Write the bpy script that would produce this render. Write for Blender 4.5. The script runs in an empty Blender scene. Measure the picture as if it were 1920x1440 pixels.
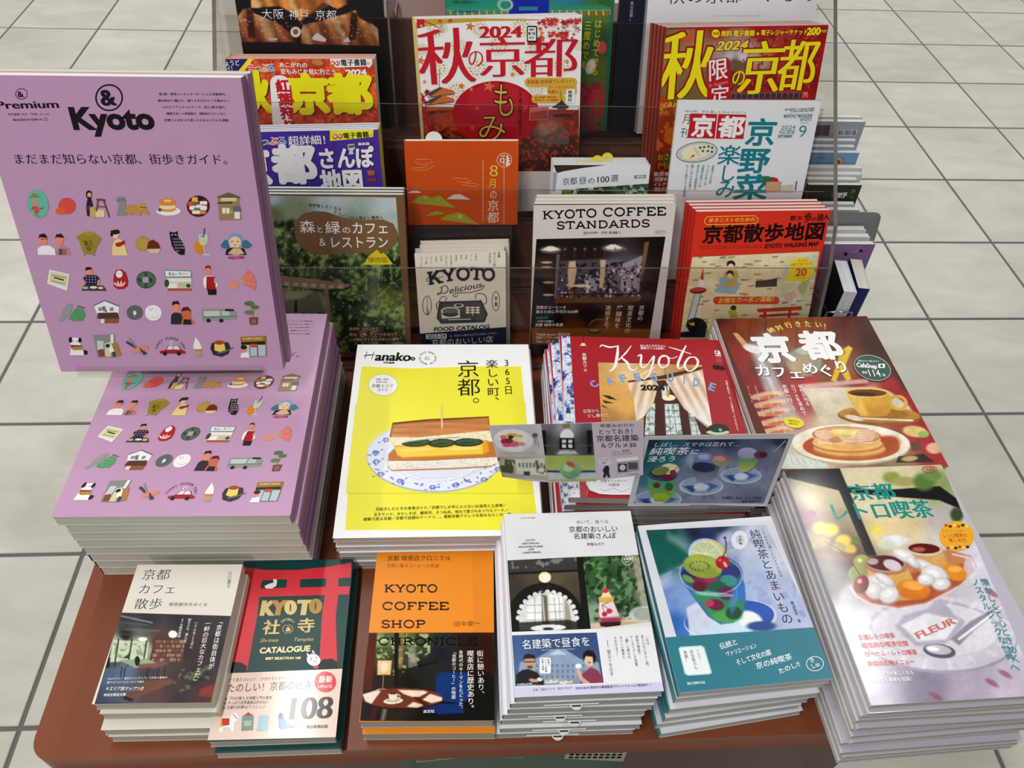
import bpy, math, random
import numpy as np
from mathutils import Matrix, Vector
from mathutils.geometry import tessellate_polygon

# ------------------------------------------------------------------ camera, world, lights, exposure
SC = bpy.context.scene
COL = SC.collection
FPX, CX, CY = 1480.69, 960.0, 720.0
PITCH, ROLL, YAW, CAMH = 0.82996, 0.057725, 0.088816, 1.263845
ZT = 0.469                                   # height of the display table


def cam_axes():
    cy, sy, cp, sp, cr, sr = math.cos(YAW), math.sin(YAW), math.cos(PITCH), math.sin(PITCH), math.cos(ROLL), math.sin(ROLL)
    fw = np.array([sy * cp, cy * cp, -sp]); rt = np.array([cy, -sy, 0.0]); up = np.cross(rt, fw)
    return cr * rt + sr * up, -sr * rt + cr * up, fw


RT, UP, FW = cam_axes()
CAM = np.array([0, 0, CAMH])
cd = bpy.data.cameras.new('camera'); cam = bpy.data.objects.new('camera', cd); COL.objects.link(cam)
cam.matrix_world = Matrix([[RT[0], UP[0], -FW[0], 0], [RT[1], UP[1], -FW[1], 0], [RT[2], UP[2], -FW[2], CAMH], [0, 0, 0, 1]])
cd.sensor_fit = 'HORIZONTAL'; cd.sensor_width = 36; cd.lens = 36 * FPX / 1920; cd.clip_start = 0.02
SC.camera = cam
SC.view_settings.view_transform = 'Standard'; SC.view_settings.look = 'None'
SC.view_settings.gamma = 1; SC.view_settings.use_curve_mapping = False
SC.view_settings.exposure = -0.02

w = bpy.data.worlds.new('shop'); SC.world = w; w.use_nodes = True
w.node_tree.nodes['Background'].inputs[0].default_value = (0.93, 0.97, 1.0, 1)
w.node_tree.nodes['Background'].inputs[1].default_value = 0.14


def tube_light(x, y, ln=1.25, wd=0.10, power=13, z=2.75):
    l = bpy.data.lights.new('ceiling_tube', 'AREA'); l.shape = 'RECTANGLE'; l.size = wd; l.size_y = ln
    l.energy = power; l.color = (1.0, 0.985, 0.955)
    o = bpy.data.objects.new('ceiling_tube', l); COL.objects.link(o); o.location = (x, y, z)


TUBES = {-3.1: (30, 26, 18, 16, 24), -0.64: (34, 28, 15, 15, 26), 1.5: (8, 5, 12, 6, 38), 3.8: (1, 1, 1, 8, 46)}
for tx, pw in TUBES.items():
    for ty, p_ in zip((-2.6, -0.6, 1.35, 3.0, 4.7), pw):
        tube_light(tx, ty, power=p_)

# ------------------------------------------------------------------ materials
MATS = {}


def mat(name, color=None, rough=0.5, spec=0.5, coat=0.0, noise=None, bump=0.0, metal=0.0, attr=False, bscale=200):
    if name in MATS: return MATS[name]
    m = bpy.data.materials.new(name); m.use_nodes = True; nt = m.node_tree; b = nt.nodes['Principled BSDF']
    b.inputs['Roughness'].default_value = rough; b.inputs['Specular IOR Level'].default_value = spec
    b.inputs['Metallic'].default_value = metal
    b.inputs['Coat Weight'].default_value = coat; b.inputs['Coat Roughness'].default_value = 0.12
    src = None
    if attr:
        a = nt.nodes.new('ShaderNodeAttribute'); a.attribute_name = 'Col'; src = a.outputs['Color']
    elif color is not None:
        rg = nt.nodes.new('ShaderNodeRGB'); rg.outputs[0].default_value = (*lin(color), 1); src = rg.outputs[0]
    if noise:
        tc = nt.nodes.new('ShaderNodeTexCoord'); mp = nt.nodes.new('ShaderNodeMapping'); n = nt.nodes.new('ShaderNodeTexNoise')
        mp.inputs['Scale'].default_value = noise[0]; n.inputs['Scale'].default_value = 1; n.inputs['Detail'].default_value = 5
        nt.links.new(tc.outputs['Object'], mp.inputs[0]); nt.links.new(mp.outputs[0], n.inputs['Vector'])
        r = nt.nodes.new('ShaderNodeMapRange'); r.inputs['From Min'].default_value = .3; r.inputs['From Max'].default_value = .7
        r.inputs['To Min'].default_value = noise[1]; r.inputs['To Max'].default_value = noise[2]
        nt.links.new(n.outputs['Fac'], r.inputs['Value'])
        mx = nt.nodes.new('ShaderNodeMix'); mx.data_type = 'RGBA'; mx.blend_type = 'MULTIPLY'; mx.inputs['Factor'].default_value = 1
        nt.links.new(src, mx.inputs['A']); nt.links.new(r.outputs[0], mx.inputs['B']); src = mx.outputs['Result']
        if bump:
            bp = nt.nodes.new('ShaderNodeBump'); bp.inputs['Strength'].default_value = bump; bp.inputs['Distance'].default_value = 0.0004
            nt.links.new(n.outputs['Fac'], bp.inputs['Height']); nt.links.new(bp.outputs[0], b.inputs['Normal'])
    nt.links.new(src, b.inputs['Base Color'])
    MATS[name] = m
    return m


def s2l(c):
    c = np.asarray(c, dtype=float) / 255.0
    return np.where(c <= .04045, c / 12.92, ((c + .055) / 1.055) ** 2.4)


def hx(c):
    if isinstance(c, str):
        c = c.lstrip('#')
        if len(c) == 3: c = ''.join(k * 2 for k in c)
        return [int(c[i:i + 2], 16) for i in (0, 2, 4)]
    return c


def lin(c): return tuple(float(v) for v in s2l(hx(c)))


def acrylic(name, tint=(0.93, 0.92, 0.91), gl=0.09):
    m = bpy.data.materials.new(name); m.use_nodes = True; nt = m.node_tree; nt.nodes.clear()
    out = nt.nodes.new('ShaderNodeOutputMaterial'); tr = nt.nodes.new('ShaderNodeBsdfTransparent'); g = nt.nodes.new('ShaderNodeBsdfGlossy')
    tr.inputs[0].default_value = (*tint, 1); g.inputs['Roughness'].default_value = 0.03
    fr = nt.nodes.new('ShaderNodeLayerWeight'); fr.inputs[0].default_value = 0.5
    pw = nt.nodes.new('ShaderNodeMath'); pw.operation = 'POWER'; pw.inputs[1].default_value = 4.5
    mul = nt.nodes.new('ShaderNodeMath'); mul.operation = 'MULTIPLY_ADD'; mul.inputs[1].default_value = 0.8; mul.inputs[2].default_value = gl * .5
    mx = nt.nodes.new('ShaderNodeMixShader')
    nt.links.new(fr.outputs['Facing'], pw.inputs[0]); nt.links.new(pw.outputs[0], mul.inputs[0]); nt.links.new(mul.outputs[0], mx.inputs[0]); nt.links.new(tr.outputs[0], mx.inputs[1])
    nt.links.new(g.outputs[0], mx.inputs[2]); nt.links.new(mx.outputs[0], out.inputs[0])
    return m


M_CLEAR = acrylic('clear_acrylic', (0.96, 0.955, 0.95), 0.04)
M_SMOKE = acrylic('grey_acrylic', (0.92, 0.90, 0.89), 0.03)
M_EDGE = mat('acrylic_edge', '6a605e', 0.25, 0.3, noise=((30, 30, 30), .85, 1.15))
M_PRINT = mat('coated_print', rough=0.33, spec=0.28, attr=True, noise=((30, 30, 30), .985, 1.015))
M_GLOSS = mat('glossy_print', rough=0.12, spec=0.42, attr=True, noise=((30, 30, 30), .985, 1.015))
M_MATTE = mat('matte_print', rough=0.5, spec=0.35, attr=True, noise=((30, 30, 30), .985, 1.015))
M_PAGES = mat('page_edges', rough=0.8, spec=0.2, attr=True, noise=((4, 4, 1500), .80, 1.10), bump=0.4)

# ------------------------------------------------------------------ mesh helpers


class MB:
    """collects coloured polygons and links them as one mesh object"""

    def __init__(s): s.v = []; s.f = []; s.c = []; s.m = []

    def add(s, vs, fs, col, mi=0):
        n = len(s.v); s.v.extend([tuple(p) for p in vs]); s.f.extend([tuple(i + n for i in f) for f in fs])
        s.c.extend([col] * len(fs)); s.m.extend([mi] * len(fs))

    def box(s, x0, y0, z0, x1, y1, z1, col=(.8, .8, .8), mi=0):
        s.add([(x0, y0, z0), (x1, y0, z0), (x1, y1, z0), (x0, y1, z0), (x0, y0, z1), (x1, y0, z1), (x1, y1, z1), (x0, y1, z1)],
              [(3, 2, 1, 0), (4, 5, 6, 7), (0, 1, 5, 4), (1, 2, 6, 5), (2, 3, 7, 6), (3, 0, 4, 7)], col, mi)

    def sheet(s, x0, y0, z0, x1, y1, z1, face, edge, up):
        """thin printed board: colour on its outer face, raw paper on its cut edges"""
        s.box(x0, y0, z0, x1, y1, z1, edge); s.c[-5 if up else -6] = face

    def prism(s, poly, a0, a1, axis, col=(.8, .8, .8), mi=0):
        """poly in the plane perpendicular to axis (0: yz, 1: xz, 2: xy), extruded a0..a1"""
        def P(p, a): return (a, p[0], p[1]) if axis == 0 else (p[0], a, p[1]) if axis == 1 else (p[0], p[1], a)
        n = len(poly); vs = [P(p, a0) for p in poly] + [P(p, a1) for p in poly]
        tri = tessellate_polygon([[Vector((p[0], p[1], 0)) for p in poly]])
        fs = [tuple(t) for t in tri] + [tuple(i + n for i in t) for t in tri] + [(i, (i + 1) % n, (i + 1) % n + n, i + n) for i in range(n)]
        s.add(vs, fs, col, mi)

    def tube(s, pts, r, seg=8, col=(.8, .8, .8), mi=0):
        pts = [Vector(p) for p in pts]; n = len(s.v); up = Vector((0.13, 0.31, 0.94))
        for i, p in enumerate(pts):
            d = (pts[min(i + 1, len(pts) - 1)] - pts[max(i - 1, 0)]).normalized(); a = d.cross(up).normalized(); b = d.cross(a)
            s.v.extend([tuple(p + (a * math.cos(t) + b * math.sin(t)) * r) for t in [k * 2 * math.pi / seg for k in range(seg)]])
        fs = [(n + i * seg + k, n + i * seg + (k + 1) % seg, n + (i + 1) * seg + (k + 1) % seg, n + (i + 1) * seg + k) for i in range(len(pts) - 1) for k in range(seg)]
        fs += [tuple(n + k for k in range(seg)), tuple(n + (len(pts) - 1) * seg + k for k in range(seg))]
        s.f.extend(fs); s.c.extend([col] * len(fs)); s.m.extend([mi] * len(fs))

    def build(s, name, mats, parent=None, bevel=0, smooth=False, seg=2):
        me = bpy.data.meshes.new(name); me.from_pydata(s.v, [], s.f)
        if not isinstance(mats, (list, tuple)): mats = [mats]
        for m in mats: me.materials.append(m)
        if len(mats) > 1: me.polygons.foreach_set('material_index', s.m)
        at = me.color_attributes.new('Col', 'FLOAT_COLOR', 'CORNER')
        tot = np.empty(len(me.polygons), int); me.polygons.foreach_get('loop_total', tot)
        c = np.ones((len(s.c), 4)); c[:, :3] = np.array(s.c, float).reshape(-1, 3)
        at.data.foreach_set('color', np.repeat(c, tot, axis=0).ravel().astype(np.float32))
        me.validate(); me.update()
        o = bpy.data.objects.new(name, me); COL.objects.link(o)
        if parent: o.parent = parent
        if bevel:
            b = o.modifiers.new('b', 'BEVEL'); b.width = bevel; b.segments = seg; b.limit_method = 'ANGLE'; b.angle_limit = math.radians(40)
        if smooth:
            for p in me.polygons: p.use_smooth = True
        return o


def tag(o, label=None, cat=None, group=None, kind=None):
    if label: o['label'] = label
    if cat: o['category'] = cat
    if group: o['group'] = group
    if kind: o['kind'] = kind
    return o


def empty(name, M=None):
    o = bpy.data.objects.new(name, None); o.empty_display_size = 0.02; COL.objects.link(o)
    if M is not None: o.matrix_world = Matrix([list(map(float, r)) for r in M])
    return o


def copy_tree(o, M=None):
    c = o.copy(); COL.objects.link(c)
    for ch in list(o.children):
        d = ch.copy(); COL.objects.link(d); d.parent = c
        for g in list(ch.children):
            e = g.copy(); COL.objects.link(e); e.parent = d
    if M is not None: c.matrix_world = Matrix([list(map(float, r)) for r in M])
    return c


# ------------------------------------------------------------------ glyphs
GL = {}


def glyph(ch, bold=0.0, res=3):
    k = (ch, bold, res)
    if k in GL: return GL[k]
    c = bpy.data.curves.new('g', 'FONT'); c.body = ch; c.size = 1; c.resolution_u = res; c.offset = bold; c.dimensions = '2D'
    o = bpy.data.objects.new('g', c); COL.objects.link(o)
    m = o.to_mesh(); vs = np.array([(v.co.x, v.co.y) for v in m.vertices]) if len(m.vertices) else np.zeros((0, 2))
    fs = [tuple(p.vertices) for p in m.polygons]; o.to_mesh_clear()
    if ord(ch) > 0x2e80 or ch in '※…': adv = 1.0
    else:
        def wd(s):
            c.body = s; c.offset = 0; m = o.to_mesh(); x = [v.co.x for v in m.vertices]; o.to_mesh_clear(); return max(x) if x else 0
        adv = wd('|' + ch + '|') - wd('||')
    bpy.data.objects.remove(o); bpy.data.curves.remove(c)
    GL[k] = (vs, fs, adv)
    return GL[k]


def arc(cx, cy, rx, ry, a0, a1, n=10):
    return [(cx + rx * math.cos(math.radians(a0 + (a1 - a0) * i / n)), cy + ry * math.sin(math.radians(a0 + (a1 - a0) * i / n))) for i in range(n + 1)]


# slab-serif capitals drawn as strokes in a 1-high box: (advance, strokes, serif centres)
SLAB = {
    'K': (1.02, [[(.2, 0), (.2, 1)], [(.78, 1), (.22, .42)], [(.42, .6), (.84, 0)]], [(.2, 0), (.2, 1), (.8, 1), (.85, 0)]),
    'Y': (.98, [[(.16, 1), (.5, .45)], [(.84, 1), (.5, .45)], [(.5, .5), (.5, 0)]], [(.16, 1), (.84, 1), (.5, 0)]),
    'O': (1.05, [arc(.52, .5, .4, .5, 0, 360, 24)], []), 'C': (.98, [arc(.5, .5, .4, .5, 45, 318, 20), [(.82, .98), (.82, .66)]], []),
    'T': (.95, [[(.48, 0), (.48, 1)], [(.08, .97), (.88, .97)], [(.1, .97), (.1, .72)], [(.86, .97), (.86, .72)]], [(.48, 0)]),
    'F': (.88, [[(.22, 0), (.22, 1)], [(.1, .97), (.8, .97)], [(.8, .97), (.8, .7)], [(.22, .5), (.6, .5)]], [(.22, 0)]),
    'E': (.9, [[(.22, 0), (.22, 1)], [(.1, .97), (.8, .97)], [(.8, .97), (.8, .72)], [(.22, .5), (.6, .5)], [(.1, .03), (.82, .03)], [(.82, .03), (.82, .3)]], []),
    'S': (.82, [arc(.42, .74, .28, .25, 40, 270, 12) + arc(.42, .25, .3, .25, 90, -150, 12)[1:], [(.7, .98), (.7, .75)], [(.12, .02), (.12, .25)]], []),
    'H': (1.05, [[(.22, 0), (.22, 1)], [(.82, 0), (.82, 1)], [(.22, .5), (.82, .5)]], [(.22, 0), (.22, 1), (.82, 0), (.82, 1)]),
    'P': (.92, [[(.22, 0), (.22, 1)], [(.22, .97), (.55, .97)] + arc(.55, .73, .24, .24, 90, -90, 8) + [(.22, .49)]], [(.22, 0), (.16, 1)]),
    'R': (1.0, [[(.22, 0), (.22, 1)], [(.22, .97), (.55, .97)] + arc(.55, .73, .24, .24, 90, -90, 8) + [(.22, .49)], [(.55, .5), (.82, 0)]], [(.22, 0), (.16, 1), (.85, 0)]),
    'D': (1.02, [[(.22, 0), (.22, 1)], [(.12, .97), (.5, .97)] + arc(.5, .5, .38, .47, 90, -90, 12) + [(.12, .03)]], []),
    'N': (1.05, [[(.2, 0), (.2, 1)], [(.82, 0), (.82, 1)], [(.2, 1), (.82, 0)]], [(.2, 0), (.18, 1), (.82, 1)]),
    'I': (.5, [[(.25, 0), (.25, 1)]], [(.25, 0), (.25, 1)]),
    'L': (.86, [[(.22, 0), (.22, 1)], [(.1, .03), (.8, .03)], [(.8, .03), (.8, .32)]], [(.22, 1)]),
    'A': (1.0, [[(.12, 0), (.48, 1)], [(.86, 0), (.48, 1)], [(.28, .32), (.7, .32)]], [(.12, 0), (.86, 0)]),
    'U': (1.0, [[(.2, 1), (.2, .35)] + arc(.5, .35, .3, .35, 180, 360, 10) + [(.8, 1)]], [(.2, 1), (.8, 1)]),
    'G': (1.0, [arc(.5, .5, .4, .5, 45, 330, 20), [(.84, .4), (.84, 0)], [(.55, .42), (.92, .42)]], []),
    ' ': (.5, [], []),
}
ROT = 'ー…〜～－-—（）()「」/'


class Art:
    """flat print on one cover; shapes are drawn in a picture frame and laid onto the cover's own plane"""

    def __init__(s, M, z, w, h, gain=1.0, bend=None):
        s.M = np.array(M, float); s.Mi = np.linalg.inv(s.M); s.z = z; s.w = w; s.h = h; s.gain = gain
        s.lv = 0.00008; s.step = 0.000018; s.mb = MB(); s.ph = []; s.fx, s.fy, s.fs = 0.0, 0.0, 1.0; s.bend = bend
        s.oc = s.Mi @ np.append(CAM, 1)

    def fr(s, x0, y0, k): s.fx, s.fy, s.fs = x0, y0, k; return s

    def col(s, c):
        return tuple(np.clip(s2l(hx(c)) * s.gain * 1.012 - .0075, .0015, .92))

    def loc(s, x, y):
        x = s.fx + x / s.fs; y = s.fy + y / s.fs
        d = FW + RT * ((x - CX) / FPX) - UP * ((y - CY) / FPX); d = s.Mi[:3, :3] @ d
        t = (s.z - s.oc[2]) / d[2]; return np.array([s.oc[0] + d[0] * t, s.oc[1] + d[1] * t])

    def px(s, u, v):
        p = s.M[:3, :3] @ np.array([u, v, np.full_like(u, s.z)]) + s.M[:3, 3:4] - CAM[:, None]
        q = FW @ p
        return (CX + FPX * (RT @ p) / q - s.fx) * s.fs, (CY - FPX * (UP @ p) / q - s.fy) * s.fs

    def up(s): s.lv += s.step + getattr(s, 'need', 0); s.need = 0; return s.lv

    def _poly(s, loc, col, up=True):
        if up: s.up()
        pts = [tuple(p) for p in loc]
        tri = tessellate_polygon([[Vector((p[0], p[1], 0)) for p in pts]])
        s.mb.add([(p[0], p[1], s.z + s.lv) for p in pts], [tuple(t) for t in tri], s.col(col))

    def UV(s, u0, v0, u1, v1, col, n=1):
        """rectangle in fractions of the cover, v from the bottom"""
        s._poly([(u0 * s.w, v0 * s.h), (u1 * s.w, v0 * s.h), (u1 * s.w, v1 * s.h), (u0 * s.w, v1 * s.h)], col)

    def P(s, pts, col, up=True): s._poly([s.loc(*p) for p in pts], col, up)

    def R(s, x0, y0, x1, y1, col): s.P([(x0, y0), (x1, y0), (x1, y1), (x0, y1)], col)

    def E(s, cx, cy, rx, ry, col, rot=0, seg=22, a0=0, a1=360, up=True):
        c, q = math.cos(math.radians(rot)), math.sin(math.radians(rot)); pts = []
        for i in range(seg + (a1 - a0 < 360)):
            t = math.radians(a0 + (a1 - a0) * i / seg); x, y = rx * math.cos(t), ry * math.sin(t); pts.append((cx + x * c - y * q, cy + x * q + y * c))
        s.P(pts, col, up)

    def RR(s, x0, y0, x1, y1, r, col, k=0.0):
        """rounded box, k leans it sideways per unit of height"""
        pts = []
        for (cx, cy, a) in ((x1 - r, y1 - r, 0), (x0 + r, y1 - r, 90), (x0 + r, y0 + r, 180), (x1 - r, y0 + r, 270)):
            pts += arc(cx, cy, r, r, a, a + 90, 4)
        s.P([(x + k * (y - y1), y) for x, y in pts], col)

    def L(s, pts, w, col, up=True, w1=None, closed=False):
        """stroke of width w (w1 at its end) through pts"""
        if up: s.up()
        p = [np.array(q, float) for q in pts]
        if closed: p = p + [p[0]]
        n = len(p); A = []; B = []
        for i in range(n):
            d = p[min(i + 1, n - 1)] - p[max(i - 1, 0)]
            if closed and i in (0, n - 1): d = p[1] - p[n - 2]
            d = d / (np.hypot(*d) + 1e-9); k = (w if w1 is None else w + (w1 - w) * i / (n - 1)) / 2; nn = np.array([-d[1], d[0]]) * k
            A.append(s.loc(*(p[i] + nn))); B.append(s.loc(*(p[i] - nn)))
        z = s.z + s.lv
        s.mb.add([(q[0], q[1], z) for q in A] + [(q[0], q[1], z) for q in B], [(i, i + 1, n + i + 1, n + i) for i in range(n - 1)], s.col(col))

    def C(s, pts, w, col, n=6, w1=None, up=True):
        """smooth stroke (Catmull-Rom) through pts; a point may carry its own width"""
        P = [np.array(q[:2], float) for q in pts]; W = [q[2] if len(q) > 2 else w for q in pts]; P = [2 * P[0] - P[1]] + P + [2 * P[-1] - P[-2]]; out = []; ws = []
        for i in range(1, len(P) - 2):
            for k in range(n):
                t = k / n; a, b, c, d = P[i - 1:i + 3]
                out.append(.5 * ((2 * b) + (c - a) * t + (2 * a - 5 * b + 4 * c - d) * t * t + (3 * b - a - 3 * c + d) * t ** 3)); ws.append(W[i - 1] * (1 - t) + W[i] * t)
        out.append(P[-2]); ws.append(W[-1])
        if up: s.up()
        m = len(out); A = []; B = []
        for i in range(m):
            d = out[min(i + 1, m - 1)] - out[max(i - 1, 0)]; d = d / (np.hypot(*d) + 1e-9); nn = np.array([-d[1], d[0]]) * ws[i] / 2
            A.append(s.loc(*(out[i] + nn))); B.append(s.loc(*(out[i] - nn)))
        z = s.z + s.lv
        s.mb.add([(q[0], q[1], z) for q in A] + [(q[0], q[1], z) for q in B], [(i, i + 1, m + i + 1, m + i) for i in range(m - 1)], s.col(col))

    def _put(s, ch, org, ex, ey, col, bold, ms, res=3, rot=False, off=(0, 0)):
        # heavy letters are struck several times side by side, each strike a hair higher than the last
        if bold > .011 and ord(ch) > 0x2e80:
            r = bold * (1.0 if bold > .02 else .9); R8 = [(r * math.cos(k * math.pi / 4 + .39), r * math.sin(k * math.pi / 4 + .39)) for k in range(8 if bold > .024 and res > 3 else 4)]
            st = [(0, 0)] + R8 if ms == 0 else [(a + m, b2) for a, b2 in R8 for m in (-ms, ms)]; base = 0.0
        else: st = [(0, 0)] if not ms else [(-ms, 0), (0, 0), (ms, 0)]; base = bold
        vs, fs, adv = glyph(ch, base, res)
        if not len(vs): return
        if rot: vs = np.stack([vs[:, 1] * 1.0 + 0.12, 0.88 - vs[:, 0]], 1)
        c = s.col(col)
        for iz, (dx, dy) in enumerate(st):
            q = org[None, :] + (vs[:, :1] + dx + off[0]) * ex[None, :] + (vs[:, 1:] + dy + off[1]) * ey[None, :]
            s.mb.add([(a[0], a[1], s.z + s.lv + iz * .000004) for a in q], fs, c)
        s.need = max(getattr(s, 'need', 0), len(st) * .000004)

    def T(s, t, x0, y0, x1, y1, h, col='111', b=0.0, ms=0.0, sh=0.0, res=3, up=True, al=None):
        """line of text; baseline (x0,y0)-(x1,y1), h = letter height"""
        if up: s.up()
        p0, p1 = s.loc(x0, y0), s.loc(x1, y1); e = p1 - p0; ln = np.hypot(*e); e = e / ln; n = np.array([-e[1], e[0]])
        hl = abs(n @ (s.loc(x0, y0 - h) - p0)); asc = all(ord(c) < 0x2e80 for c in t)
        adv = [glyph(c, b, res)[2] for c in t]; tot = sum(adv); sx = ln / tot; sy = hl / (.70 if asc else .93)
        x = 0.0; y0o = 0 if asc else .08
        for c, a in zip(t, adv):
            s._put(c, p0 + e * (x * sx) + n * (y0o * sy), e * sx, n * sy + e * (sh * sy), col, b, ms, res); x += a

    def V(s, t, x0, y0, x1, y1, wd, col='111', b=0.0, ms=0.0, res=3, up=True):
        """vertical text from top centre to bottom centre; wd = letter width"""
        if up: s.up()
        p0, p1 = s.loc(x0, y0), s.loc(x1, y1); d = p1 - p0; ln = np.hypot(*d); d = d / ln; e = np.array([-d[1], d[0]])
        wl = abs(e @ (s.loc(x0 + wd, y0) - p0)); n = len(t); st = ln / n; sy = min(st, wl * 1.6); sx = wl / .93
        for i, c in enumerate(t):
            adv = glyph(c, b, res)[2]; base = p0 + d * (st * (i + .5) + sy * .38) - e * (sx * .5 * adv)
            s._put(c, base, e * sx, -d * sy, col, b, ms, res, rot=c in ROT, off=(.55, .55) if c in '、。' else (0, 0))

    def ARC(s, t, cx, cy, r, a0, a1, h, col, b=0.0, ry=None):
        """letters along an arc, angles clockwise from the top"""
        s.up(); n = len(t); ry = ry or r
        for i, c in enumerate(t):
            a = math.radians(a0 + (a1 - a0) * i / max(n - 1, 1)); x = cx + r * math.sin(a); y = cy - ry * math.cos(a); dx, dy = math.cos(a), math.sin(a)
            p = s.loc(x, y); e = s.loc(x + dx, y + dy) - p; u = s.loc(x + dy, y - dx) - p; k = h / (.70 if ord(c) < 0x2e80 else .93); ad = glyph(c, b)[2]
            s._put(c, p - e * k * ad / 2, e * k, u * k, col, b, 0)

    def SL(s, t, x0, y0, x1, y1, h, col='111', th=.2, sf=.34, st=.13):
        """slab-serif capitals"""
        s.up(); p0, p1 = np.array((x0, y0), float), np.array((x1, y1), float); e = p1 - p0; ln = np.hypot(*e); e /= ln; n = np.array([e[1], -e[0]])
        tot = sum(SLAB[c][0] for c in t); sx = ln / tot; x = 0
        def Q(a, b2): return tuple(p0 + e * ((x + a) * sx) + n * (b2 * h))
        for c in t:
            adv, strokes, ser = SLAB[c]
            for k in strokes: s.L([Q(a, b2 * (1 - th * .3) + th * .15) for a, b2 in k], th * h, col, up=False)
            for a, b2 in ser:
                yy = st / 2 if b2 == 0 else 1 - st / 2
                s.L([Q(a - sf / 2, yy), Q(a + sf / 2, yy)], st * h, col, up=False)
            x += adv

    def photo(s, quad, cell, fn, nz=1.0):
        """continuous-tone picture: a fine grid whose corner colours come from fn(X, Y) in frame units"""
        s.up(); q = [s.loc(*p) for p in quad]; W = max(np.hypot(*(q[1] - q[0])), np.hypot(*(q[2] - q[3]))); H = max(np.hypot(*(q[3] - q[0])), np.hypot(*(q[2] - q[1])))
        nx = max(2, int(W / cell)); ny = max(2, int(H / cell)); U, V = np.meshgrid(np.linspace(0, 1, nx + 1), np.linspace(0, 1, ny + 1)); U = U.ravel()[:, None]; V = V.ravel()[:, None]
        L = (q[0] * (1 - U) + q[1] * U) * (1 - V) + (q[3] * (1 - U) + q[2] * U) * V
        if s.clip: L = np.column_stack([np.clip(L[:, 0], .0001, s.w - .0001), np.clip(L[:, 1], .0001, s.h - .0001)])
        X, Y = s.px(L[:, 0], L[:, 1]); pt = Paint(X, Y); fn(pt); rgb = pt.c; k = s.fs
        if nz: rgb = rgb * (1 + nz * (.13 * (vnoise(X, Y, 26 * k, 21, 2) - .5) + .065 * (vnoise(X, Y, 5 * k, 22, 2) - .5) + .05 * (vnoise(X, Y, 1.6 * k, 23, 1) - .5)))[:, None]
        i = np.arange(nx * ny); r, c = i // nx, i % nx; a = r * (nx + 1) + c
        F = np.stack([a, a + nx + 1, a + nx + 2, a + 1], 1); F = F[np.abs(np.cross(L[F[:, 2]] - L[F[:, 0]], L[F[:, 3]] - L[F[:, 1]])) > 1e-11]
        s.ph.append((np.column_stack([L, np.full(len(L), s.z + s.lv)]), F, np.clip(s2l(np.clip(rgb, 0, 255)) * s.gain * 1.012 - .0075, .0015, .92)))

    clip = True

    def trim(s):
        """print never runs past the trimmed edge of its sheet"""
        if not (s.clip and s.mb.v): return
        V = np.array(s.mb.v); V[:, 0] = np.clip(V[:, 0], .0001, s.w - .0001); V[:, 1] = np.clip(V[:, 1], .0001, s.h - .0001); s.mb.v = [tuple(p) for p in V]; F = []; Cc = []; Mm = []
        for f, c, m_ in zip(s.mb.f, s.mb.c, s.mb.m):
            q = V[list(f)]; x, y = q[:, 0], q[:, 1]
            if abs(np.dot(x, np.roll(y, 1)) - np.dot(y, np.roll(x, 1))) > 1e-11: F.append(f); Cc.append(c); Mm.append(m_)
        s.mb.f, s.mb.c, s.mb.m = F, Cc, Mm

    def build(s, name, parent, m=None):
        s.trim()
        o = s.mb.build(name, m or M_PRINT, parent) if s.mb.v else None; o2 = None
        if s.ph:
            V = []; F = []; Cc = []; n = 0
            for v, f, c in s.ph: V.append(v); F.append(f + n); Cc.append(c); n += len(v)
            V = np.concatenate(V); F = np.concatenate(F); Cc = np.concatenate(Cc)
            me = bpy.data.meshes.new('printed_photo'); me.vertices.add(len(V)); me.vertices.foreach_set('co', V.ravel())
            me.loops.add(F.size); me.loops.foreach_set('vertex_index', F.ravel()); me.polygons.add(len(F)); me.polygons.foreach_set('loop_start', np.arange(len(F)) * 4)
            me.update(calc_edges=True); me.materials.append(m or M_PRINT)
            at = me.color_attributes.new('Col', 'FLOAT_COLOR', 'POINT'); at.data.foreach_set('color', np.column_stack([Cc, np.ones(len(Cc))]).ravel().astype(np.float32))
            o2 = bpy.data.objects.new('printed_photo', me); COL.objects.link(o2); o2.parent = parent
        return o, o2


def vnoise(X, Y, sc, seed=0, oct=3):
    out = np.zeros_like(X); amp = 1.0; tot = 0
    for k in range(oct):
        x = X / sc * 2 ** k + seed * 17.3; y = Y / sc * 2 ** k - seed * 9.1; xi = np.floor(x); yi = np.floor(y); fx = x - xi; fy = y - yi
        fx = fx * fx * (3 - 2 * fx); fy = fy * fy * (3 - 2 * fy)
        def h(a, b): v = np.sin(a * 127.1 + b * 311.7 + seed * 7.7) * 43758.5453; return v - np.floor(v)
        out += amp * ((h(xi, yi) * (1 - fx) + h(xi + 1, yi) * fx) * (1 - fy) + (h(xi, yi + 1) * (1 - fx) + h(xi + 1, yi + 1) * fx) * fy); tot += amp; amp *= .55
    return out / tot


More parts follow.
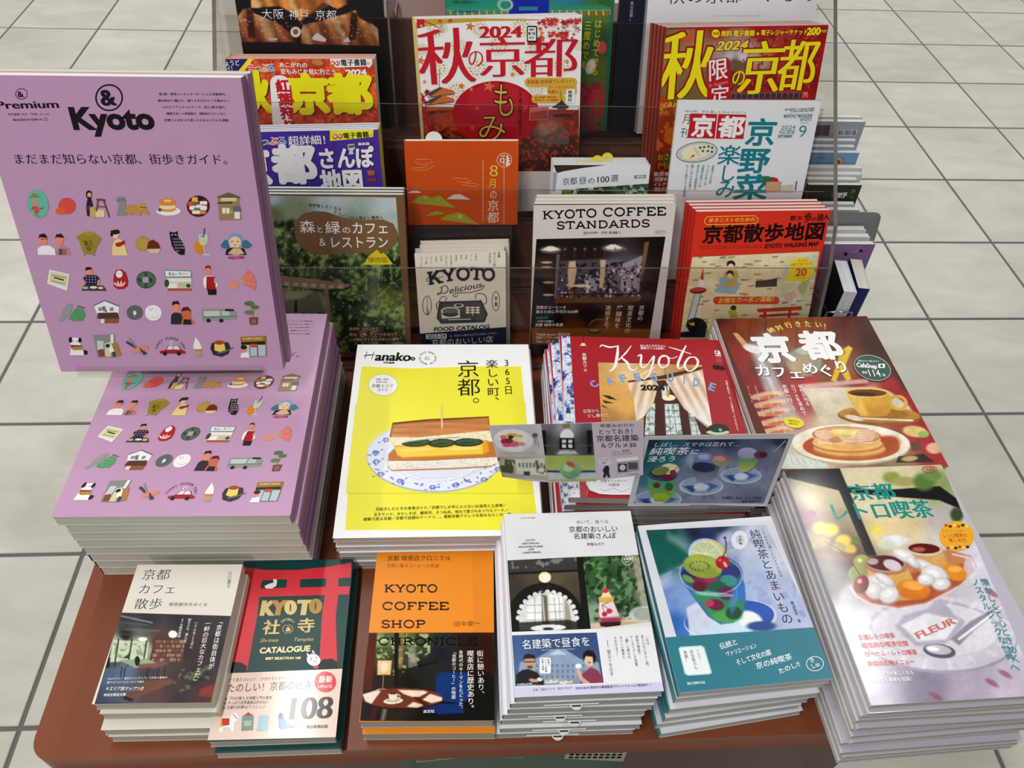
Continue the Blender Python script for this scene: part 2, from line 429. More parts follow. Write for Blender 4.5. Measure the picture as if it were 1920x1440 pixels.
class Paint:
    """soft brush work for the printed photographs"""

    def __init__(s, X, Y): s.X = X; s.Y = Y; s.c = np.zeros((len(X), 3))

    def fill(s, c): s.c[:] = hx(c); return s

    def idw(s, pts, pw=3.0):
        num = np.zeros((len(s.X), 3)); den = np.zeros(len(s.X))
        for x, y, c in pts:
            w = 1.0 / (((s.X - x) ** 2 + (s.Y - y) ** 2) ** (pw / 2) + 1e-3); num += w[:, None] * np.array(hx(c), float); den += w
        s.c = num / den[:, None]; return s

    def mix(s, a, c):
        c = np.array(hx(c), float) if not isinstance(c, np.ndarray) else c
        a = np.clip(a, 0, 1)[:, None]; s.c = s.c * (1 - a) + c * a; return s

    def el(s, cx, cy, rx, ry, c, rot=0, soft=.12, op=1.0, c2=None, ring=None):
        q, w = math.cos(math.radians(rot)), math.sin(math.radians(rot)); x = (s.X - cx) * q + (s.Y - cy) * w; y = -(s.X - cx) * w + (s.Y - cy) * q
        r = np.sqrt((x / rx) ** 2 + (y / ry) ** 2); a = np.clip((1 + soft / 2 - r) / soft, 0, 1)
        if ring: a = a * np.clip((r - ring) / soft, 0, 1)
        a = a * a * (3 - 2 * a) * op
        if c2 is not None:
            t = np.clip((y / ry + 1) / 2, 0, 1)[:, None]; col = np.array(hx(c), float) * (1 - t) + np.array(hx(c2), float) * t; return s.mix(a, col)
        return s.mix(a, c)

    def pl(s, pts, c, soft=2.0, op=1.0, c2=None):
        X, Y = s.X, s.Y; ins = np.zeros(len(X), bool); d = np.full(len(X), 1e9); n = len(pts)
        for i in range(n):
            x0, y0 = pts[i]; x1, y1 = pts[(i + 1) % n]; ex, ey = x1 - x0, y1 - y0; t = np.clip(((X - x0) * ex + (Y - y0) * ey) / (ex * ex + ey * ey + 1e-9), 0, 1)
            d = np.minimum(d, np.hypot(X - x0 - t * ex, Y - y0 - t * ey))
            k = ((y0 > Y) != (y1 > Y)) & (X < ex * (Y - y0) / (ey + 1e-12 * (ey == 0)) + x0); ins ^= k
        a = np.clip(.5 + np.where(ins, d, -d) / soft, 0, 1) * op
        if c2 is not None:
            ys = [p[1] for p in pts]; t = np.clip((Y - min(ys)) / (max(ys) - min(ys)), 0, 1)[:, None]; return s.mix(a, np.array(hx(c), float) * (1 - t) + np.array(hx(c2), float) * t)
        return s.mix(a, c)

    def ln(s, pts, w, c, soft=2.0, op=1.0):
        d = np.full(len(s.X), 1e9)
        for (x0, y0), (x1, y1) in zip(pts[:-1], pts[1:]):
            ex, ey = x1 - x0, y1 - y0; t = np.clip(((s.X - x0) * ex + (s.Y - y0) * ey) / (ex * ex + ey * ey + 1e-9), 0, 1); d = np.minimum(d, np.hypot(s.X - x0 - t * ex, s.Y - y0 - t * ey))
        return s.mix(np.clip((w / 2 + soft / 2 - d) / soft, 0, 1) * op, c)

    def noise(s, sc, amp, seed=1, box=None, oct=3):
        n = (vnoise(s.X, s.Y, sc, seed, oct) - .5) * 2 * amp
        if box is not None: n = n * ((s.X > box[0]) & (s.Y > box[1]) & (s.X < box[2]) & (s.Y < box[3]))
        s.c = s.c * (1 + n[:, None]); return s

    def speck(s, sc, c, thr=.6, seed=1, pts=None, op=1.0, sharp=12):
        a = np.clip((vnoise(s.X, s.Y, sc, seed, 2) - thr) * sharp, 0, 1) * op
        if pts is not None:
            m = Paint(s.X, s.Y); m.pl(pts, 'ffffff', 6); a = a * m.c[:, 0] / 255
        return s.mix(a, c)

# ------------------------------------------------------------------ floor of stone tiles
fm = MB(); fm.box(-3.6, -1.0, -0.03, 4.6, 5.2, -0.0025)
floor = fm.build('floor', mat('grout', '64625e', 0.9, noise=((9, 9, 9), .9, 1.1))); tag(floor, kind='structure')
mt = bpy.data.materials.new('stone_tile'); mt.use_nodes = True; nt = mt.node_tree; b = nt.nodes['Principled BSDF']
b.inputs['Roughness'].default_value = 0.42; b.inputs['Specular IOR Level'].default_value = 0.4
tc = nt.nodes.new('ShaderNodeTexCoord'); oi = nt.nodes.new('ShaderNodeObjectInfo'); ad = nt.nodes.new('ShaderNodeVectorMath'); ad.operation = 'MULTIPLY_ADD'
ad.inputs[1].default_value = (1, 1, 1)
sc_ = nt.nodes.new('ShaderNodeVectorMath'); sc_.operation = 'SCALE'; sc_.inputs['Scale'].default_value = 37
cmb = nt.nodes.new('ShaderNodeCombineXYZ'); nt.links.new(oi.outputs['Random'], cmb.inputs[0]); nt.links.new(oi.outputs['Random'], cmb.inputs[1])
nt.links.new(cmb.outputs[0], sc_.inputs[0]); nt.links.new(tc.outputs['Object'], ad.inputs[0]); nt.links.new(sc_.outputs[0], ad.inputs[2])
rot = nt.nodes.new('ShaderNodeMapping'); rot.inputs['Rotation'].default_value = (0, 0, 0.6); rot.inputs['Scale'].default_value = (5, 11, 5)
nt.links.new(ad.outputs[0], rot.inputs[0])
n1 = nt.nodes.new('ShaderNodeTexNoise'); n1.inputs['Scale'].default_value = 1.0; n1.inputs['Detail'].default_value = 6; n1.inputs['Distortion'].default_value = 1.2
nt.links.new(rot.outputs[0], n1.inputs['Vector'])
n2 = nt.nodes.new('ShaderNodeTexNoise'); n2.inputs['Scale'].default_value = 3.2; n2.inputs['Detail'].default_value = 5
nt.links.new(ad.outputs[0], n2.inputs['Vector'])
mxn = nt.nodes.new('ShaderNodeMath'); mxn.operation = 'MULTIPLY_ADD'; mxn.inputs[1].default_value = 0.55; nt.links.new(n1.outputs['Fac'], mxn.inputs[0])
m2 = nt.nodes.new('ShaderNodeMath'); m2.operation = 'MULTIPLY'; m2.inputs[1].default_value = 0.45; nt.links.new(n2.outputs['Fac'], m2.inputs[0]); nt.links.new(m2.outputs[0], mxn.inputs[2])
cr = nt.nodes.new('ShaderNodeValToRGB'); cr.color_ramp.elements[0].position = .33; cr.color_ramp.elements[1].position = .66
cr.color_ramp.elements[0].color = (*lin('b2b0a6'), 1); cr.color_ramp.elements[1].color = (*lin('cac8be'), 1)
nt.links.new(mxn.outputs[0], cr.inputs[0])
tv = nt.nodes.new('ShaderNodeMapRange'); tv.inputs['To Min'].default_value = .96; tv.inputs['To Max'].default_value = 1.03; nt.links.new(oi.outputs['Random'], tv.inputs['Value'])
mm = nt.nodes.new('ShaderNodeMix'); mm.data_type = 'RGBA'; mm.blend_type = 'MULTIPLY'; mm.inputs['Factor'].default_value = 1
nt.links.new(cr.outputs[0], mm.inputs['A']); nt.links.new(tv.outputs[0], mm.inputs['B']); nt.links.new(mm.outputs['Result'], b.inputs['Base Color'])
TS, TG = 0.3, 0.0036
tb = MB(); q0, q1 = -TS / 2 + TG, TS / 2 - TG; e_ = .0012
tb.add([(q0, q0, -.008), (q1, q0, -.008), (q1, q1, -.008), (q0, q1, -.008), (q0, q0, -e_), (q1, q0, -e_), (q1, q1, -e_), (q0, q1, -e_),
        (q0 + e_, q0 + e_, 0), (q1 - e_, q0 + e_, 0), (q1 - e_, q1 - e_, 0), (q0 + e_, q1 - e_, 0)],
       [(0, 1, 5, 4), (1, 2, 6, 5), (2, 3, 7, 6), (3, 0, 4, 7), (4, 5, 9, 8), (5, 6, 10, 9), (6, 7, 11, 10), (7, 4, 8, 11), (8, 9, 10, 11)], (.7, .7, .7))
tile0 = tb.build('tile', mt, floor)
TX, TY = 0.5229 - 0.6, 0.1537           # joint positions
random.seed(5); first = True
for j in range(-1, 13):
    xr = 4 + j * 0.55
    for i in range(-12, 14):
        x = TX + (i + .5) * TS; y = TY + (j + .5) * TS
        if x < -1.0 - .75 * (y) * .75 - .3 or x > 1.25 + .92 * y * .75 + .3: continue
        if abs(x) < .28 and .5 < y < 1.3: continue
        if first: t_ = tile0; first = False
        else: t_ = tile0.copy(); COL.objects.link(t_)
        t_.location = (x, y, 0); t_.rotation_euler = (random.uniform(-.0006, .0006), random.uniform(-.0006, .0006), 0)

# plain suspended ceiling over the sales floor (above the frame)
cm = MB(); cm.box(-4.6, -3.6, 2.84, 5.2, 5.8, 2.9, (.72, .72, .71)); o = cm.build('ceiling', mat('ceiling_board', 'dcdcda', .9)); tag(o, kind='structure')

# ------------------------------------------------------------------ display table
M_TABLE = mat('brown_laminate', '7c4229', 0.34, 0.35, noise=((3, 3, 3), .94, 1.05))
M_PED = mat('brown_laminate_shaded', '4a281c', 0.4, 0.35, noise=((3, 3, 3), .94, 1.05))  # tabletop laminate with the shade under its overhang mixed into the colour
table = empty('display_table', np.diag([1, 1, 1, 1])); table.location = (0.06, 0.75, 0)
tag(table, 'low brown display table with a rounded edge carrying the book piles', 'table')


def world_child(o, par):
    o.parent = par; o.matrix_parent_inverse = Matrix.Translation(-par.location)


tm = MB()
X0, X1, Y0_, Y1_, rr = -0.409, 0.53, 0.2545, 1.34, 0.022
poly = []
for (cx, cy, a) in ((X1 - rr, Y1_ - rr, 0), (X0 + rr, Y1_ - rr, 90), (X0 + rr, Y0_ + rr, 180), (X1 - rr, Y0_ + rr, 270)): poly += arc(cx, cy, rr, rr, a, a + 90, 8)
tm.prism(poly, ZT - 0.034, ZT, 2)
o = tm.build('tabletop', M_TABLE, bevel=0.011, seg=5, smooth=False); world_child(o, table)
for p in o.data.polygons: p.use_smooth = len(p.vertices) == 4
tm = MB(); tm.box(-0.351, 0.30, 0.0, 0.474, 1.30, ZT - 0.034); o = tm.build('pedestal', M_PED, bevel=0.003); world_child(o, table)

# stepped riser inside the acrylic rack
XL, XR = -0.3025, 0.480
M_DARK = mat('dark_brown_board', '664136', 0.38, 0.35, noise=((4, 4, 4), .9, 1.1))
rack = empty('magazine_rack'); rack.location = (0.09, 0.76, ZT)
tag(rack, 'four-tier clear acrylic magazine rack standing on the brown table', 'rack')
rm = MB()
STEP = [(.826, .4725), (.8465, .5380), (.905, .5195), (.9265, .5905), (.985, .5725), (1.0065, .6705), (1.080, .6480), (1.124, .79), (1.19, .79), (1.19, .4725)]
rm.prism(STEP, XL + .006, XR - .006, 0); o = rm.build('stepped_board', M_DARK, bevel=0.0015); world_child(o, rack)
PROF = [(.764, ZT + .001), (.766, .53), (.796, .618), (.822, .662), (1.07, .895), (1.24, .96), (1.24, ZT + .001)]
for nm, xa, xb in (('side_panel', XL - .005, XL), ('side_panel', XR, XR + .005), ('divider', -.0950, -.0920)):
    pm = MB(); pr = PROF if nm == 'side_panel' else [(1.03, .675), (1.03, .85), (1.07, .88), (1.19, .93), (1.19, .80), (1.12, .80), (1.085, .675)]
    pm.prism(pr, xa, xb, 0)
    n = len(pr)
    for k in range(len(pm.f)):
        if len(pm.f[k]) == 4: pm.m[k] = 1
    o = pm.build(nm, [M_CLEAR, M_EDGE]); world_child(o, rack)
TOPS = {'A': (.792, .616), 'B': (.877, .6765), 'C': (.958, .7505), 'D': (1.047, .821)}
BOT = {'A': (.752, .474), 'B': (.833, .545), 'C': (.920, .600), 'D': (1.0, .68)}
for r in 'ABCD':
    (ty, tz), (by, bz) = TOPS[r], BOT[r]; d = np.array([ty - by, tz - bz]); d /= np.hypot(*d); n = np.array([d[1], -d[0]]) * .0015
    p = [(by - n[0], bz - n[1]), (by + n[0], bz + n[1]), (ty + n[0], tz + n[1]), (ty - n[0], tz - n[1])]
    pm = MB(); x1 = XR if r != 'D' else .25
    pm.prism(p, XL, XR, 0)
    for k in range(len(pm.f)):
        z_ = [pm.v[i][2] for i in pm.f[k]]
        if len(pm.f[k]) == 4 and max(z_) - min(z_) < .004: pm.m[k] = 1
    o = pm.build('pocket_front', [M_SMOKE, M_EDGE]); world_child(o, rack)
for (y0, y1, z) in ((.752, .762, .4718), (.833, .8455, .5405), (.9205, .926, .5925), (1.001, 1.006, .6725)):
    pm = MB(); pm.box(XL, y0, z - .0018, XR, y1, z); pm.m = [1 if max(pm.v[i][1] for i in f) < y0 + .001 else 0 for f in pm.f]
    o = pm.build('pocket_floor', [M_CLEAR, M_EDGE]); world_child(o, rack)

# ------------------------------------------------------------------ books
LEAN = math.radians(17)
ROWS = {'A': (.77, .474), 'B': (.855, .541), 'C': (.93, .596), 'D': (1.02, .676)}
EY = np.array([0, math.sin(LEAN), math.cos(LEAN)]); NN = np.array([0, -math.cos(LEAN), math.sin(LEAN)]); EX = np.array([1.0, 0, 0])


def mat4(ex, ey, n, o):
    M = np.eye(4); M[:3, 0] = ex; M[:3, 1] = ey; M[:3, 2] = n; M[:3, 3] = o; return M


def M_row(row, x, s, roll, h, t=0.0, back=0.0):
    """front-cover frame of a book in a rack pocket: top-left corner at (x, s) up the pocket, rolled by roll degrees"""
    y0, z0 = ROWS[row]; r = math.radians(roll); ex = EX * math.cos(r) + EY * math.sin(r); ey = -EX * math.sin(r) + EY * math.cos(r)
    o = np.array([0, y0, z0]) + EX * x + EY * s - ey * h + NN * (-t - back); return mat4(ex, ey, NN, o)


def M_flat(cx, cy, yaw, w, h, z, t):
    """frame of a book lying flat, centre (cx,cy), its top cover at height z above the table"""
    r = math.radians(yaw); ex = np.array([math.cos(r), math.sin(r), 0]); ey = np.array([-math.sin(r), math.cos(r), 0])
    return mat4(ex, ey, np.array([0, 0, 1.0]), np.array([cx, cy, ZT + z - t]) - ex * w / 2 - ey * h / 2)


CT = 0.00028


def book(name, M, w, h, t, front, spine, back=None, sp='L', page='d8d6cc', mt=None, open_=None, inset=.0012):
    """root at the lower left back corner; the front cover faces +z at z=t"""
    root = empty(name, M); c = MB(); f_, s_, b_ = lin(front), lin(spine), lin(back or front); rb = min(.0014, t * .2)
    xs = (0, w) if sp == 'L' else (w, 0); sg = 1 if sp == 'L' else -1
    ed = tuple(v * .95 for v in lin(page))
    c.sheet(rb if sp == 'L' else 0, 0, t - CT, w if sp == 'L' else w - rb, h, t, f_, ed, True)
    c.sheet(rb if sp == 'L' else 0, 0, 0, w if sp == 'L' else w - rb, h, CT, b_, ed, False)
    x0 = 0 if sp == 'L' else w
    pr = [(x0 + sg * rb, 0), (x0, rb), (x0, t - rb), (x0 + sg * rb, t), (x0 + sg * rb, t - CT), (x0 + sg * CT, t - rb - CT * .3), (x0 + sg * CT, rb + CT * .3), (x0 + sg * rb, CT)]
    if sp == 'R': pr = pr[::-1]
    k0 = len(c.f); c.prism(pr, 0, h, 1, s_)
    for k in range(k0, len(c.f)):
        if len(c.f[k]) == 3: c.c[k] = ed
    c.build('cover', mt or M_PRINT, root)
    p = MB(); i_ = inset; p.box(i_ if sp == 'R' else rb, i_ * .6, CT, w - i_ if sp == 'L' else w - rb, h - i_ * .6, t - CT - .00005, lin(page))
    p.build('page_block', M_PAGES, root)
    return root


ORD = ['topmost', 'second', 'third', 'fourth', 'fifth', 'sixth', 'seventh', 'eighth', 'ninth', 'tenth', 'eleventh', 'twelfth', 'thirteenth', 'fourteenth']


def pile(proto, Mtop, w, h, t, n, offs, lab, cat, group, flip=()):
    """further copies under the top book: offs gives (dx, dy, yaw) of the lowest one, the rest drift towards it"""
    out = []
    for k in range(1, n):
        M = Mtop.copy(); f = k / (n - 1); dx, dy, dyaw = offs(f, k)
        cen = M @ np.array([w / 2, h / 2, 0, 1]); a = math.radians(dyaw); R = np.eye(4); R[:2, :2] = [[math.cos(a), -math.sin(a)], [math.sin(a), math.cos(a)]]
        T0 = np.eye(4); T0[:3, 3] = -cen[:3]; T1 = np.eye(4); T1[:3, 3] = cen[:3] + np.array([dx, dy, -k * (t + .0002)])
        M = T1 @ R @ T0 @ M
        o = copy_tree(proto, M); pos = ORD[k] + ' from the top' if k < n - 1 else 'lowest'
        tag(o, pos + ' ' + lab, cat, group); out.append(o)
    return out

# ------------------------------------------------------------------ cover artwork (flat print)


def art_walks(A):
    """lilac street-walk guide with rows of little drawings"""
    A.UV(0, 0, 1, 1, 'c098ba')
    A.fr(0, 0, 3); K = '221d22'
    A.T('Premium', -18, 612, 338, 606, 42, K, .012, .02); A.T('&', 102, 546, 136, 545, 32, K, .03)
    A.L(arc(121, 528, 33, 30, 0, 340, 24), 4, K, closed=True)
    A.T('特別編集 合本「京都」BOOK', 45, 650, 280, 648, 14, K, 0, 0, res=1); A.T('MAGAZINE HOUSE MOOK', 76, 680, 240, 677, 12, K, .02, res=1); A.L([(248, 664), (268, 664), (268, 677), (250, 677), (248, 664)], 2.5, K)
    A.L(arc(614, 549, 74, 72, 0, 350, 36), 9, K, closed=True); A.T('&', 574, 592, 656, 590, 88, K, .02, .02)
    A.T('Kyoto', 408, 724, 876, 722, 118, K, .045)
    for i, (t, x0, x1) in enumerate((('第1冊！現地コーディネーターによる京都案内。', 895, 1284), ('観光地から離れた、暮らす人だからこそ薦めたい', 890, 1294), ('13のエリアと８つのテーマ、全316軒を紹介。', 912, 1286), ('（御菓子丸）の季節菓子、調味料やプリンなど、', 924, 1286), ('京都さんぽをより楽しむためのコラムも満載。', 926, 1304))):
        A.T(t, x0, 536 + i * 36.5, x1, 537 + i * 36.5, 15, K, 0, .01, res=1)
    A.T('まだまだ知らない京都、街歩きガイド。', 80, 922, 1325, 925, 60, K, -.008, .008)
    A.fr(0, 340, 3.2); l0 = A.lv

    def nx(): A.lv = l0
    SK, HR, W = 'e58e74', '2a2326', 'f0eef0'
    # egg, tangerines, reader and stool
    A.E(228, 135, 64, 86, '68b8a2', -12); A.P([(172, 100), (205, 68), (248, 95)], '96824c'); A.E(213, 130, 17, 20, 'd98a6c'); A.P([(198, 150), (230, 148), (238, 185), (212, 200)], 'cf5540'); A.L([(190, 165), (205, 155)], 10, 'a83c34'); A.L([(238, 165), (262, 158)], 8, 'a83c34'); A.L([(215, 200), (235, 210)], 8, '8a7a48'); nx()
    A.E(403, 147, 52, 50, 'dd5047'); A.E(363, 177, 29, 22, 'e0663f'); A.L([(395, 100), (396, 118)], 3, '9a3a30'); nx()
    A.RR(517, 54, 552, 102, 16, HR); A.E(537, 82, 12, 15, 'e3a890'); A.P([(528, 92), (546, 92), (560, 150), (548, 208), (524, 208), (518, 150)], '2c2a30'); A.RR(518, 145, 560, 172, 8, '4a4148'); A.P([(540, 155), (572, 150), (572, 214), (540, 214)], 'caa866'); A.RR(573, 170, 628, 214, 10, 'e2d49c'); A.P([(580, 102), (634, 106), (634, 118), (580, 114)], '84402f'); A.L([(590, 110), (580, 180)], 8, '7a4335'); A.L([(622, 110), (658, 215)], 8, '7a4335'); A.L([(588, 150), (640, 152)], 6, '7a4335'); nx()
    # cats, hotcakes, lunch box, town house
    A.P([(702, 205), (715, 140), (708, 90), (722, 98), (742, 92), (752, 100), (755, 130), (765, 200)], '8b8d8e'); A.E(726, 112, 26, 22, '8b8d8e'); A.L([(698, 105), (755, 118)], 3, '60605f'); A.L([(698, 118), (755, 104)], 3, '60605f'); A.E(735, 185, 32, 20, '8b8d8e'); A.E(800, 168, 48, 30, 'c0914f'); A.P([(765, 165), (850, 125), (905, 195), (880, 198), (855, 180), (850, 200), (830, 205), (815, 185), (780, 205)], 'c0914f'); A.E(848, 148, 26, 20, 'c99a55'); A.L([(838, 152), (878, 158)], 4, '45301c'); nx()
    A.E(1012, 178, 73, 27, 'f2f0ee'); A.E(1006, 165, 52, 18, 'd99d55'); A.E(1006, 150, 50, 17, 'efdfae'); A.RR(957, 118, 1052, 145, 14, 'd8954a'); A.E(1005, 122, 47, 22, 'd98c3e'); A.RR(985, 108, 1028, 124, 7, 'f0d060'); A.E(960, 170, 12, 11, '5a5a60'); nx()
    A.E(1190, 148, 69, 64, '3a2226'); A.E(1190, 148, 60, 55, 'a32c2a')
    for (x, y, a, b2, c) in ((1172, 108, 20, 14, 'e8b54a'), (1205, 104, 18, 12, '2c2c2c'), (1222, 128, 22, 10, W), (1150, 132, 22, 12, 'd8572e'), (1172, 132, 16, 10, '557a48'), (1160, 158, 22, 12, W), (1190, 170, 26, 14, '5f8a4e'), (1222, 158, 20, 14, W), (1178, 184, 24, 10, 'f1ead8'), (1220, 185, 18, 9, 'e08a3a'), (1195, 148, 16, 9, W)): A.RR(x - a, y - b2, x + a, y + b2, min(a, b2) * .6, c)
    nx(); A.P([(1308, 95), (1436, 98), (1438, 150), (1450, 230), (1316, 232)], '9a835e'); A.P([(1303, 92), (1370, 65), (1443, 92), (1440, 100), (1305, 100)], '6f5d44'); A.R(1326, 98, 1420, 118, 'd9cf9f'); A.P([(1304, 125), (1395, 122), (1395, 132), (1306, 134)], '4f4234'); A.R(1334, 158, 1378, 192, 'efe9cc'); A.L([(1356, 158), (1356, 192)], 3, '7a6648'); A.P([(1398, 150), (1440, 146), (1452, 180), (1402, 180)], '6b6a72'); A.R(1408, 182, 1440, 224, 'e7e9e2'); A.E(1390, 182, 6, 8, 'd9a94e'); nx()
    # row two
    for x, c in ((258, HR), (358, '3b2226')): A.E(x, 352, 26, 33, SK); A.P([(x - 28, 345), (x - 20, 318), (x + 10, 312), (x + 28, 335), (x + 20, 338), (x - 18, 334)], c); nx()
    A.P([(228, 440), (228, 400), (255, 385), (300, 385), (330, 405), (335, 442)], W); A.L([(244, 346), (284, 344)], 4, '333'); A.P([(338, 440), (342, 400), (375, 388), (412, 400), (425, 440)], 'd77a7c'); A.R(352, 404, 400, 440, '7c7268'); A.R(360, 404, 372, 440, '4a4a4c'); nx()
    A.P([(490, 315), (512, 300), (555, 302), (580, 318), (610, 340), (600, 362), (580, 400), (570, 432), (540, 440), (505, 430), (490, 400), (478, 360), (455, 330)], '9a8832'); A.R(508, 300, 560, 322, 'a8953c'); A.L([(512, 436), (505, 446)], 6, '8b7a2c'); A.L([(562, 436), (570, 446)], 6, '8b7a2c'); A.T('鷲王', 508, 388, 566, 388, 34, '5c5220', .02); A.T('亭', 520, 418, 555, 418, 26, '5c5220', .02); nx()
    A.P([(672, 444), (676, 385), (690, 350), (715, 342), (742, 360), (768, 444)], 'ead58f'); A.E(695, 320, 19, 24, 'f1c9ad'); A.E(692, 302, 28, 16, HR); A.E(672, 318, 9, 12, HR); A.L([(668, 290), (705, 284)], 6, 'c9a56a'); A.P([(692, 370), (725, 362), (748, 352), (752, 372), (720, 392), (698, 390)], 'a8302f'); nx()
    for a in range(0, 360, 24): A.L([(858, 378), (858 + 46 * math.cos(math.radians(a)), 372 + 46 * math.sin(math.radians(a)))], 12, 'b9953e', up=False)
    A.E(860, 375, 36, 34, 'bd9a44'); A.P([(882, 405), (890, 362), (918, 348), (950, 368), (966, 405)], '6e2e22'); A.P([(882, 405), (966, 403), (950, 430), (905, 430)], 'dcc79b'); nx()
    A.P([(1016, 298), (1030, 305), (1052, 305), (1066, 296), (1068, 330), (1095, 360), (1110, 400), (1108, 440), (1080, 440), (1048, 415), (1030, 380), (1022, 340)], '262126')
    for i in range(22): A.E(1040 + (i % 5) * 12 + (i // 5) * 5, 345 + (i // 5) * 18, 3, 5, W, up=False)
    A.L([(1028, 322), (1040, 318)], 4, W); A.L([(1048, 318), (1060, 322)], 4, W); nx()
    A.E(1198, 395, 32, 42, 'd98c2b'); A.P([(1192, 320), (1248, 318), (1248, 360), (1236, 382), (1204, 382), (1194, 360)], 'c9d5a0'); A.R(1192, 318, 1248, 338, 'bcd2d6'); A.L([(1222, 380), (1234, 438)], 5, 'd6dde6'); A.L([(1215, 438), (1260, 440)], 6, 'd6dde6'); A.L([(1228, 280), (1222, 335)], 5, '2a2430'); A.L([(1205, 328), (1222, 330)], 5, '4f7a40'); nx()
    A.P([(1322, 385), (1350, 350), (1372, 355), (1378, 400), (1340, 402)], '3b7391'); A.P([(1516, 382), (1480, 350), (1455, 355), (1452, 398), (1490, 402)], '3b7391'); A.E(1412, 352, 44, 42, '6fa8c4'); A.E(1410, 366, 36, 36, 'ecc9a0'); A.L([(1386, 362), (1398, 358)], 4, HR); A.L([(1422, 358), (1434, 362)], 4, HR); A.E(1412, 380, 7, 3, 'b04a44'); A.P([(1352, 440), (1360, 405), (1400, 395), (1465, 402), (1480, 440)], '2b2a30'); A.P([(1368, 432), (1400, 400), (1440, 400), (1468, 432), (1418, 442)], 'd9b58a'); A.T('WELCOME', 1370, 466, 1466, 462, 15, 'b5375e', .04); nx()
    # row three
    A.P([(284, 612), (298, 528), (418, 556), (404, 656)], 'e9eae4'); A.P([(296, 605), (306, 540), (410, 562), (398, 630)], 'd8d3a4'); A.L([(310, 560), (398, 578)], 5, '8c8358'); A.L([(325, 575), (385, 592)], 9, '45412f'); A.L([(310, 595), (395, 615)], 4, '8c8358'); nx()
    A.E(535, 545, 24, 32, SK); A.P([(512, 535), (515, 515), (545, 512), (556, 530), (540, 528)], HR); A.P([(498, 580), (520, 560), (580, 562), (600, 582), (585, 600), (585, 628), (515, 628), (515, 600)], '2e2c4a'); A.L([(500, 590), (505, 625)], 14, SK); A.L([(595, 590), (590, 622)], 14, SK); A.P([(490, 655), (505, 622), (620, 624), (642, 656)], '45424c'); A.E(515, 638, 16, 7, 'c9b9a0'); A.E(563, 635, 22, 8, 'e8dfb4'); A.E(606, 638, 16, 7, 'e7d98c')
    for i in range(12): A.E(520 + (i % 4) * 18, 572 + (i // 4) * 16, 2.5, 2.5, W, up=False)
    nx(); A.P([(680, 600), (684, 560), (698, 532), (728, 526), (755, 545), (770, 590), (768, 625), (745, 645), (705, 646), (684, 630)], 'b02a31'); A.E(716, 556, 20, 22, W); A.L([(706, 552), (712, 552)], 3, '333'); A.L([(720, 552), (726, 552)], 3, '333')
    for a in (-50, -20, 10, 40): A.E(722 + a * .5, 612 + abs(a) * .1, 5, 18, 'e8d8d0', a, up=False)
    nx(); A.E(877, 590, 58, 52, '3f5a45'); A.E(877, 590, 52, 46, '54705a'); A.R(858, 574, 892, 606, 'c098ba'); A.T('五', 866, 568, 890, 568, 24, '223328', .03); A.T('隹', 898, 606, 920, 606, 30, '223328', .03); A.T('疋', 866, 634, 892, 634, 24, '223328', .03); A.T('矢', 832, 606, 856, 606, 28, '223328', .03); nx()
    A.P([(984, 530), (1152, 534), (1152, 576), (990, 576)], '6fa08c'); A.P([(992, 536), (1144, 540), (1144, 568), (996, 570)], W); A.T('かふー', 1014, 566, 1070, 566, 24, '222', .04); A.T('熱いコーヒー', 1078, 562, 1138, 562, 18, 'b33', .03, res=1); A.R(1000, 578, 1150, 656, 'd8d2bb'); A.R(1002, 580, 1146, 600, 'e9e9e6'); A.R(1010, 612, 1062, 640, 'f2efe0'); A.R(1070, 606, 1142, 634, 'c9c19a'); A.R(1004, 640, 1150, 655, 'b1574a'); A.E(1002, 610, 14, 24, '34543c'); A.E(1132, 625, 14, 12, '34543c'); nx()
    A.E(1250, 532, 20, 28, SK); A.P([(1230, 525), (1236, 505), (1262, 506), (1266, 528), (1250, 515)], '5b3327'); A.P([(1220, 585), (1235, 566), (1270, 566), (1305, 590), (1308, 625), (1290, 640), (1230, 640), (1222, 620)], W); A.P([(1240, 570), (1290, 572), (1296, 648), (1238, 646)], 'ac2429'); A.P([(1244, 645), (1300, 647), (1298, 680), (1250, 680)], '2a2326'); A.P([(1286, 580), (1306, 585), (1302, 612), (1284, 608)], 'b8a88a'); A.P([(1250, 568), (1262, 572), (1274, 566), (1262, 578)], '1f1b20'); nx()
    A.P([(1366, 625), (1380, 600), (1410, 592), (1432, 620), (1428, 638), (1385, 640)], 'e39373'); A.P([(1438, 600), (1488, 530), (1518, 550), (1538, 600), (1534, 655)], 'd97b6e'); A.L([(1440, 600), (1535, 620)], 3, 'e8a08a'); A.L([(1440, 600), (1515, 560)], 3, 'e8a08a'); A.P([(1436, 590), (1462, 586), (1460, 612), (1440, 606)], 'c9a27a'); nx()
    # row four
    A.P([(345, 835), (368, 810), (378, 770), (400, 738), (432, 730), (436, 752), (420, 792), (390, 825), (368, 845)], '969a96'); A.P([(410, 825), (440, 775), (465, 752), (500, 765), (515, 800), (500, 835), (440, 838)], '5a9a66')
    for (x, y) in ((440, 800), (460, 780), (482, 778), (470, 805), (495, 800), (450, 822), (480, 826)): A.E(x, y, 10, 9, '6cae78', up=False)
    A.L([(465, 745), (512, 760)], 5, '5b4630'); nx()
    A.P([(564, 745), (628, 712), (715, 748), (714, 790), (582, 790)], W); A.P([(590, 788), (705, 785), (716, 822), (582, 822)], '5a3b34'); A.R(598, 822, 712, 850, '8f5a3c'); A.R(602, 825, 628, 850, 'e2dcd4'); A.T('神馬', 622, 785, 644, 785, 38, '222', .04); A.R(592, 755, 614, 776, '8a8a90'); A.R(660, 755, 682, 776, '8a8a90'); A.L([(564, 745), (628, 714), (716, 748)], 5, '45474d'); nx()
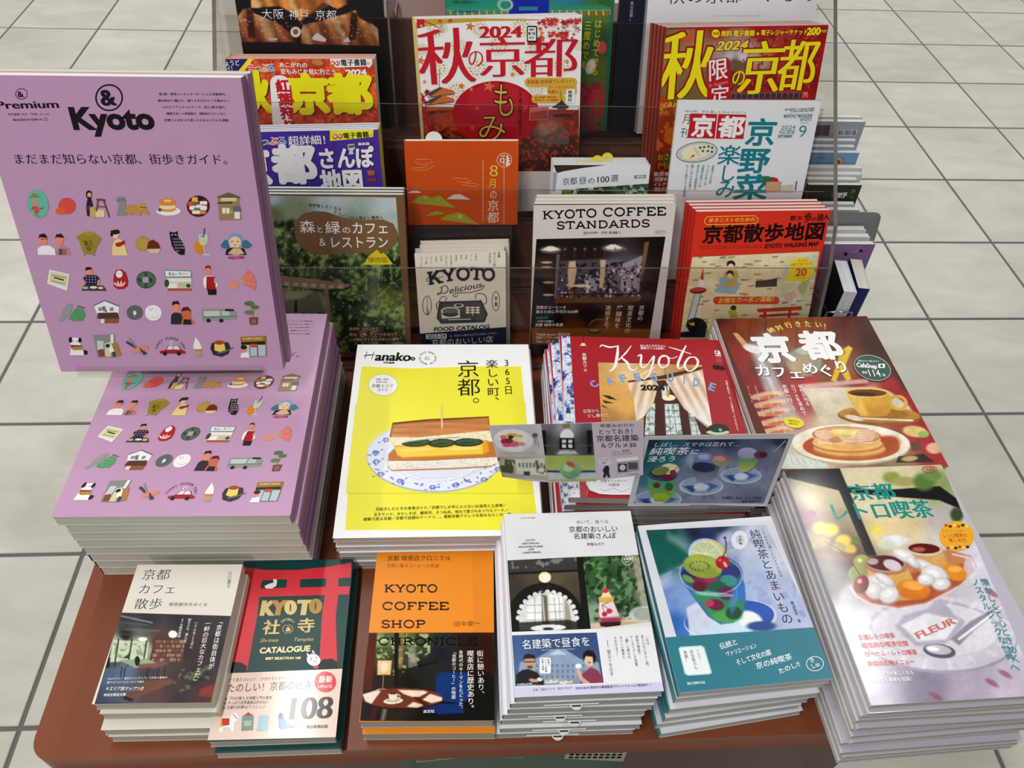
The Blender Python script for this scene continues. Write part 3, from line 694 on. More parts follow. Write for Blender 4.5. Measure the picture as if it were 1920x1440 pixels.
    A.E(809, 786, 49, 44, '626a68'); A.E(921, 788, 50, 47, 'f2f2f0'); A.P([(800, 775), (818, 778), (808, 810)], 'e9ece9'); A.E(810, 790, 10, 9, 'eeeeee'); A.E(905, 770, 30, 24, 'f7f7f5'); A.E(896, 762, 3, 3, '333'); A.E(914, 762, 3, 3, '333'); A.L([(900, 774), (912, 774)], 3, '333'); A.L(arc(930, 790, 28, 26, 20, 140, 8), 2.5, 'bbbbbb'); nx()
    A.E(1056, 752, 24, 36, SK); A.P([(1032, 745), (1036, 720), (1070, 716), (1080, 740), (1056, 734)], HR); A.P([(1026, 856), (1028, 800), (1046, 785), (1090, 790), (1105, 820), (1100, 857)], '33333a'); A.E(1118, 790, 30, 34, 'cf6a4c'); A.P([(1086, 780), (1098, 755), (1130, 752), (1150, 780), (1126, 772)], '5e2030'); A.P([(1088, 857), (1095, 820), (1145, 812), (1170, 857)], 'cf6a4c'); A.P([(1098, 858), (1104, 826), (1146, 828), (1152, 858)], '2c2b30'); nx()
    A.P([(1210, 768), (1385, 762), (1418, 780), (1420, 826), (1216, 836)], '8c9c8c'); A.P([(1222, 778), (1320, 776), (1320, 806), (1228, 808)], 'c4ccc8'); A.P([(1330, 778), (1376, 776), (1380, 804), (1332, 805)], 'b8c2c4'); A.L([(1214, 816), (1420, 808)], 5, '66756a'); A.P([(1352, 764), (1402, 766), (1404, 778), (1350, 778)], '2c2c2e'); A.E(1252, 834, 13, 12, '2a2a2a'); A.E(1328, 834, 13, 12, '2a2a2a'); nx()
    A.L([(1518, 815), (1512, 780), (1530, 750), (1500, 735)], 11, 'b08a52'); A.E(1496, 732, 30, 15, '54774a'); A.E(1530, 754, 26, 13, '54774a'); A.E(1496, 785, 30, 14, '5f8452'); A.P([(1494, 816), (1550, 814), (1546, 858), (1500, 860)], '7c4a40'); A.R(1510, 826, 1536, 850, '8f6a5c'); nx()
    # row five
    A.P([(422, 1042), (425, 985), (418, 950), (430, 936), (475, 938), (486, 950), (484, 985), (500, 1000), (508, 1042)], W); A.E(424, 950, 11, 18, '2b2528'); A.E(480, 952, 10, 16, '2b2528'); A.E(440, 958, 3, 4, '333'); A.E(462, 958, 3, 4, '333'); A.P([(424, 980), (488, 982), (494, 1000), (430, 1004)], '8e3a3c'); A.P([(432, 992), (496, 990), (500, 1010), (440, 1012)], 'b58a3c'); A.P([(500, 1010), (526, 1016), (526, 1036), (506, 1040)], '2b2832'); nx()
    A.P([(560, 922), (688, 916), (694, 1056), (586, 1054)], '8b8c88'); A.R(584, 956, 622, 1010, 'c3d0d0'); A.P([(628, 972), (662, 962), (668, 1050), (634, 1050)], 'dccfa6'); A.P([(588, 1010), (620, 1004), (632, 1048), (596, 1050)], '8a4a3e'); A.P([(668, 976), (704, 964), (730, 1045), (684, 1052)], 'ad7f48'); A.P([(640, 970), (670, 976), (690, 1030), (662, 1025)], 'f1efe4'); A.P([(672, 1020), (694, 1022), (696, 1052), (680, 1050)], '3a465e'); A.R(664, 918, 682, 970, 'eceae6'); A.E(648, 985, 14, 12, '3a2f2c'); nx()
    A.L([(760, 962), (880, 1035)], 15, '4a4a4c'); A.L([(775, 940), (850, 1030)], 11, '8a8c8e'); A.P([(800, 1005), (860, 985), (892, 985), (890, 1010), (850, 1015), (805, 1032)], 'e18a6c'); A.L([(840, 1000), (868, 1032), (860, 1040)], 9, '3c3c3f'); nx()
    A.P([(958, 1018), (992, 1012), (1010, 984), (1072, 984), (1092, 1010), (1114, 1020), (1112, 1034), (960, 1032)], 'a32a2c'); A.P([(1000, 1008), (1014, 986), (1068, 986), (1084, 1008)], 'd6e0e6'); A.L([(1040, 984), (1040, 1012)], 4, 'a32a2c'); A.E(990, 1032, 13, 12, '2c2628'); A.E(1074, 1032, 13, 12, '2c2628'); A.E(1030, 970, 10, 10, 'f0f0ee'); A.E(1030, 970, 5, 5, '3a6a48'); A.ARC('LUCKY CLOVER TAXI', 1022, 1030, 84, -70, 72, 14, '4c3a4a', .01); nx()
    A.P([(1160, 1000), (1164, 970), (1172, 935), (1188, 950), (1204, 975), (1212, 1002), (1186, 1010)], 'f1eff0'); A.P([(1170, 1004), (1210, 1004), (1206, 1038), (1176, 1038)], 'cf9c56'); A.P([(1178, 1038), (1216, 1038), (1216, 1056), (1182, 1054)], 'a09aa0'); A.L([(1170, 1015), (1210, 1013)], 4, 'a87236'); nx()
    A.P([(1262, 1000), (1270, 970), (1300, 962), (1370, 965), (1385, 1000), (1370, 1035), (1330, 1052), (1280, 1040)], '353438'); A.P([(1288, 965), (1345, 965), (1354, 1012), (1318, 1022), (1288, 1012)], 'eccf6e'); A.E(1316, 966, 30, 13, 'a04c26'); A.L([(1305, 1030), (1345, 1022), (1400, 998)], 8, '6e6e76'); nx()
    A.P([(1442, 932), (1598, 926), (1600, 1048), (1456, 1052)], '8d6a38'); A.P([(1442, 932), (1588, 928), (1590, 962), (1446, 965)], 'a07628'); A.T('✤中野伊三郎商店', 1458, 952, 1578, 948, 15, 'e2cf9a', .02, res=1); A.P([(1446, 964), (1590, 958), (1594, 976), (1450, 980)], '2c2826'); A.R(1460, 980, 1594, 1046, 'b5c6d0'); A.L([(1545, 980), (1548, 1046)], 7, '5a5a5c'); A.L([(1500, 980), (1502, 1046)], 4, '5a5a5c'); A.R(1504, 974, 1546, 994, 'd24a32'); A.E(1464, 1006, 17, 20, SK); A.E(1464, 994, 19, 13, HR); A.P([(1444, 1056), (1448, 1028), (1488, 1024), (1500, 1056)], W); nx()
    A.fr(0, 0, 1)


def art_sandwich(A):
    A.UV(0, 0, 1, 1, 'f3f5f8'); A.fr(620, 620, 3.84); K = '1c1c1c'
    A.P([(224, 258), (600, 272), (1000, 258), (1370, 258), (1452, 1085), (1500, 1440), (1000, 1436), (105, 1436), (150, 800)], 'ece640')
    A.C([(262, 150, 4), (250, 190, 5), (246, 203, 3)], 4, K); A.C([(238, 180, 5), (280, 176, 8), (320, 174, 3)], 5, K); A.C([(312, 152, 4), (300, 190, 5), (295, 210, 3)], 4, K)
    A.T('anako', 316, 216, 574, 219, 62, K, .01, .03, sh=.08); A.L([(330, 206), (560, 210)], 2, K); A.E(592, 203, 17, 14, K); A.E(592, 203, 8, 8, 'aaaab0'); A.T('特別編集', 378, 238, 460, 240, 15, K, .03)
    A.ARC('MAGAZINE HOUSE MOOK KYOTO 特別 ', 698, 198, 52, -170, 170, 11, '333', .01, ry=38); A.L([(680, 208), (682, 190), (690, 196), (698, 192), (706, 190), (712, 206), (680, 208)], 3, '333')
    A.E(377, 392, 106, 79, 'bdbfa0', 2, 40); A.E(377, 392, 102, 75, 'f1f1f2', 2, 40)
    for t, x0, x1, y, h in (('祇園、岡崎、', 326, 430, 359, 15), ('哲学の道…', 326, 424, 378, 14), ('京都エリア', 293, 452, 412, 26), ('ガイド', 334, 412, 440, 24)): A.T(t, x0, y, x1, y + 1, h, K, 0, .012)
    A.V('京都', 988, 212, 997, 476, 156, K, -.006, .006, res=5); A.L(arc(1046, 504, 19, 15, 0, 350, 16), 5, K, closed=True)
    A.V('楽しい町、', 1158, 208, 1178, 545, 84, K, -.005, .008, res=4); A.V('365日', 1264, 200, 1282, 462, 62, K, -.005, .008, res=4)

    def f(p):
        p.fill('ece640').el(745, 912, 487, 256, 'a9b3cc', 1, .02).el(745, 906, 484, 250, 'd8def0', 1, .02, c2='e4e8f4').el(760, 905, 380, 175, 'c9d2e8', 2, .03).el(762, 902, 360, 160, 'e2e7f3', 2, .04, c2='d6deee')
        p.el(740, 905, 470, 240, 'e6eaf6', 1, .02, .4)
        r = random.Random(3)
        for i in range(64):
            a = r.uniform(0, 6.28); k = r.uniform(.84, .95)
            if math.sin(a) < -.35: continue
            p.el(745 + 480 * k * math.cos(a), 908 + 246 * k * math.sin(a), r.uniform(5, 18), r.uniform(4, 9), '6a80c8' if i % 3 else '4c63b4', r.uniform(-50, 50), .4, .8)
        for i in range(46):
            a = r.uniform(.2, 2.9); p.el(760 + 300 * math.cos(a), 930 + 150 * math.sin(a), 13, 5, 'f7f8fc', r.uniform(-40, 40), .4, .9).el(764 + 300 * math.cos(a), 936 + 150 * math.sin(a), 11, 3, 'b2bbd2', r.uniform(-40, 40), .5, .6)
        for (x, y) in ((325, 880), (330, 945), (500, 1085), (735, 1130), (900, 1115), (1105, 1075), (1205, 1000), (400, 790), (360, 1035)):
            for k in range(6): p.el(x + 20 * math.cos(k * 1.05), y + 12 * math.sin(k * 1.05), 11, 5, '5a70c4' if k % 2 else '3f56a8', k * 60 * .7, .5, .85)
            p.ln([(x - 50, y + 16), (x, y), (x + 44, y - 20)], 2.5, '7c90d0', 3, .7).el(x - 52, y + 18, 9, 5, '5a70c4', 20, .5, .8).el(x + 46, y - 20, 9, 5, '5a70c4', -30, .5, .8)
        # bread, egg, cucumber
        p.pl([(415, 890), (470, 840), (1170, 800), (1195, 900), (1195, 960), (1150, 980), (450, 1008), (412, 985)], 'b87334', 6)
        p.pl([(415, 925), (700, 925), (1195, 900), (1196, 955), (1150, 975), (900, 988), (440, 1005), (414, 975)], 'f1ead4', 4, c2='e6e3da')
        p.pl([(412, 990), (440, 1006), (900, 992), (1160, 978), (1160, 984), (900, 1000), (440, 1014)], 'b06a2c', 4)
        p.pl([(415, 925), (700, 925), (1195, 900), (1195, 912), (700, 938), (415, 940)], 'b86a2e', 5)
        p.pl([(455, 830), (1130, 790), (1142, 870), (1100, 895), (900, 905), (520, 920), (480, 905)], 'd99a1c', 6).pl([(455, 840), (1120, 790), (1140, 865), (1090, 888), (900, 895), (520, 912), (482, 895)], 'eebe35', 8, c2='f3cf4c')
        p.el(620, 860, 120, 14, 'f6dd74', -3, .6, .8).el(960, 850, 130, 14, 'f8e08a', -2, .6, .8).pl([(1090, 800), (1138, 790), (1140, 880), (1100, 890)], 'd88a14', 10, .6).el(1112, 850, 18, 40, 'e0a030', 5, .5, .7)
        for x, y, rx in ((615, 808, 105), (800, 812, 100), (990, 806, 108)): p.el(x, y, rx, 31, '1c2c1c', -2, .08).el(x + 4, y - 2, rx - 18, 22, '3c5a34', -2, .25).el(x - 10, y + 4, rx - 50, 6, '22381f', -4, .5)
        p.pl([(450, 665), (700, 640), (1138, 620), (1148, 700), (1150, 760), (430, 800), (424, 770)], '9c5526', 5, c2='c77d40').pl([(455, 680), (1130, 628), (1140, 735), (430, 778)], 'c47c42', 16, c2='cf8b50', op=.9)
        p.pl([(450, 665), (700, 640), (1138, 620), (1138, 628), (700, 650), (455, 678)], '4a2814', 5, .8).ln([(448, 668), (428, 770)], 7, '7a3f1a', 6)
        m = Paint(p.X, p.Y); m.fill('000000').pl([(455, 672), (1134, 628), (1144, 740), (430, 780)], 'ffffff', 10); n = vnoise(p.X * .35 + p.Y, p.Y * 6, 80, 4); p.c = p.c * (1 + (n - .5)[:, None] * .35 * m.c / 255)
        p.pl([(425, 770), (620, 770), (1140, 722), (1158, 740), (1155, 790), (1090, 785), (900, 768), (720, 780), (560, 800), (430, 838), (412, 815)], 'f3e8c2', 4, c2='efe6cb')
        m = Paint(p.X, p.Y); m.fill('000000').pl([(425, 775), (1150, 730), (1155, 785), (620, 795), (425, 830)], 'ffffff', 4).pl([(415, 940), (1190, 912), (1160, 972), (440, 1000)], 'ffffff', 4); n = vnoise(p.X, p.Y, 14, 9); p.c = p.c * (1 - np.clip(n - .5, 0, 1)[:, None] * .45 * m.c / 255)
        p.ln([(797, 540), (803, 700)], 13, 'd9b088', 3).ln([(794, 540), (800, 700)], 4, 'f2dcc0', 3)
        a = np.clip((np.hypot((p.X - 745) / 487, (p.Y - 912) / 256) - 1) * 60, 0, 1) * np.clip((np.hypot((p.X - 700) / 520, (p.Y - 800) / 230) - 0) * 1, 0, 1)
    A.photo([(180, 530), (1400, 520), (1450, 1172), (110, 1172)], .0007, f, 0)
    for t, x0, x1, y0, y1 in (('早起きしたときの食事ガイド／京都でしか手に入らないお道具と土産物／', 322, 1268, 1299, 1270), ('玉子サンド、からしそば、鯖寿司、きつね丼。地元で愛されるソウルフード／', 308, 1280, 1338, 1304), ('建築で巡る京都／京都で話題のドーナツ…。最新京都アドレスを知るならこの一冊', 234, 1300, 1372, 1335)): A.T(t, x0, y0, x1, y1, 24, K, 0, .01, res=2)
    A.fr(0, 0, 1)


def art_cafeguide(A):
    R_ = 'a62830'; A.UV(0, 0, 1, 1, R_); A.fr(1020, 600, 3.84)
    # strip of blue flower print by the spine
    def fl(p):
        p.fill('e4e7ee'); n = vnoise(p.X, p.Y, 34, 3, 3); n2 = vnoise(p.X, p.Y, 12, 8, 2)
        p.mix(np.clip((n - .55) * 16, 0, 1) * (.4 + .6 * n2), '3a4f9c').mix(np.clip((n - .64) * 16, 0, 1), '2c3d86').mix(np.clip((.06 - abs(n - .42)) * 22, 0, 1) * .5, '6f82bb')
    A.photo([(125, 108), (186, 106), (262, 1290), (165, 1290)], .0008, fl)
    A.L([(386, 304), (1140, 322)], 2, '5c1a20'); A.L([(386, 304), (416, 830)], 2, '5c1a20')

    def f(p):
        p.idw([(400, 320, 'c99a5a'), (600, 340, 'e8c890'), (700, 420, 'e6bf7e'), (430, 500, 'dca457'), (600, 600, 'e0aa5e'), (500, 750, 'b8814a'), (1000, 330, 'b98a58'), (1150, 420, 'dcb890'), (1170, 650, 'c0a284'), (650, 780, 'c28b50')])
        p.pl([(395, 305), (850, 315), (850, 345), (560, 380), (400, 400)], 'c9a069', 30, .5)
        p.pl([(600, 440), (850, 400), (1140, 335), (1140, 355), (870, 425), (610, 450)], '55301f', 3)
        # window
        p.pl([(790, 440), (900, 430), (1010, 640), (1180, 780), (1230, 840), (715, 840), (720, 640)], '4a2a22', 4)
        for q in ([(735, 690), (775, 600), (800, 600), (795, 830), (725, 830)], [(868, 606), (968, 604), (995, 825), (880, 828)], [(1035, 640), (1080, 690), (1130, 825), (1062, 828)], [(845, 480), (900, 470), (905, 560), (850, 560)]):
            p.pl(q, 'd2e0e2', 3); p.speck(18, '6f8f74', .55, 5, q, .8)
        for x0, x1 in ((895, 912), (930, 955), (760, 755), (1075, 1105)): p.ln([(x0, 605), (x1, 830)], 3, '3a2620', 2)
        for y in (650, 700, 750, 800): p.ln([(730, y), (1130, y)], 3, '3a2620', 2, .75)
        p.pl([(600, 455), (800, 425), (822, 470), (790, 590), (725, 690), (665, 730), (650, 600)], 'e3c7a4', 6).pl([(870, 430), (1120, 370), (1165, 400), (1215, 780), (1150, 740), (1010, 640), (930, 520)], 'e0c6b0', 6)
        m = Paint(p.X, p.Y); m.fill('000000').pl([(600, 455), (800, 425), (822, 470), (790, 590), (725, 690), (665, 730), (650, 600)], 'ffffff', 6).pl([(870, 430), (1120, 370), (1165, 400), (1215, 780), (1150, 740), (1010, 640), (930, 520)], 'ffffff', 6)
        n = np.sin((p.X + (p.Y - 400) * np.where(p.X < 840, .25, -.55)) / 11.0) * .12 + .02; p.c = p.c * (1 + n[:, None] * m.c / 255)
        p.mix(m.c[:, 0] / 255 * np.clip((p.Y - 560) / 220, 0, .6), 'f2f1f6')
        p.ln([(868, 330), (885, 520)], 3, '3a2418', 2).el(898, 560, 48, 22, 'f0e6c4', 0, .1).el(893, 530, 10, 26, 'c98a3e', 0, .4)
        for q in ([(415, 540), (470, 545), (525, 575), (470, 570)], [(418, 575), (470, 590), (505, 600), (440, 600)], [(416, 610), (465, 640), (420, 625)]): p.pl(q, '2a2f24', 4)
    A.photo([(388, 306), (1136, 324), (1225, 835), (418, 835)], .0007, f)
    W = 'f4f0ee'
    A.C([(402, 196, 6), (418, 182, 9), (470, 196, 12), (520, 190, 8), (532, 184, 5)], 8, W)
    A.C([(532, 184, 12), (528, 250, 22), (512, 330, 22), (480, 366, 9), (468, 360, 5)], 14, W); A.C([(628, 186, 6), (590, 236, 12), (536, 290, 8)], 8, W); A.C([(556, 270, 10), (600, 310, 20), (618, 352, 17), (650, 360, 9), (672, 340, 5)], 12, W)
    A.C([(672, 262, 6), (700, 256, 15), (696, 320, 16), (716, 342, 10), (748, 318, 7), (790, 262, 12), (786, 300, 16), (762, 380, 12), (728, 424, 8), (704, 416, 7), (700, 396, 5), (740, 372, 5), (800, 340, 5)], 10, W)
    A.C([(872, 262, 7), (840, 268, 14), (826, 310, 18), (850, 344, 9), (892, 322, 12), (896, 276, 16), (866, 256, 8), (840, 262, 6)], 10, W); A.C([(890, 272, 5), (930, 276, 5), (960, 262, 5)], 5, W)
    A.C([(1022, 184, 9), (990, 250, 19), (964, 320, 19), (972, 350, 10), (1010, 334, 6)], 10, W); A.C([(898, 196, 4), (960, 214, 8), (1060, 246, 5)], 6, W)
    A.C([(1072, 268, 7), (1040, 276, 14), (1012, 326, 19), (1040, 368, 10), (1090, 346, 12), (1108, 300, 18), (1086, 270, 10), (1060, 270, 6)], 10, W)
    A.T('ほんまに今行きたい', 692, 194, 880, 198, 17, W, .02, res=2); A.T('最新カフェ230軒。', 696, 212, 884, 216, 17, W, .02, res=2)
    for i, (ch, x, y, a) in enumerate((('C', 378, 480, -28), ('A', 486, 460, -18), ('F', 580, 446, -12), ('E', 680, 440, -5), ('G', 796, 440, 0), ('U', 912, 442, 3), ('I', 1008, 460, 8), ('D', 1092, 476, 12), ('E', 1200, 508, 18))):
        c, q = math.cos(math.radians(a)), math.sin(math.radians(a)); wd = {'I': 14}.get(ch, 50)
        A.T(ch, x - wd / 2 * c, y - wd / 2 * q, x + wd / 2 * c, y + wd / 2 * q, 56, '7ea6dc', .035)
    A.T('2024', 698, 506, 872, 508, 36, '16130f', .04)
    A.V('京都カフェ', 288, 240, 298, 374, 30, W, .02); A.P([(258, 190), (272, 166), (292, 168), (306, 190)], 'e6b06a'); A.L([(281, 108), (282, 168)], 2, '3a1418'); A.E(282, 180, 12, 7, 'f4e6c8')
    A.T('C&', 1228, 246, 1272, 248, 24, W, .05); A.T('Life', 1234, 262, 1276, 264, 12, W, .05)
    for y in (274, 284, 294, 304): A.L([(1238, y), (1284, y + 2)], 2, 'd98f92')
    A.P([(1214, 324), (1290, 336), (1300, 362), (1218, 354)], '17100f'); A.L([(1290, 340), (1306, 360)], 5, '17100f')
    A.V('老舗も新店も、カフェは異世界への入り口です。', 1310, 438, 1396, 812, 15, W, .01, res=2)
    A.T('日常から', 282, 674, 400, 668, 26, W, -.005); A.T('少し離れて。', 312, 706, 500, 700, 26, W, -.005)
    A.E(1252, 790, 78, 38, '1f2a20'); A.E(1250, 812, 84, 16, 'c9cfc0'); A.E(1254, 782, 70, 32, '2c3a2a'); A.E(1268, 795, 14, 10, 'a0b098', 20)
    A.P([(330, 1110), (640, 1100), (700, 1200), (640, 1262), (480, 1262), (400, 1256), (330, 1230), (300, 1180)], 'e6e9ee'); A.C([(400, 1215, 3), (440, 1235, 5), (500, 1215, 4), (560, 1240, 5), (620, 1215, 3)], 4, '9fb4cf')
    A.T('京都カフェガイド', 405, 1172, 600, 1172, 20, '3a3f4c', .005); A.T('10周年', 462, 1202, 548, 1202, 22, '3a3f4c', .005)
    A.fr(0, 0, 1)


def art_pancake(A):
    A.UV(0, 0, 1, 1, '5a2c20'); A.fr(1320, 580, 3.84)

    def f(p):
        p.idw([(100, 80, '3a1c14'), (300, 80, '7a3a22'), (600, 70, '843f22'), (800, 80, '7c3a20'), (1000, 90, '5c2a1c'), (1150, 70, '4c261c'), (1250, 250, '3c1f18'), (1350, 350, '50281c'), (1450, 480, '30201a'), (1500, 600, '3c2c22'),
               (150, 150, '6b2e1c'), (250, 350, '8a2a20'), (300, 550, '8c1f24'), (350, 760, '8c1c24'), (380, 880, '921f26'), (480, 300, '8a8a86'), (420, 420, '5e2c1e'), (700, 120, '8b4526'), (900, 500, '7c4c34'), (1000, 480, '8a5c40'),
               (800, 620, 'a52a2e'), (760, 560, 'b23a3c'), (900, 640, 'cfc2b0'), (1100, 560, '8c2a2c'), (900, 780, 'cdc0a4'), (1350, 560, 'a0262c'), (1500, 680, 'b03034'), (1600, 900, 'a02a2c'), (1700, 1080, 'a0282c'), (700, 1050, 'd8cfb4'), (600, 1080, 'cfc8ac'), (1400, 1100, '8c7858'), (1200, 640, 'c8b098')], 3.4)
        for a in range(12): p.ln([(120 + a * 110, 60), (60 + a * 120, 330)], 8, '4a1f14', 16, .5)
        p.pl([(320, 240), (440, 250), (540, 520), (700, 800), (560, 900), (480, 700), (380, 430)], 'b9bcc0', 40, .75).pl([(206, 172), (240, 170), (330, 262), (290, 282)], 'caa26a', 8).el(350, 285, 70, 28, 'e9e9ea', 18, .5).ln([(380, 300), (520, 620)], 26, 'd9dde2', 30, .8)
        p.el(720, 380, 130, 100, '8f9c88', 10, .3).el(700, 400, 90, 80, 'c9a078', 0, .5, .6).el(720, 300, 60, 26, 'b8c8b8', 0, .5)
        p.pl([(980, 300), (1040, 262), (1070, 280), (1020, 400), (1060, 500), (1030, 525), (980, 440), (950, 525), (915, 510), (960, 380)], 'e0b830', 10)
        for i, y in enumerate((600, 660, 720, 790, 850)): p.el(450 + i * 20, y + 20, 130, 26, 'e9c9a0', -8, .5, .8).el(470 + i * 20, y + 30, 70, 13, 'c9622c', -8, .5, .8)
        p.pl([(700, 560), (1200, 560), (1560, 640), (1600, 800), (1000, 830), (850, 830)], 'd9cebb', 18, c2='cdbda0').pl([(700, 540), (1180, 500), (1180, 530), (740, 572)], 'd9b0a8', 16, .9)
        p.pl([(1300, 560), (1480, 600), (1680, 900), (1650, 1000), (1480, 700)], '971f25', 20)
        # saucer, cup
        p.el(1262, 770, 300, 66, '8a5a1c', 2, .04).el(1262, 758, 292, 58, 'c08a38', 2, .06, c2='a87428').el(1262, 752, 215, 40, '9c6a24', 2, .2).pl([(1020, 600), (1332, 590), (1360, 700), (1320, 765), (1230, 778), (1130, 768), (1090, 720)], 'd9a83c', 6, c2='c0882a').pl([(1020, 600), (1120, 600), (1180, 770), (1130, 768), (1090, 720)], 'f0cf70', 30, .5)
        p.el(1176, 600, 160, 36, 'e6bf5c', 1, .04).el(1176, 602, 140, 26, '6a3a1c', 1, .08).el(1150, 610, 90, 13, '3f1f12', 1, .3).el(1398, 672, 70, 56, 'd6a438', 15, .08, ring=.62)
        p.el(1080, 782, 70, 18, 'd9d0bc', 12, .2).ln([(1130, 786), (1500, 802)], 14, 'e6dcc0', 5).ln([(1130, 792), (1500, 808)], 5, '8c6a38', 5, .6)
        # plate and hotcakes
        p.el(1060, 975, 428, 148, 'b8a88c', 1, .02).el(1058, 968, 424, 142, 'f1ead8', 1, .03, c2='e9e0cc').el(1060, 980, 350, 105, 'e2d3b4', 0, .1).el(1060, 990, 348, 100, '9c3f1a', 1, .06, c2='b85a24').el(780, 985, 60, 40, 'b04a1c', 0, .5).el(1330, 960, 80, 50, 'a84c1e', 0, .6)
        p.el(1045, 1010, 262, 62, 'b0702e', 1, .04).el(1048, 1000, 258, 58, 'e6bc78', 1, .06, c2='d49a50').el(1040, 975, 256, 60, 'b87836', 1, .04).el(1030, 962, 250, 58, 'ecc78a', 1, .05, c2='e0aa62').pl([(785, 900), (1270, 910), (1270, 975), (1030, 1018), (790, 960)], 'e9bf7c', 8, c2='d69c54')
        p.el(1025, 905, 246, 62, 'a85c2a', 2, .04).el(1025, 902, 238, 56, 'dca478', 2, .06)
        for k in range(7): p.ln([(800 + k * 4, 880 + k * 14), (1240 - k * 5, 868 + k * 15)], 7, 'f0dcc8', 5, .9)
        p.pl([(890, 940), (960, 905), (1000, 950), (930, 965)], 'b07038', 14, .7).pl([(902, 885), (935, 862), (1102, 868), (1090, 905), (1062, 928), (905, 906)], 'f2e08c', 3).pl([(902, 888), (1060, 908), (1062, 928), (905, 906)], 'dfc468', 3)
        # pastry and sweets at the right, paper at the lower left
        p.el(1520, 880, 90, 40, 'd9c074', 8, .4).el(1580, 900, 40, 24, '8fae5a', 0, .5).el(1660, 1000, 60, 40, 'e0b088', 0, .4).pl([(1400, 1060), (1580, 1040), (1660, 1100), (1380, 1105)], '2a2420', 6).el(1480, 1075, 60, 20, 'b89a68', -5, .5).pl([(1480, 960), (1560, 940), (1560, 1010), (1500, 1020)], '6a4030', 8)
        p.pl([(600, 1040), (700, 1070), (880, 1110), (900, 1140), (560, 1140)], 'c9d6cc', 10)
        for k in range(6): p.ln([(620 + k * 45, 1060 + k * 8), (640 + k * 45, 1110)], 5, '8a9088', 3, .7)
        p.noise(60, .08, 3)
    A.photo([(86, 66), (1164, 50), (1780, 1142), (560, 1150)], .00075, f)
    W = 'fbfaf6'; Y = 'f0e67a'
    for ch, x, y, a in (('絶', 500, 165, -22), ('対', 556, 150, -16), ('行', 620, 134, -8), ('き', 684, 128, 0), ('た', 752, 128, 4), ('い', 826, 134, 8), ('！', 884, 148, 10)):
        c, q = math.cos(math.radians(a)), math.sin(math.radians(a)); A.T(ch, x - 25 * c, y - 25 * q, x + 25 * c, y + 25 * q, 44, Y, .02)
    A.T('京', 400, 388, 690, 384, 200, '5a2c1a', .05); A.T('京', 388, 380, 680, 376, 200, W, .045, res=5); A.T('都', 750, 368, 1040, 362, 200, '5a2c1a', .05); A.T('都', 738, 360, 1030, 354, 200, W, .045, res=5)
    for ch, x0, x1, y, h in (('カ', 380, 496, 486, 86), ('フ', 500, 610, 496, 84), ('ェ', 612, 740, 506, 76), ('め', 716, 838, 470, 82), ('ぐ', 838, 950, 490, 90), ('り', 950, 1060, 462, 90)): A.T(ch, x0 + 4, y + 4, x1 + 4, y + 3, h, '5a2c1a', .04); A.T(ch, x0, y, x1, y - 1, h, W, .035)
    A.E(1210, 425, 142, 92, '2c4a40', 18, 40); A.E(1210, 425, 136, 87, 'd9e0d8', 18, 40); A.E(1210, 425, 133, 84, '3a5a4e', 18, 40)
    A.T('有名カフェ一挙にガイド', 1112, 382, 1262, 386, 14, W, .01, res=1); A.T('CafeSnap', 1098, 418, 1246, 430, 30, W, .03, sh=.1); A.RR(1252, 396, 1300, 426, 6, W); A.E(1276, 411, 11, 10, '3a5a4e'); A.T('厳選', 1138, 466, 1176, 468, 17, W, .02); A.T('114', 1180, 484, 1276, 490, 48, W, .005); A.T('店', 1284, 486, 1308, 488, 20, W, .01)
    A.V('個性が光る', 688, 546, 748, 700, 34, W, .005); A.V('カフェを求めて', 630, 546, 726, 770, 34, W, .005); A.V('京都へ行こう', 572, 546, 648, 740, 34, W, .005)
    for x, n, t in ((488, 350, 'とりノ屋にのせる絶品・喫茶・自家焙煎'), (366, 230, 'カテゴリー別・めぐり案内'), (440, 330, 'スポットめぐり京の道具・甘味・茶寮'), (310, 130, 'コーヒーと')): A.V(t, x, 552, x + n * .28, 552 + n, 17, 'e9dcd2', 0, res=1)
    A.E(646, 820, 74, 38, 'e6d634', 10); A.T('京都街歩き', 600, 812, 692, 826, 16, '6b5a10', .01, res=1); A.T('MAP付', 612, 834, 676, 842, 16, '6b5a10', .02, res=1)
    A.fr(0, 0, 1)


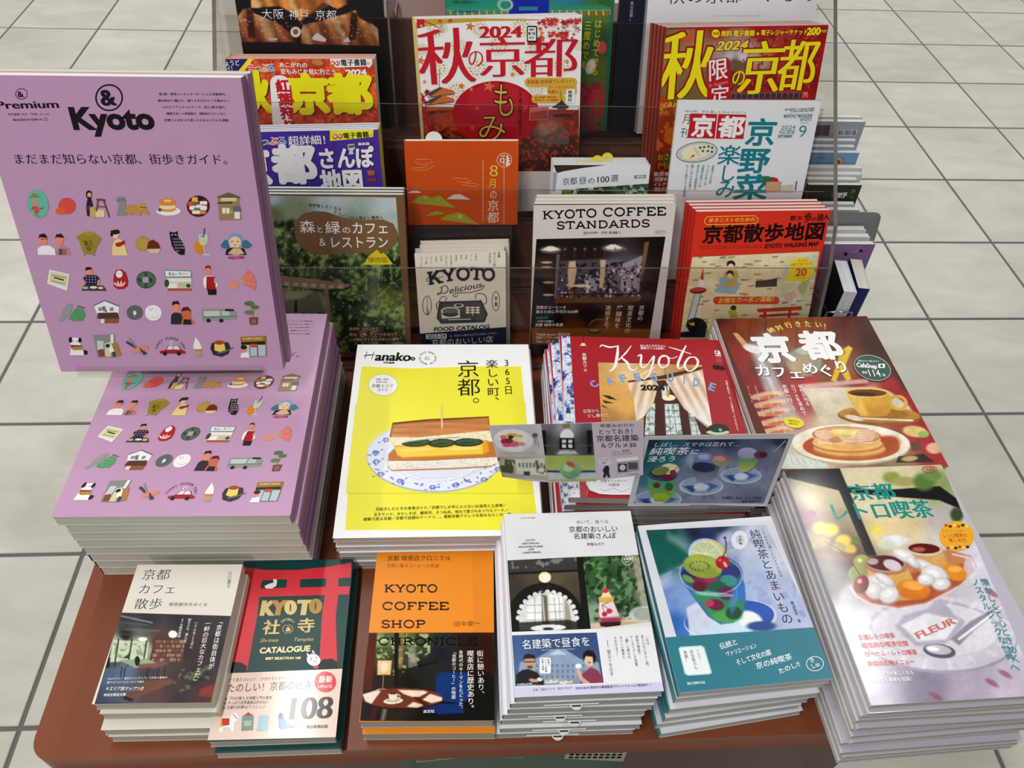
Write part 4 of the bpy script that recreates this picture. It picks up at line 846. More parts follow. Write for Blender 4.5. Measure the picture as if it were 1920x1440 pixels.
def art_retro(A):
    A.UV(0, 0, 1, 1, 'b9b4c4'); A.fr(1450, 850, 2.4407)

    def f(p):
        p.idw([(60, 70, '8a8a70'), (150, 60, 'cfc8a8'), (400, 80, 'd3c8a2'), (600, 90, 'd0c9a4'), (700, 70, 'c6c0a0'), (200, 180, 'c8bc94'), (480, 200, 'd8cfac'), (600, 350, 'd9c79a'), (500, 330, 'e0cc9c'), (760, 150, '8b9a60'), (800, 300, 'b8b0ac'), (840, 330, 'c9c4d0'),
               (120, 330, '6c3448'), (160, 400, 'a48a50'), (200, 500, '5e4c40'), (330, 480, '4c3c34'), (280, 600, '3c3a3c'), (350, 650, 'a9a2ac'), (300, 760, 'c9c4d4'), (420, 1050, 'c2bccb'), (500, 1140, '9890a4'), (700, 1100, '847c92'), (900, 1080, 'a9a0b4'), (1100, 1060, 'c0b8c8'), (1100, 900, 'cfc8d8'), (950, 500, 'd2cedc'), (850, 430, 'cdc9da'), (1050, 700, 'd2ccda'), (450, 760, 'd3cfdb')], 3.6)
        p.pl([(40, 80), (260, 60), (300, 65), (330, 150), (480, 170), (760, 150), (850, 215), (870, 262), (760, 215), (500, 195), (345, 180), (300, 170), (40, 105)], '1c1c20', 6)
        p.pl([(255, 65), (300, 62), (470, 460), (480, 520), (430, 480), (390, 380)], '1a1b1f', 6)
        for (x, y, r, c) in ((215, 340, 34, 'e6c62c'), (262, 350, 38, 'f0d030'), (320, 400, 36, 'e9c830'), (350, 440, 30, 'd8b838'), (150, 300, 30, '8a2c58'), (120, 350, 28, '742850'), (170, 280, 24, '93385c'), (230, 400, 26, 'b09038'), (470, 350, 30, 'e0cf60'), (300, 430, 30, 'a89a40'), (100, 420, 24, '4f6a38'), (380, 400, 20, '5e7a3c')): p.el(x, y, r, r * .8, c, 0, .7)
        p.pl([(130, 430), (460, 470), (480, 520), (180, 470)], '7c4a3c', 14)
        for (x, y, rx, ry, c) in ((540, 110, 40, 26, '8a9a48'), (600, 130, 60, 22, 'a8a860'), (690, 130, 50, 40, '55783a'), (730, 100, 40, 26, '6c8c46'), (840, 280, 30, 34, '3c4a28'), (560, 400, 60, 26, 'e0e2e4'), (520, 420, 40, 20, 'cfd6c4')): p.el(x, y, rx, ry, c, 0, .7)
        # saucer and glass foot
        p.el(750, 830, 370, 176, 'a39cae', 4, .03).el(748, 822, 366, 170, 'd4d0dc', 4, .04, c2='cbc6d4').el(740, 800, 300, 130, 'b9b3c4', 4, .06).el(742, 805, 290, 122, 'd9d6e0', 4, .06)
        for k in range(18):
            a = k * .35; p.ln([(750 + 300 * math.cos(a), 822 + 130 * math.sin(a)), (750 + 350 * math.cos(a), 822 + 160 * math.sin(a))], 16, 'e9e7ee', 14, .6)
        p.pl([(560, 790), (600, 740), (700, 715), (760, 660), (830, 740), (880, 770), (820, 850), (760, 892), (650, 880), (600, 840)], 'b4aec0', 14).pl([(585, 788), (700, 730), (850, 765), (790, 850), (660, 862)], 'e6e4ec', 12)
        p.pl([(810, 850), (900, 770), (1030, 700), (1045, 715), (930, 800), (850, 880)], '8f8a98', 8).ln([(850, 850), (1040, 708)], 12, 'efeef4', 6).el(760, 905, 75, 32, '5c5864', 8, .12).el(755, 898, 60, 22, 'c0bcc8', 8, .2).el(730, 895, 28, 10, 'f2f2f6', 8, .4)
        # dish
        p.pl([(350, 600), (520, 500), (800, 440), (905, 470), (930, 520), (860, 600), (700, 690), (570, 712), (450, 690), (380, 660)], 'c47f58', 8).pl([(365, 620), (560, 560), (900, 500), (915, 540), (850, 600), (700, 680), (575, 700), (450, 680)], 'b05a34', 10, c2='a5523a').pl([(880, 470), (925, 500), (928, 540), (880, 585), (870, 520)], 'c9b8c0', 8)
        p.ln([(352, 610), (380, 655), (450, 692), (575, 712), (700, 690), (860, 605), (925, 540), (905, 480), (820, 462)], 9, 'd9d2d8', 5, .9)
        p.el(405, 500, 38, 36, 'a8b058', 0, .1, c2='8a9440').el(385, 552, 42, 40, '9aa44c', 0, .12, c2='7c8a3a').el(395, 490, 12, 10, 'dce09c', 0, .6)
        p.pl([(620, 440), (770, 430), (820, 560), (700, 590)], 'd8a860', 8, c2='c9924a').el(692, 444, 88, 34, 'c89a58', 3, .04).el(690, 440, 84, 30, 'c8beb0', 3, .05).el(690, 436, 72, 23, '5a1612', 3, .12).el(665, 440, 30, 11, 'a85a50', 0, .5)
        p.pl([(425, 520), (612, 520), (650, 600), (630, 670), (520, 680), (450, 640)], 'dca85c', 8, c2='cf9a4c').el(516, 512, 98, 45, 'b07848', 4, .04).el(515, 506, 93, 40, 'ad8880', 4, .05).el(512, 502, 84, 34, '521210', 4, .1).el(545, 512, 44, 24, 'cfc6cc', 20, .3).el(455, 495, 26, 15, 'bba4a4', 0, .4)
        p.el(640, 625, 78, 46, 'd98324', 8, .08, c2='c96f1c').el(640, 605, 50, 20, 'eda64a', 8, .5).el(830, 545, 58, 36, 'df8a28', 20, .1).el(830, 530, 34, 14, 'f0b058', 0, .6)
        for (x, y, rx, ry, a) in ((490, 600, 70, 40, 20), (460, 630, 48, 40, 50), (530, 650, 48, 44, -20), (510, 580, 52, 22, 30), (600, 470, 60, 28, 25), (700, 520, 60, 24, 30), (740, 560, 66, 46, 20), (770, 600, 44, 32, 0), (700, 580, 40, 30, 0), (640, 500, 40, 20, 40)): p.el(x, y, rx, ry, 'b4aeb2', a, .35, .7).el(x - 3, y - 4, rx * .9, ry * .86, 'dcd8da', a, .35).el(x - 8, y - 8, rx * .5, ry * .4, 'f2f0f2', a, .8)
        p.el(402, 600, 34, 44, '8f1820', 20, .12, c2='6a1018').el(395, 585, 12, 12, 'e0a0a0', 0, .6).ln([(236, 402), (300, 440), (360, 500), (405, 570)], 4, '5a1c20', 2)
        for (x, y) in ((1000, 1050), (1060, 1010), (740, 1110), (1120, 640), (1000, 640)): p.el(x, y, 34, 12, '8c3c54', 30, .9, .6)
        p.noise(90, .05, 5)
    A.photo([(38, 78), (770, 50), (1225, 1115), (445, 1160)], .0007, f)
    G = '1c8a84'
    A.T('京都', 362, 218, 572, 210, 76, G, .02, .02, res=4); A.T('レトロ喫茶', 268, 312, 745, 294, 84, G, .02, .02, res=4)
    A.E(838, 380, 80, 69, 'e6a832', 3, 36); A.T('オムライス・パンに甘く！', 774, 362, 886, 360, 11, '8c4a1c', 0, res=1); A.T('レトロ喫茶の', 778, 388, 892, 384, 19, 'c03a20', .01); A.T('楽しみ方', 806, 408, 888, 406, 19, 'c03a20', .01)
    for i in range(6): A.E(790 + i * 19, 330 + (i % 2) * 5, 8, 6, ['c0442c', '3a2c20', 'f0d060'][i % 3]); A.E(798 + i * 18, 434 - (i % 2) * 5, 8, 6, ['c0442c', 'f0d060', '3a2c20'][i % 3])
    A.V('懐かしくて心ときめく', 960, 572, 1118, 960, 36, '2a8a8c', .008); A.V('ノスタルジックな世界へ', 916, 572, 1112, 1000, 36, '2a8a8c', .008)
    A.T('FLEUR', 660, 852, 838, 778, 36, 'd07060', .0, .03)
    for t, x0, x1, y in (('王道レトロ喫茶', 392, 560, 852), ('個性的な喫茶空間', 408, 622, 888), ('ローカル・レトロ喫茶', 422, 662, 928), ('魅惑の名物メニュー', 438, 650, 972)): A.T(t, x0, y + 4, x1, y - 6, 25, 'd8543c', .01)
    A.T('喫茶めぐりが楽しくなる', 440, 1024, 644, 1012, 20, 'f2f0f4', .005); A.T('お役立ち情報も収録！', 452, 1050, 646, 1042, 20, 'f2f0f4', .005)
    A.L(arc(714, 74, 35, 15, 0, 350, 24), 2.5, 'c0484a', closed=True); A.T('ぴあ関西', 686, 80, 744, 80, 18, 'c0484a', .02)
    A.fr(0, 0, 1)


def art_soda(A):
    A.UV(0, 0, 1, 1, 'd9dbe2'); A.fr(1180, 960, 3.2727)

    def f(p):
        p.idw([(110, 115, '0f4848'), (250, 110, '12443f'), (400, 100, '1c2440'), (560, 85, '222a48'), (250, 250, '1a6258'), (180, 350, '1a5850'), (300, 180, '4a7878'), (480, 130, '24345c'), (600, 160, 'a8b4d4'), (750, 150, 'c0c8e0'), (880, 300, 'c4cbe2'), (200, 420, 'a8bce0'), (240, 520, '6d92d0'), (280, 700, '2f62b8'), (360, 560, '7ea6e0'), (900, 500, 'b0b8d8'), (1000, 600, 'a9b4d8'), (1100, 690, 'b8c0e0'), (800, 420, 'a0b0d8'), (760, 300, 'b4bedc'), (650, 680, '8fb0e0'), (330, 740, '3f74c0')], 3.4)
        p.pl([(100, 110), (235, 100), (370, 280), (190, 385), (120, 200)], '155a50', 30, .7).pl([(240, 130), (360, 200), (350, 240), (230, 160)], '86aca8', 40, .7).pl([(560, 170), (850, 110), (850, 250), (560, 260)], 'd0d8ec', 60, .6)
        p.speck(60, '8aa0cc', .56, 4, [(180, 400), (600, 180), (900, 150), (1110, 700), (350, 740)], .7)
        p.el(620, 660, 285, 120, 'd2d8ea', -6, .03).el(615, 655, 275, 112, '2852b0', -6, .05).pl([(350, 590), (500, 500), (560, 760), (370, 760)], 'e2e6f2', 14, .9).el(640, 700, 160, 70, 'c8dcf4', -6, .4).el(740, 660, 80, 50, 'f0f6fc', 20, .4).el(810, 700, 90, 30, '2a4a8c', 0, .5)
        # glass bowl
        p.pl([(308, 370), (690, 370), (715, 520), (700, 620), (640, 680), (560, 690), (480, 640), (420, 560), (340, 450)], '3f6aa0', 8)
        p.el(505, 375, 192, 118, '3f5f8a', 5, .05).el(512, 390, 180, 108, '2a5a60', 5, .06)
        p.pl([(390, 480), (700, 460), (705, 600), (640, 665), (560, 675), (490, 630)], '1c7a54', 10, c2='2f9a4c').el(600, 640, 90, 40, '48a050', 0, .4)
        for (x, y, rx, ry, c, a) in ((375, 385, 58, 40, '2c2a68', 10), (620, 370, 62, 44, '2a2e78', 0), (610, 420, 52, 34, '3a8c88', 8), (455, 430, 68, 46, '7c1c3c', -10), (430, 460, 40, 30, '5a1230', 10), (500, 410, 40, 26, '9a2c50', 0), (540, 460, 60, 34, '1c5a44', 0), (600, 500, 56, 40, '5c1a4a', 10), (530, 570, 52, 34, '6c1a3c', 10), (490, 560, 30, 22, 'c03060', 0), (640, 620, 50, 40, '1f4a30', 0), (680, 480, 30, 70, '2f6ab8', 0), (440, 520, 50, 30, '2c8a60', 20), (360, 410, 40, 18, '6a9a40', 30)): p.el(x, y, rx, ry, c, a, .35)
        p.el(640, 540, 24, 80, '4a8ad8', 8, .7, .6)
        p.el(500, 385, 194, 122, 'c9d8ee', 5, .03, .8, ring=.955).el(520, 505, 120, 14, 'b0d0dc', 4, .4, .6)
        p.el(480, 262, 122, 98, 'a8b0dc', 18, .04).el(484, 262, 112, 90, 'e0d44c', 18, .05).el(470, 262, 104, 84, 'cdd4ea', 18, .06).el(466, 262, 92, 73, 'c4cc9a', 18, .08)
        for k in range(9): p.ln([(466, 262), (466 + 86 * math.cos(k * .7), 262 + 66 * math.sin(k * .7))], 5, 'e4e8d0', 5, .8)
        p.el(450, 335, 122, 70, '8a9a3a', 12, .05).el(452, 330, 112, 60, 'a0b048', 12, .08).el(430, 330, 50, 22, 'c9cf80', 14, .4).el(450, 350, 100, 34, '6a7c2a', 14, .6, .5)
        for k in range(16): p.el(430 + 60 * math.cos(k * .4), 332 + 27 * math.sin(k * .4), 5, 3, '20280f', 0, .4)
        p.el(572, 310, 43, 40, 'c01c28', 0, .08, c2='a01420').el(588, 322, 10, 20, 'f0a0a0', -30, .5).el(556, 296, 12, 8, 'e86060', 0, .6).ln([(574, 278), (590, 240), (596, 200), (586, 160)], 7, '50202a', 3).el(586, 158, 9, 7, '5a2430', 0, .3)
    A.photo([(102, 112), (836, 78), (1150, 712), (290, 770)], .0007, f)
    K = '1e2430'
    A.V('純喫茶とあまいもの', 762, 106, 980, 690, 64, K, 0, .006, res=4); A.V('これからも通いたい30の名店', 815, 100, 934, 400, 20, K, 0, res=2); A.V('難波里奈 著', 996, 548, 1046, 680, 20, K, .02)
    A.E(676, 172, 51, 58, 'e6ecf2', 12); A.V('京都編', 676, 144, 684, 202, 22, K, .02); A.L([(655, 150), (665, 192)], 2, K); A.L([(690, 144), (704, 190)], 2, K)
    A.fr(0, 0, 1)


def band_soda(A):
    A.fr(1180, 960, 3.2727); A.P([(200, 772), (1150, 706), (1275, 1018), (278, 1118)], '31798a'); W = 'f2f6f6'
    A.P([(312, 826), (444, 818), (462, 832), (508, 988), (490, 998), (358, 1006), (338, 994), (300, 838)], 'a0c8cc'); A.P([(318, 832), (440, 824), (456, 838), (500, 984), (486, 992), (362, 1000), (344, 988), (306, 842)], 'e9f0f0')
    A.V('くるり・', 418, 842, 438, 925, 20, '3a4448', 0); A.V('岸田繁氏も', 378, 846, 412, 968, 22, '3a4448', 0); A.V('推薦！', 340, 850, 358, 925, 22, '3a4448', 0)
    for t, x0, y0, x1, y1, h in (('伝統と', 560, 846, 672, 812, 42), ('ヴァリエーション', 598, 890, 786, 832, 34), ('そして文化の園', 660, 944, 874, 876, 40), ('京の純喫茶', 782, 968, 1004, 904, 44), ('たのし!!', 922, 998, 1052, 946, 40)): A.T(t, x0, y0, x1, y1, h, W, .012, sh=.15)
    A.L(arc(1138, 932, 52, 44, 0, 350, 24), 4, W, closed=True); A.T('き', 1110, 926, 1140, 922, 30, W, .01); A.T('し', 1118, 962, 1146, 958, 30, W, .01); A.T('田', 1146, 952, 1172, 948, 22, W, .02)
    A.T('誠文堂新光社', 356, 1062, 468, 1054, 17, W, .01, res=2); A.fr(0, 0, 1)


def art_architecture(A):
    A.UV(0, 0, 1, 1, 'dcdee0'); A.fr(900, 940, 2.88)
    A.T('x-knowledge', 220, 94, 300, 91, 8, '222', .01, res=2)
    for t, x0, x1, y0, h, b in (('歩いて、食べる', 520, 696, 122, 20, .0), ('京都のおいしい', 480, 748, 168, 34, .015), ('名建築さんぽ', 505, 738, 204, 32, .015), ('甲斐みのり', 578, 674, 241, 17, .01)): A.T(t, x0, y0 + 1, x1, y0 - 3, h, '1a1a1a', b, res=4)
    for t, x0, x1, y in (('KYOTO', 246, 298, 217), ('HISTORICAL', 226, 322, 234), ('ARCHITECTURES', 208, 340, 252), ('AND', 262, 294, 266), ('CAFETERIAS', 230, 328, 283)): A.T(t, x0, y, x1, y - 4, 9, '1c1c1c', .02, res=2)

    def f(p):
        p.fill('4e4a40').idw([(160, 340, '2c2a28'), (300, 330, '55524c'), (500, 320, '6a675e'), (180, 460, '3a372c'), (400, 400, '57503e'), (500, 450, '4a4332'), (200, 650, '1c1a16'), (560, 650, '141210'), (260, 390, '4a4434')], 3)
        p.pl([(148, 318), (560, 300), (560, 372), (156, 388)], '3a3937', 8).speck(24, '8a8780', .56, 2, [(170, 325), (540, 305), (540, 350), (170, 365)], .8)
        p.pl([(150, 385), (545, 368), (548, 380), (152, 398)], '181614', 4)
        p.el(350, 640, 205, 200, '12100e', 0, .04).pl([(520, 300), (556, 300), (610, 690), (560, 690)], '100f0e', 5)
        for k in range(15):
            a = math.pi * (1.02 + .96 * k / 14); p.el(364 + 158 * math.cos(a), 640 + 150 * math.sin(a), 13, 13, 'e2e2e0', 0, .4)
        p.pl([(212, 700), (210, 620), (240, 550), (300, 500), (364, 488), (430, 500), (490, 560), (520, 640), (526, 690)], 'd9dbd8', 5)
        p.pl([(255, 690), (255, 540), (330, 505), (340, 690)], 'eef0ee', 4).pl([(385, 690), (372, 500), (440, 520), (450, 690)], 'f0f2f0', 4)
        for x0, x1 in ((295, 298), (400, 414), (425, 438)): p.ln([(x0, 520), (x1, 690)], 3, '7a8088', 3)
        for y in (560, 600, 640): p.ln([(250, y + 4), (450, y - 4)], 3, '80868c', 3)
        p.pl([(330, 505), (362, 510), (372, 690), (338, 690)], '6c6658', 6).pl([(455, 530), (480, 560), (500, 690), (460, 690)], 'a39c8c', 8).ln([(338, 520), (352, 690)], 8, 'cfc9bc', 6)
        p.pl([(200, 655), (470, 640), (560, 660), (560, 700), (190, 705)], '14120f', 8, .8).el(368, 684, 95, 17, 'e6e8ea', -2, .1).el(368, 690, 30, 8, '30302e', 0, .3)
        p.el(350, 411, 33, 29, 'f4dfae', 0, .15, c2='fff4d2').el(350, 408, 14, 12, 'ffffff', 0, .6).ln([(346, 305), (349, 385)], 3, '141210', 2)
        p.speck(14, '2c2824', .62, 9, [(300, 440), (420, 440), (400, 500), (330, 500)], .9)
    A.photo([(148, 320), (552, 300), (598, 690), (172, 706)], .0007, f)

    def g(p):
        p.idw([(560, 300, '1a2a18'), (640, 330, '3e6a3a'), (700, 400, '27482a'), (780, 330, '3c5c34'), (840, 320, '8a8a6c'), (880, 480, '9a9a80'), (600, 480, '31542f'), (620, 600, '8a9890'), (750, 560, '21381f'), (830, 560, '46603c'), (900, 620, 'b8c0bc'), (820, 640, 'c2cac6'), (800, 480, '2c4a28')], 3)
        p.speck(30, '6f9c66', .56, 3, None, .7).speck(24, '122012', .58, 6, None, .7)
        p.pl([(820, 300), (862, 300), (900, 560), (870, 560)], 'a8a48a', 14, .8).el(880, 610, 70, 44, 'c6cfcc', 0, .3, .8).el(885, 610, 55, 34, '8f9c90', 0, .3, .7)
        p.pl([(558, 660), (930, 650), (935, 690), (560, 690)], 'cfc0a4', 4)
        p.pl([(645, 540), (715, 530), (762, 640), (756, 676), (700, 682), (650, 672), (642, 600)], 'e4d2d4', 5).pl([(644, 630), (760, 625), (758, 674), (700, 682), (650, 674)], '8c2038', 14, .85).pl([(648, 655), (760, 650), (756, 676), (700, 683), (652, 674)], '3a0c18', 8)
        p.pl([(645, 545), (640, 520), (690, 500), (722, 520), (722, 540), (690, 552)], 'd9b864', 5, c2='c9a04c').pl([(655, 520), (662, 492), (695, 488), (712, 515)], 'ead9a0', 6).el(677, 484, 16, 13, 'c82c3a', 0, .15).ln([(688, 470), (696, 420)], 4, '3a1a1c', 2)
        p.el(672, 610, 15, 13, 'b8283c', 0, .15).el(698, 594, 17, 14, 'c23044', 0, .15).ln([(668, 598), (660, 560), (690, 548)], 3, '5a1c24', 2).ln([(694, 582), (660, 560)], 3, '5a1c24', 2)
        p.el(806, 650, 42, 9, 'e0c8a0', 0, .1).pl([(766, 652), (850, 650), (842, 676), (772, 680)], 'c9aa7c', 4)
    A.photo([(552, 300), (856, 290), (926, 650), (598, 690)], .0007, g)
    A.L(arc(796, 313, 29, 32, 0, 350, 24), 2.5, 'e9e9ea', closed=True); A.T('登録', 780, 302, 812, 301, 13, 'f0f0f0', .01); A.T('名建築', 774, 320, 820, 318, 15, 'f0f0f0', .02); A.T('めぐり', 782, 335, 812, 334, 12, 'f0f0f0', .01)
    A.fr(0, 0, 1)


def band_architecture(A):
    A.fr(900, 940, 2.88); A.P([(169, 706), (932, 676), (998, 1030), (190, 1058)], 'e6e6ea')
    A.P([(181, 1006), (984, 976), (995, 1028), (190, 1056)], 'cfcbe8')

    def f(p):
        p.idw([(175, 720, '3c5888'), (630, 710, '35507c'), (190, 900, '4c6a98'), (640, 900, '3c5a88'), (300, 990, '3a4a68'), (600, 985, '36405a')], 2.5)
        p.pl([(215, 870), (300, 850), (380, 805), (460, 800), (540, 850), (640, 870), (660, 980), (200, 1000)], '9fb4cc', 4, .8).pl([(370, 830), (420, 800), (470, 828)], 'bccbdc', 4)
        for i in range(11):
            for j in range(3): p.pl([(300 + i * 28, 880 + j * 30), (312 + i * 28, 879 + j * 30), (313 + i * 28, 895 + j * 30), (301 + i * 28, 896 + j * 30)], '5b7698', 3, .8)
        p.pl([(192, 985), (195, 935), (225, 912), (262, 905), (310, 925), (345, 970), (345, 992)], '26242a', 4).el(268, 868, 31, 38, 'c79a80', 0, .1).pl([(232, 862), (238, 830), (262, 822), (295, 832), (300, 862), (290, 848), (245, 850)], '26222a', 4).ln([(240, 868), (298, 866)], 5, '2a2020', 3).el(270, 895, 16, 9, '6a4a3c', 0, .5).el(322, 962, 15, 10, 'dce4e4', 0, .2).el(290, 968, 26, 9, 'c79a80', 10, .3)
        p.pl([(540, 985), (552, 930), (600, 895), (640, 915), (672, 982)], '8c3c54', 4).el(590, 858, 25, 35, 'e0b8a0', 0, .1).pl([(556, 870), (556, 820), (580, 802), (612, 808), (628, 840), (624, 866), (612, 880), (608, 840), (572, 836)], '1e181c', 4).el(592, 872, 7, 4, 'a03038', 0, .3).pl([(520, 905), (535, 900), (555, 950), (600, 985), (560, 988), (530, 950)], 'd8ae98', 5).el(532, 890, 17, 13, 'eef0ee', 0, .15)
        for (x, y, c) in ((370, 975, 'd8b868'), (400, 970, 'c9a040'), (450, 978, 'c8b070'), (480, 974, '9aa850')): p.el(x, y, 20, 9, 'e4e4de', 0, .3).el(x, y - 4, 12, 6, c, 0, .3)
    A.photo([(172, 724), (630, 708), (668, 980), (190, 1000)], .0007, f)
    A.T('名建築で昼食を', 228, 800, 600, 780, 52, 'f0f2f0', .0, res=4); A.T('Opportunity Landmarks and lunch', 330, 806, 512, 800, 8, 'd0d8e0', 0, res=1)
    A.RR(322, 844, 382, 930, 10, 'eef0f2'); A.V('話題の', 368, 850, 372, 892, 11, '333', .01, res=1); A.V('ドラマ原案', 352, 850, 358, 925, 11, '333', .01, res=1); A.V('待望の続編！', 336, 850, 342, 925, 11, '333', .01, res=1); A.T('©テレビ大阪', 220, 992, 282, 989, 10, 'f0f0f0', .01, res=1)
    for t, x0, y0, x1, y1 in (('これは', 900, 728, 908, 775), ('目と心のビタミン剤。', 874, 722, 908, 905), ('庶民の視座で', 845, 724, 862, 830), ('アーカイブした京都、', 816, 726, 850, 908), ('「麺」に誘われ', 788, 726, 808, 850), ('おいしい散歩に', 760, 728, 778, 850), ('でかけよう！', 728, 730, 744, 838)): A.V(t, x0, y0, x1, y1, 15, '333', 0, res=2)
    A.L([(686, 748), (692, 790)], 2, '333'); A.V('田口トモロヲ', 694, 800, 712, 946, 18, '333', 0)
    A.T('主演：池田エライザ　田口トモロヲ', 286, 1026, 498, 1014, 13, '5a5670', 0, res=2); A.T('（DVD BOX 発売中＆動画配信プラットフォームで配信中！）', 506, 1018, 932, 998, 15, '2a2838', .008, res=2)
    A.fr(0, 0, 1)


def art_chronicle(A):
    A.UV(0, 0, 1, 1, 'e88a22'); A.fr(620, 990, 3.4286); K = '241812'
    A.T('京都 喫茶店クロニクル', 360, 212, 774, 210, 34, K, .0, .006, res=4); A.T('古都に薫るコーヒーの系譜', 358, 254, 696, 256, 25, K, -.005)
    for t, x0, x1, y in (('KYOTO', 344, 690, 414), ('COFFEE', 330, 762, 527), ('SHOP', 322, 614, 643)): A.SL(t, x0, y, x1, y, 50, K)
    A.T('田中慶一', 790, 634, 966, 630, 34, K, -.008); A.fr(0, 0, 1)


def band_chronicle(A):
    A.fr(620, 990, 3.4286); K = '201410'

    def f(p):
        p.idw([(250, 690, '6c8048'), (300, 720, '8a9c68'), (400, 690, '55603c'), (500, 720, '5a6a3a'), (600, 700, '3c4628'), (700, 720, '2a2830'), (900, 720, '2c1c18'), (1030, 700, '3a2018'), (230, 800, '52281c'), (320, 830, '3c4420'), (460, 850, '3c3c30'), (560, 900, '202420'), (700, 800, '20222c'), (1000, 900, '1c1412'), (900, 1100, '100e10'), (220, 950, '2e1a14'), (300, 1000, '2c2018'), (700, 1220, '0c0a0a'), (220, 1220, '1c1410'), (1000, 1220, '0e0a0a'), (500, 980, '1c1a14')], 3)
        p.speck(34, 'b8c890', .56, 3, [(280, 680), (640, 680), (640, 800), (420, 960), (300, 860)], .8).speck(26, '2c3a18', .58, 8, [(280, 680), (640, 680), (600, 860), (300, 900)], .8)
        p.pl([(245, 672), (300, 672), (262, 1040), (212, 1040)], '54201a', 6).pl([(410, 672), (440, 672), (432, 1020), (408, 1020)], '1a100c', 6).pl([(440, 672), (470, 672), (462, 900), (434, 900)], 'a07c4c', 8, .7).pl([(500, 780), (540, 740), (560, 900), (500, 900)], '8a8c80', 8, .7)
        p.ln([(300, 960), (420, 930), (560, 890), (680, 860)], 9, '0e0c0a', 4).pl([(940, 690), (1040, 690), (1050, 950), (940, 900)], '3a1c14', 8)
        for k in range(6): p.ln([(945 + k * 17, 700), (950 + k * 17, 930)], 4, '1a0c0a', 3)
        p.pl([(680, 950), (720, 925), (890, 930), (890, 1100), (840, 1130), (700, 1110), (672, 1050)], '183470', 12).pl([(590, 1130), (850, 1130), (860, 1190), (700, 1200), (600, 1160)], '14306c', 12)
        p.pl([(302, 852), (392, 852), (385, 945), (300, 945)], 'f0caa0', 6, c2='eab880').el(345, 895, 24, 30, 'fce6c4', 0, .8).ln([(340, 945), (334, 1036)], 7, '8a7464', 3).el(332, 1042, 40, 9, 'a09890', 0, .2)
        p.pl([(262, 1160), (300, 1160), (290, 1240), (244, 1240)], '3c1c14', 6).pl([(340, 1160), (360, 1165), (345, 1240), (320, 1240)], 'c0c8b0', 20, .5)
        p.el(462, 1100, 262, 68, '2c120c', 0, .03).el(462, 1094, 260, 64, '6e3424', 0, .04).pl([(205, 1070), (300, 1042), (322, 1050), (262, 1130), (225, 1115)], 'ecd8c8', 6).pl([(430, 1040), (600, 1046), (625, 1056), (560, 1090), (520, 1085), (470, 1068)], 'ead4c4', 6).pl([(640, 1066), (716, 1090), (716, 1110), (650, 1126), (590, 1105)], 'ecd4c4', 6).pl([(490, 1150), (530, 1118), (600, 1138), (560, 1155)], 'e6ccb8', 6)
        p.pl([(530, 1085), (560, 1085), (640, 1140), (600, 1145)], '4c2014', 5).el(402, 1112, 62, 19, 'e6dccc', -4, .06).el(400, 1108, 44, 12, 'b8a890', -4, .3).pl([(370, 1062), (432, 1060), (425, 1100), (400, 1110), (378, 1102)], 'ece0cc', 4).el(400, 1062, 31, 8, '5a3420', 0, .15).el(436, 1082, 13, 13, 'e0d0bc', 0, .2, ring=.55)
    A.photo([(240, 674), (1052, 672), (1058, 1242), (188, 1240)], .0007, f)
    A.SL('CHRONICLE', 306, 754, 946, 754, 50, '080505')
    A.V('街に憩いあり、', 960, 786, 970, 1090, 42, 'f2efe8', 0, .004, res=3); A.V('喫茶店に歴史あり。', 898, 786, 902, 1182, 42, 'f2efe8', 0, .004, res=3); A.V('各時代のキーマンをたどった、', 838, 786, 838, 1176, 26, 'f2efe8', 0, res=2); A.V('「京都のコーヒー」の物語', 794, 786, 790, 1100, 26, 'f2efe8', 0, res=2)
    A.T('淡交社', 594, 1190, 668, 1188, 20, 'f2efe8', .01); A.fr(0, 0, 1)


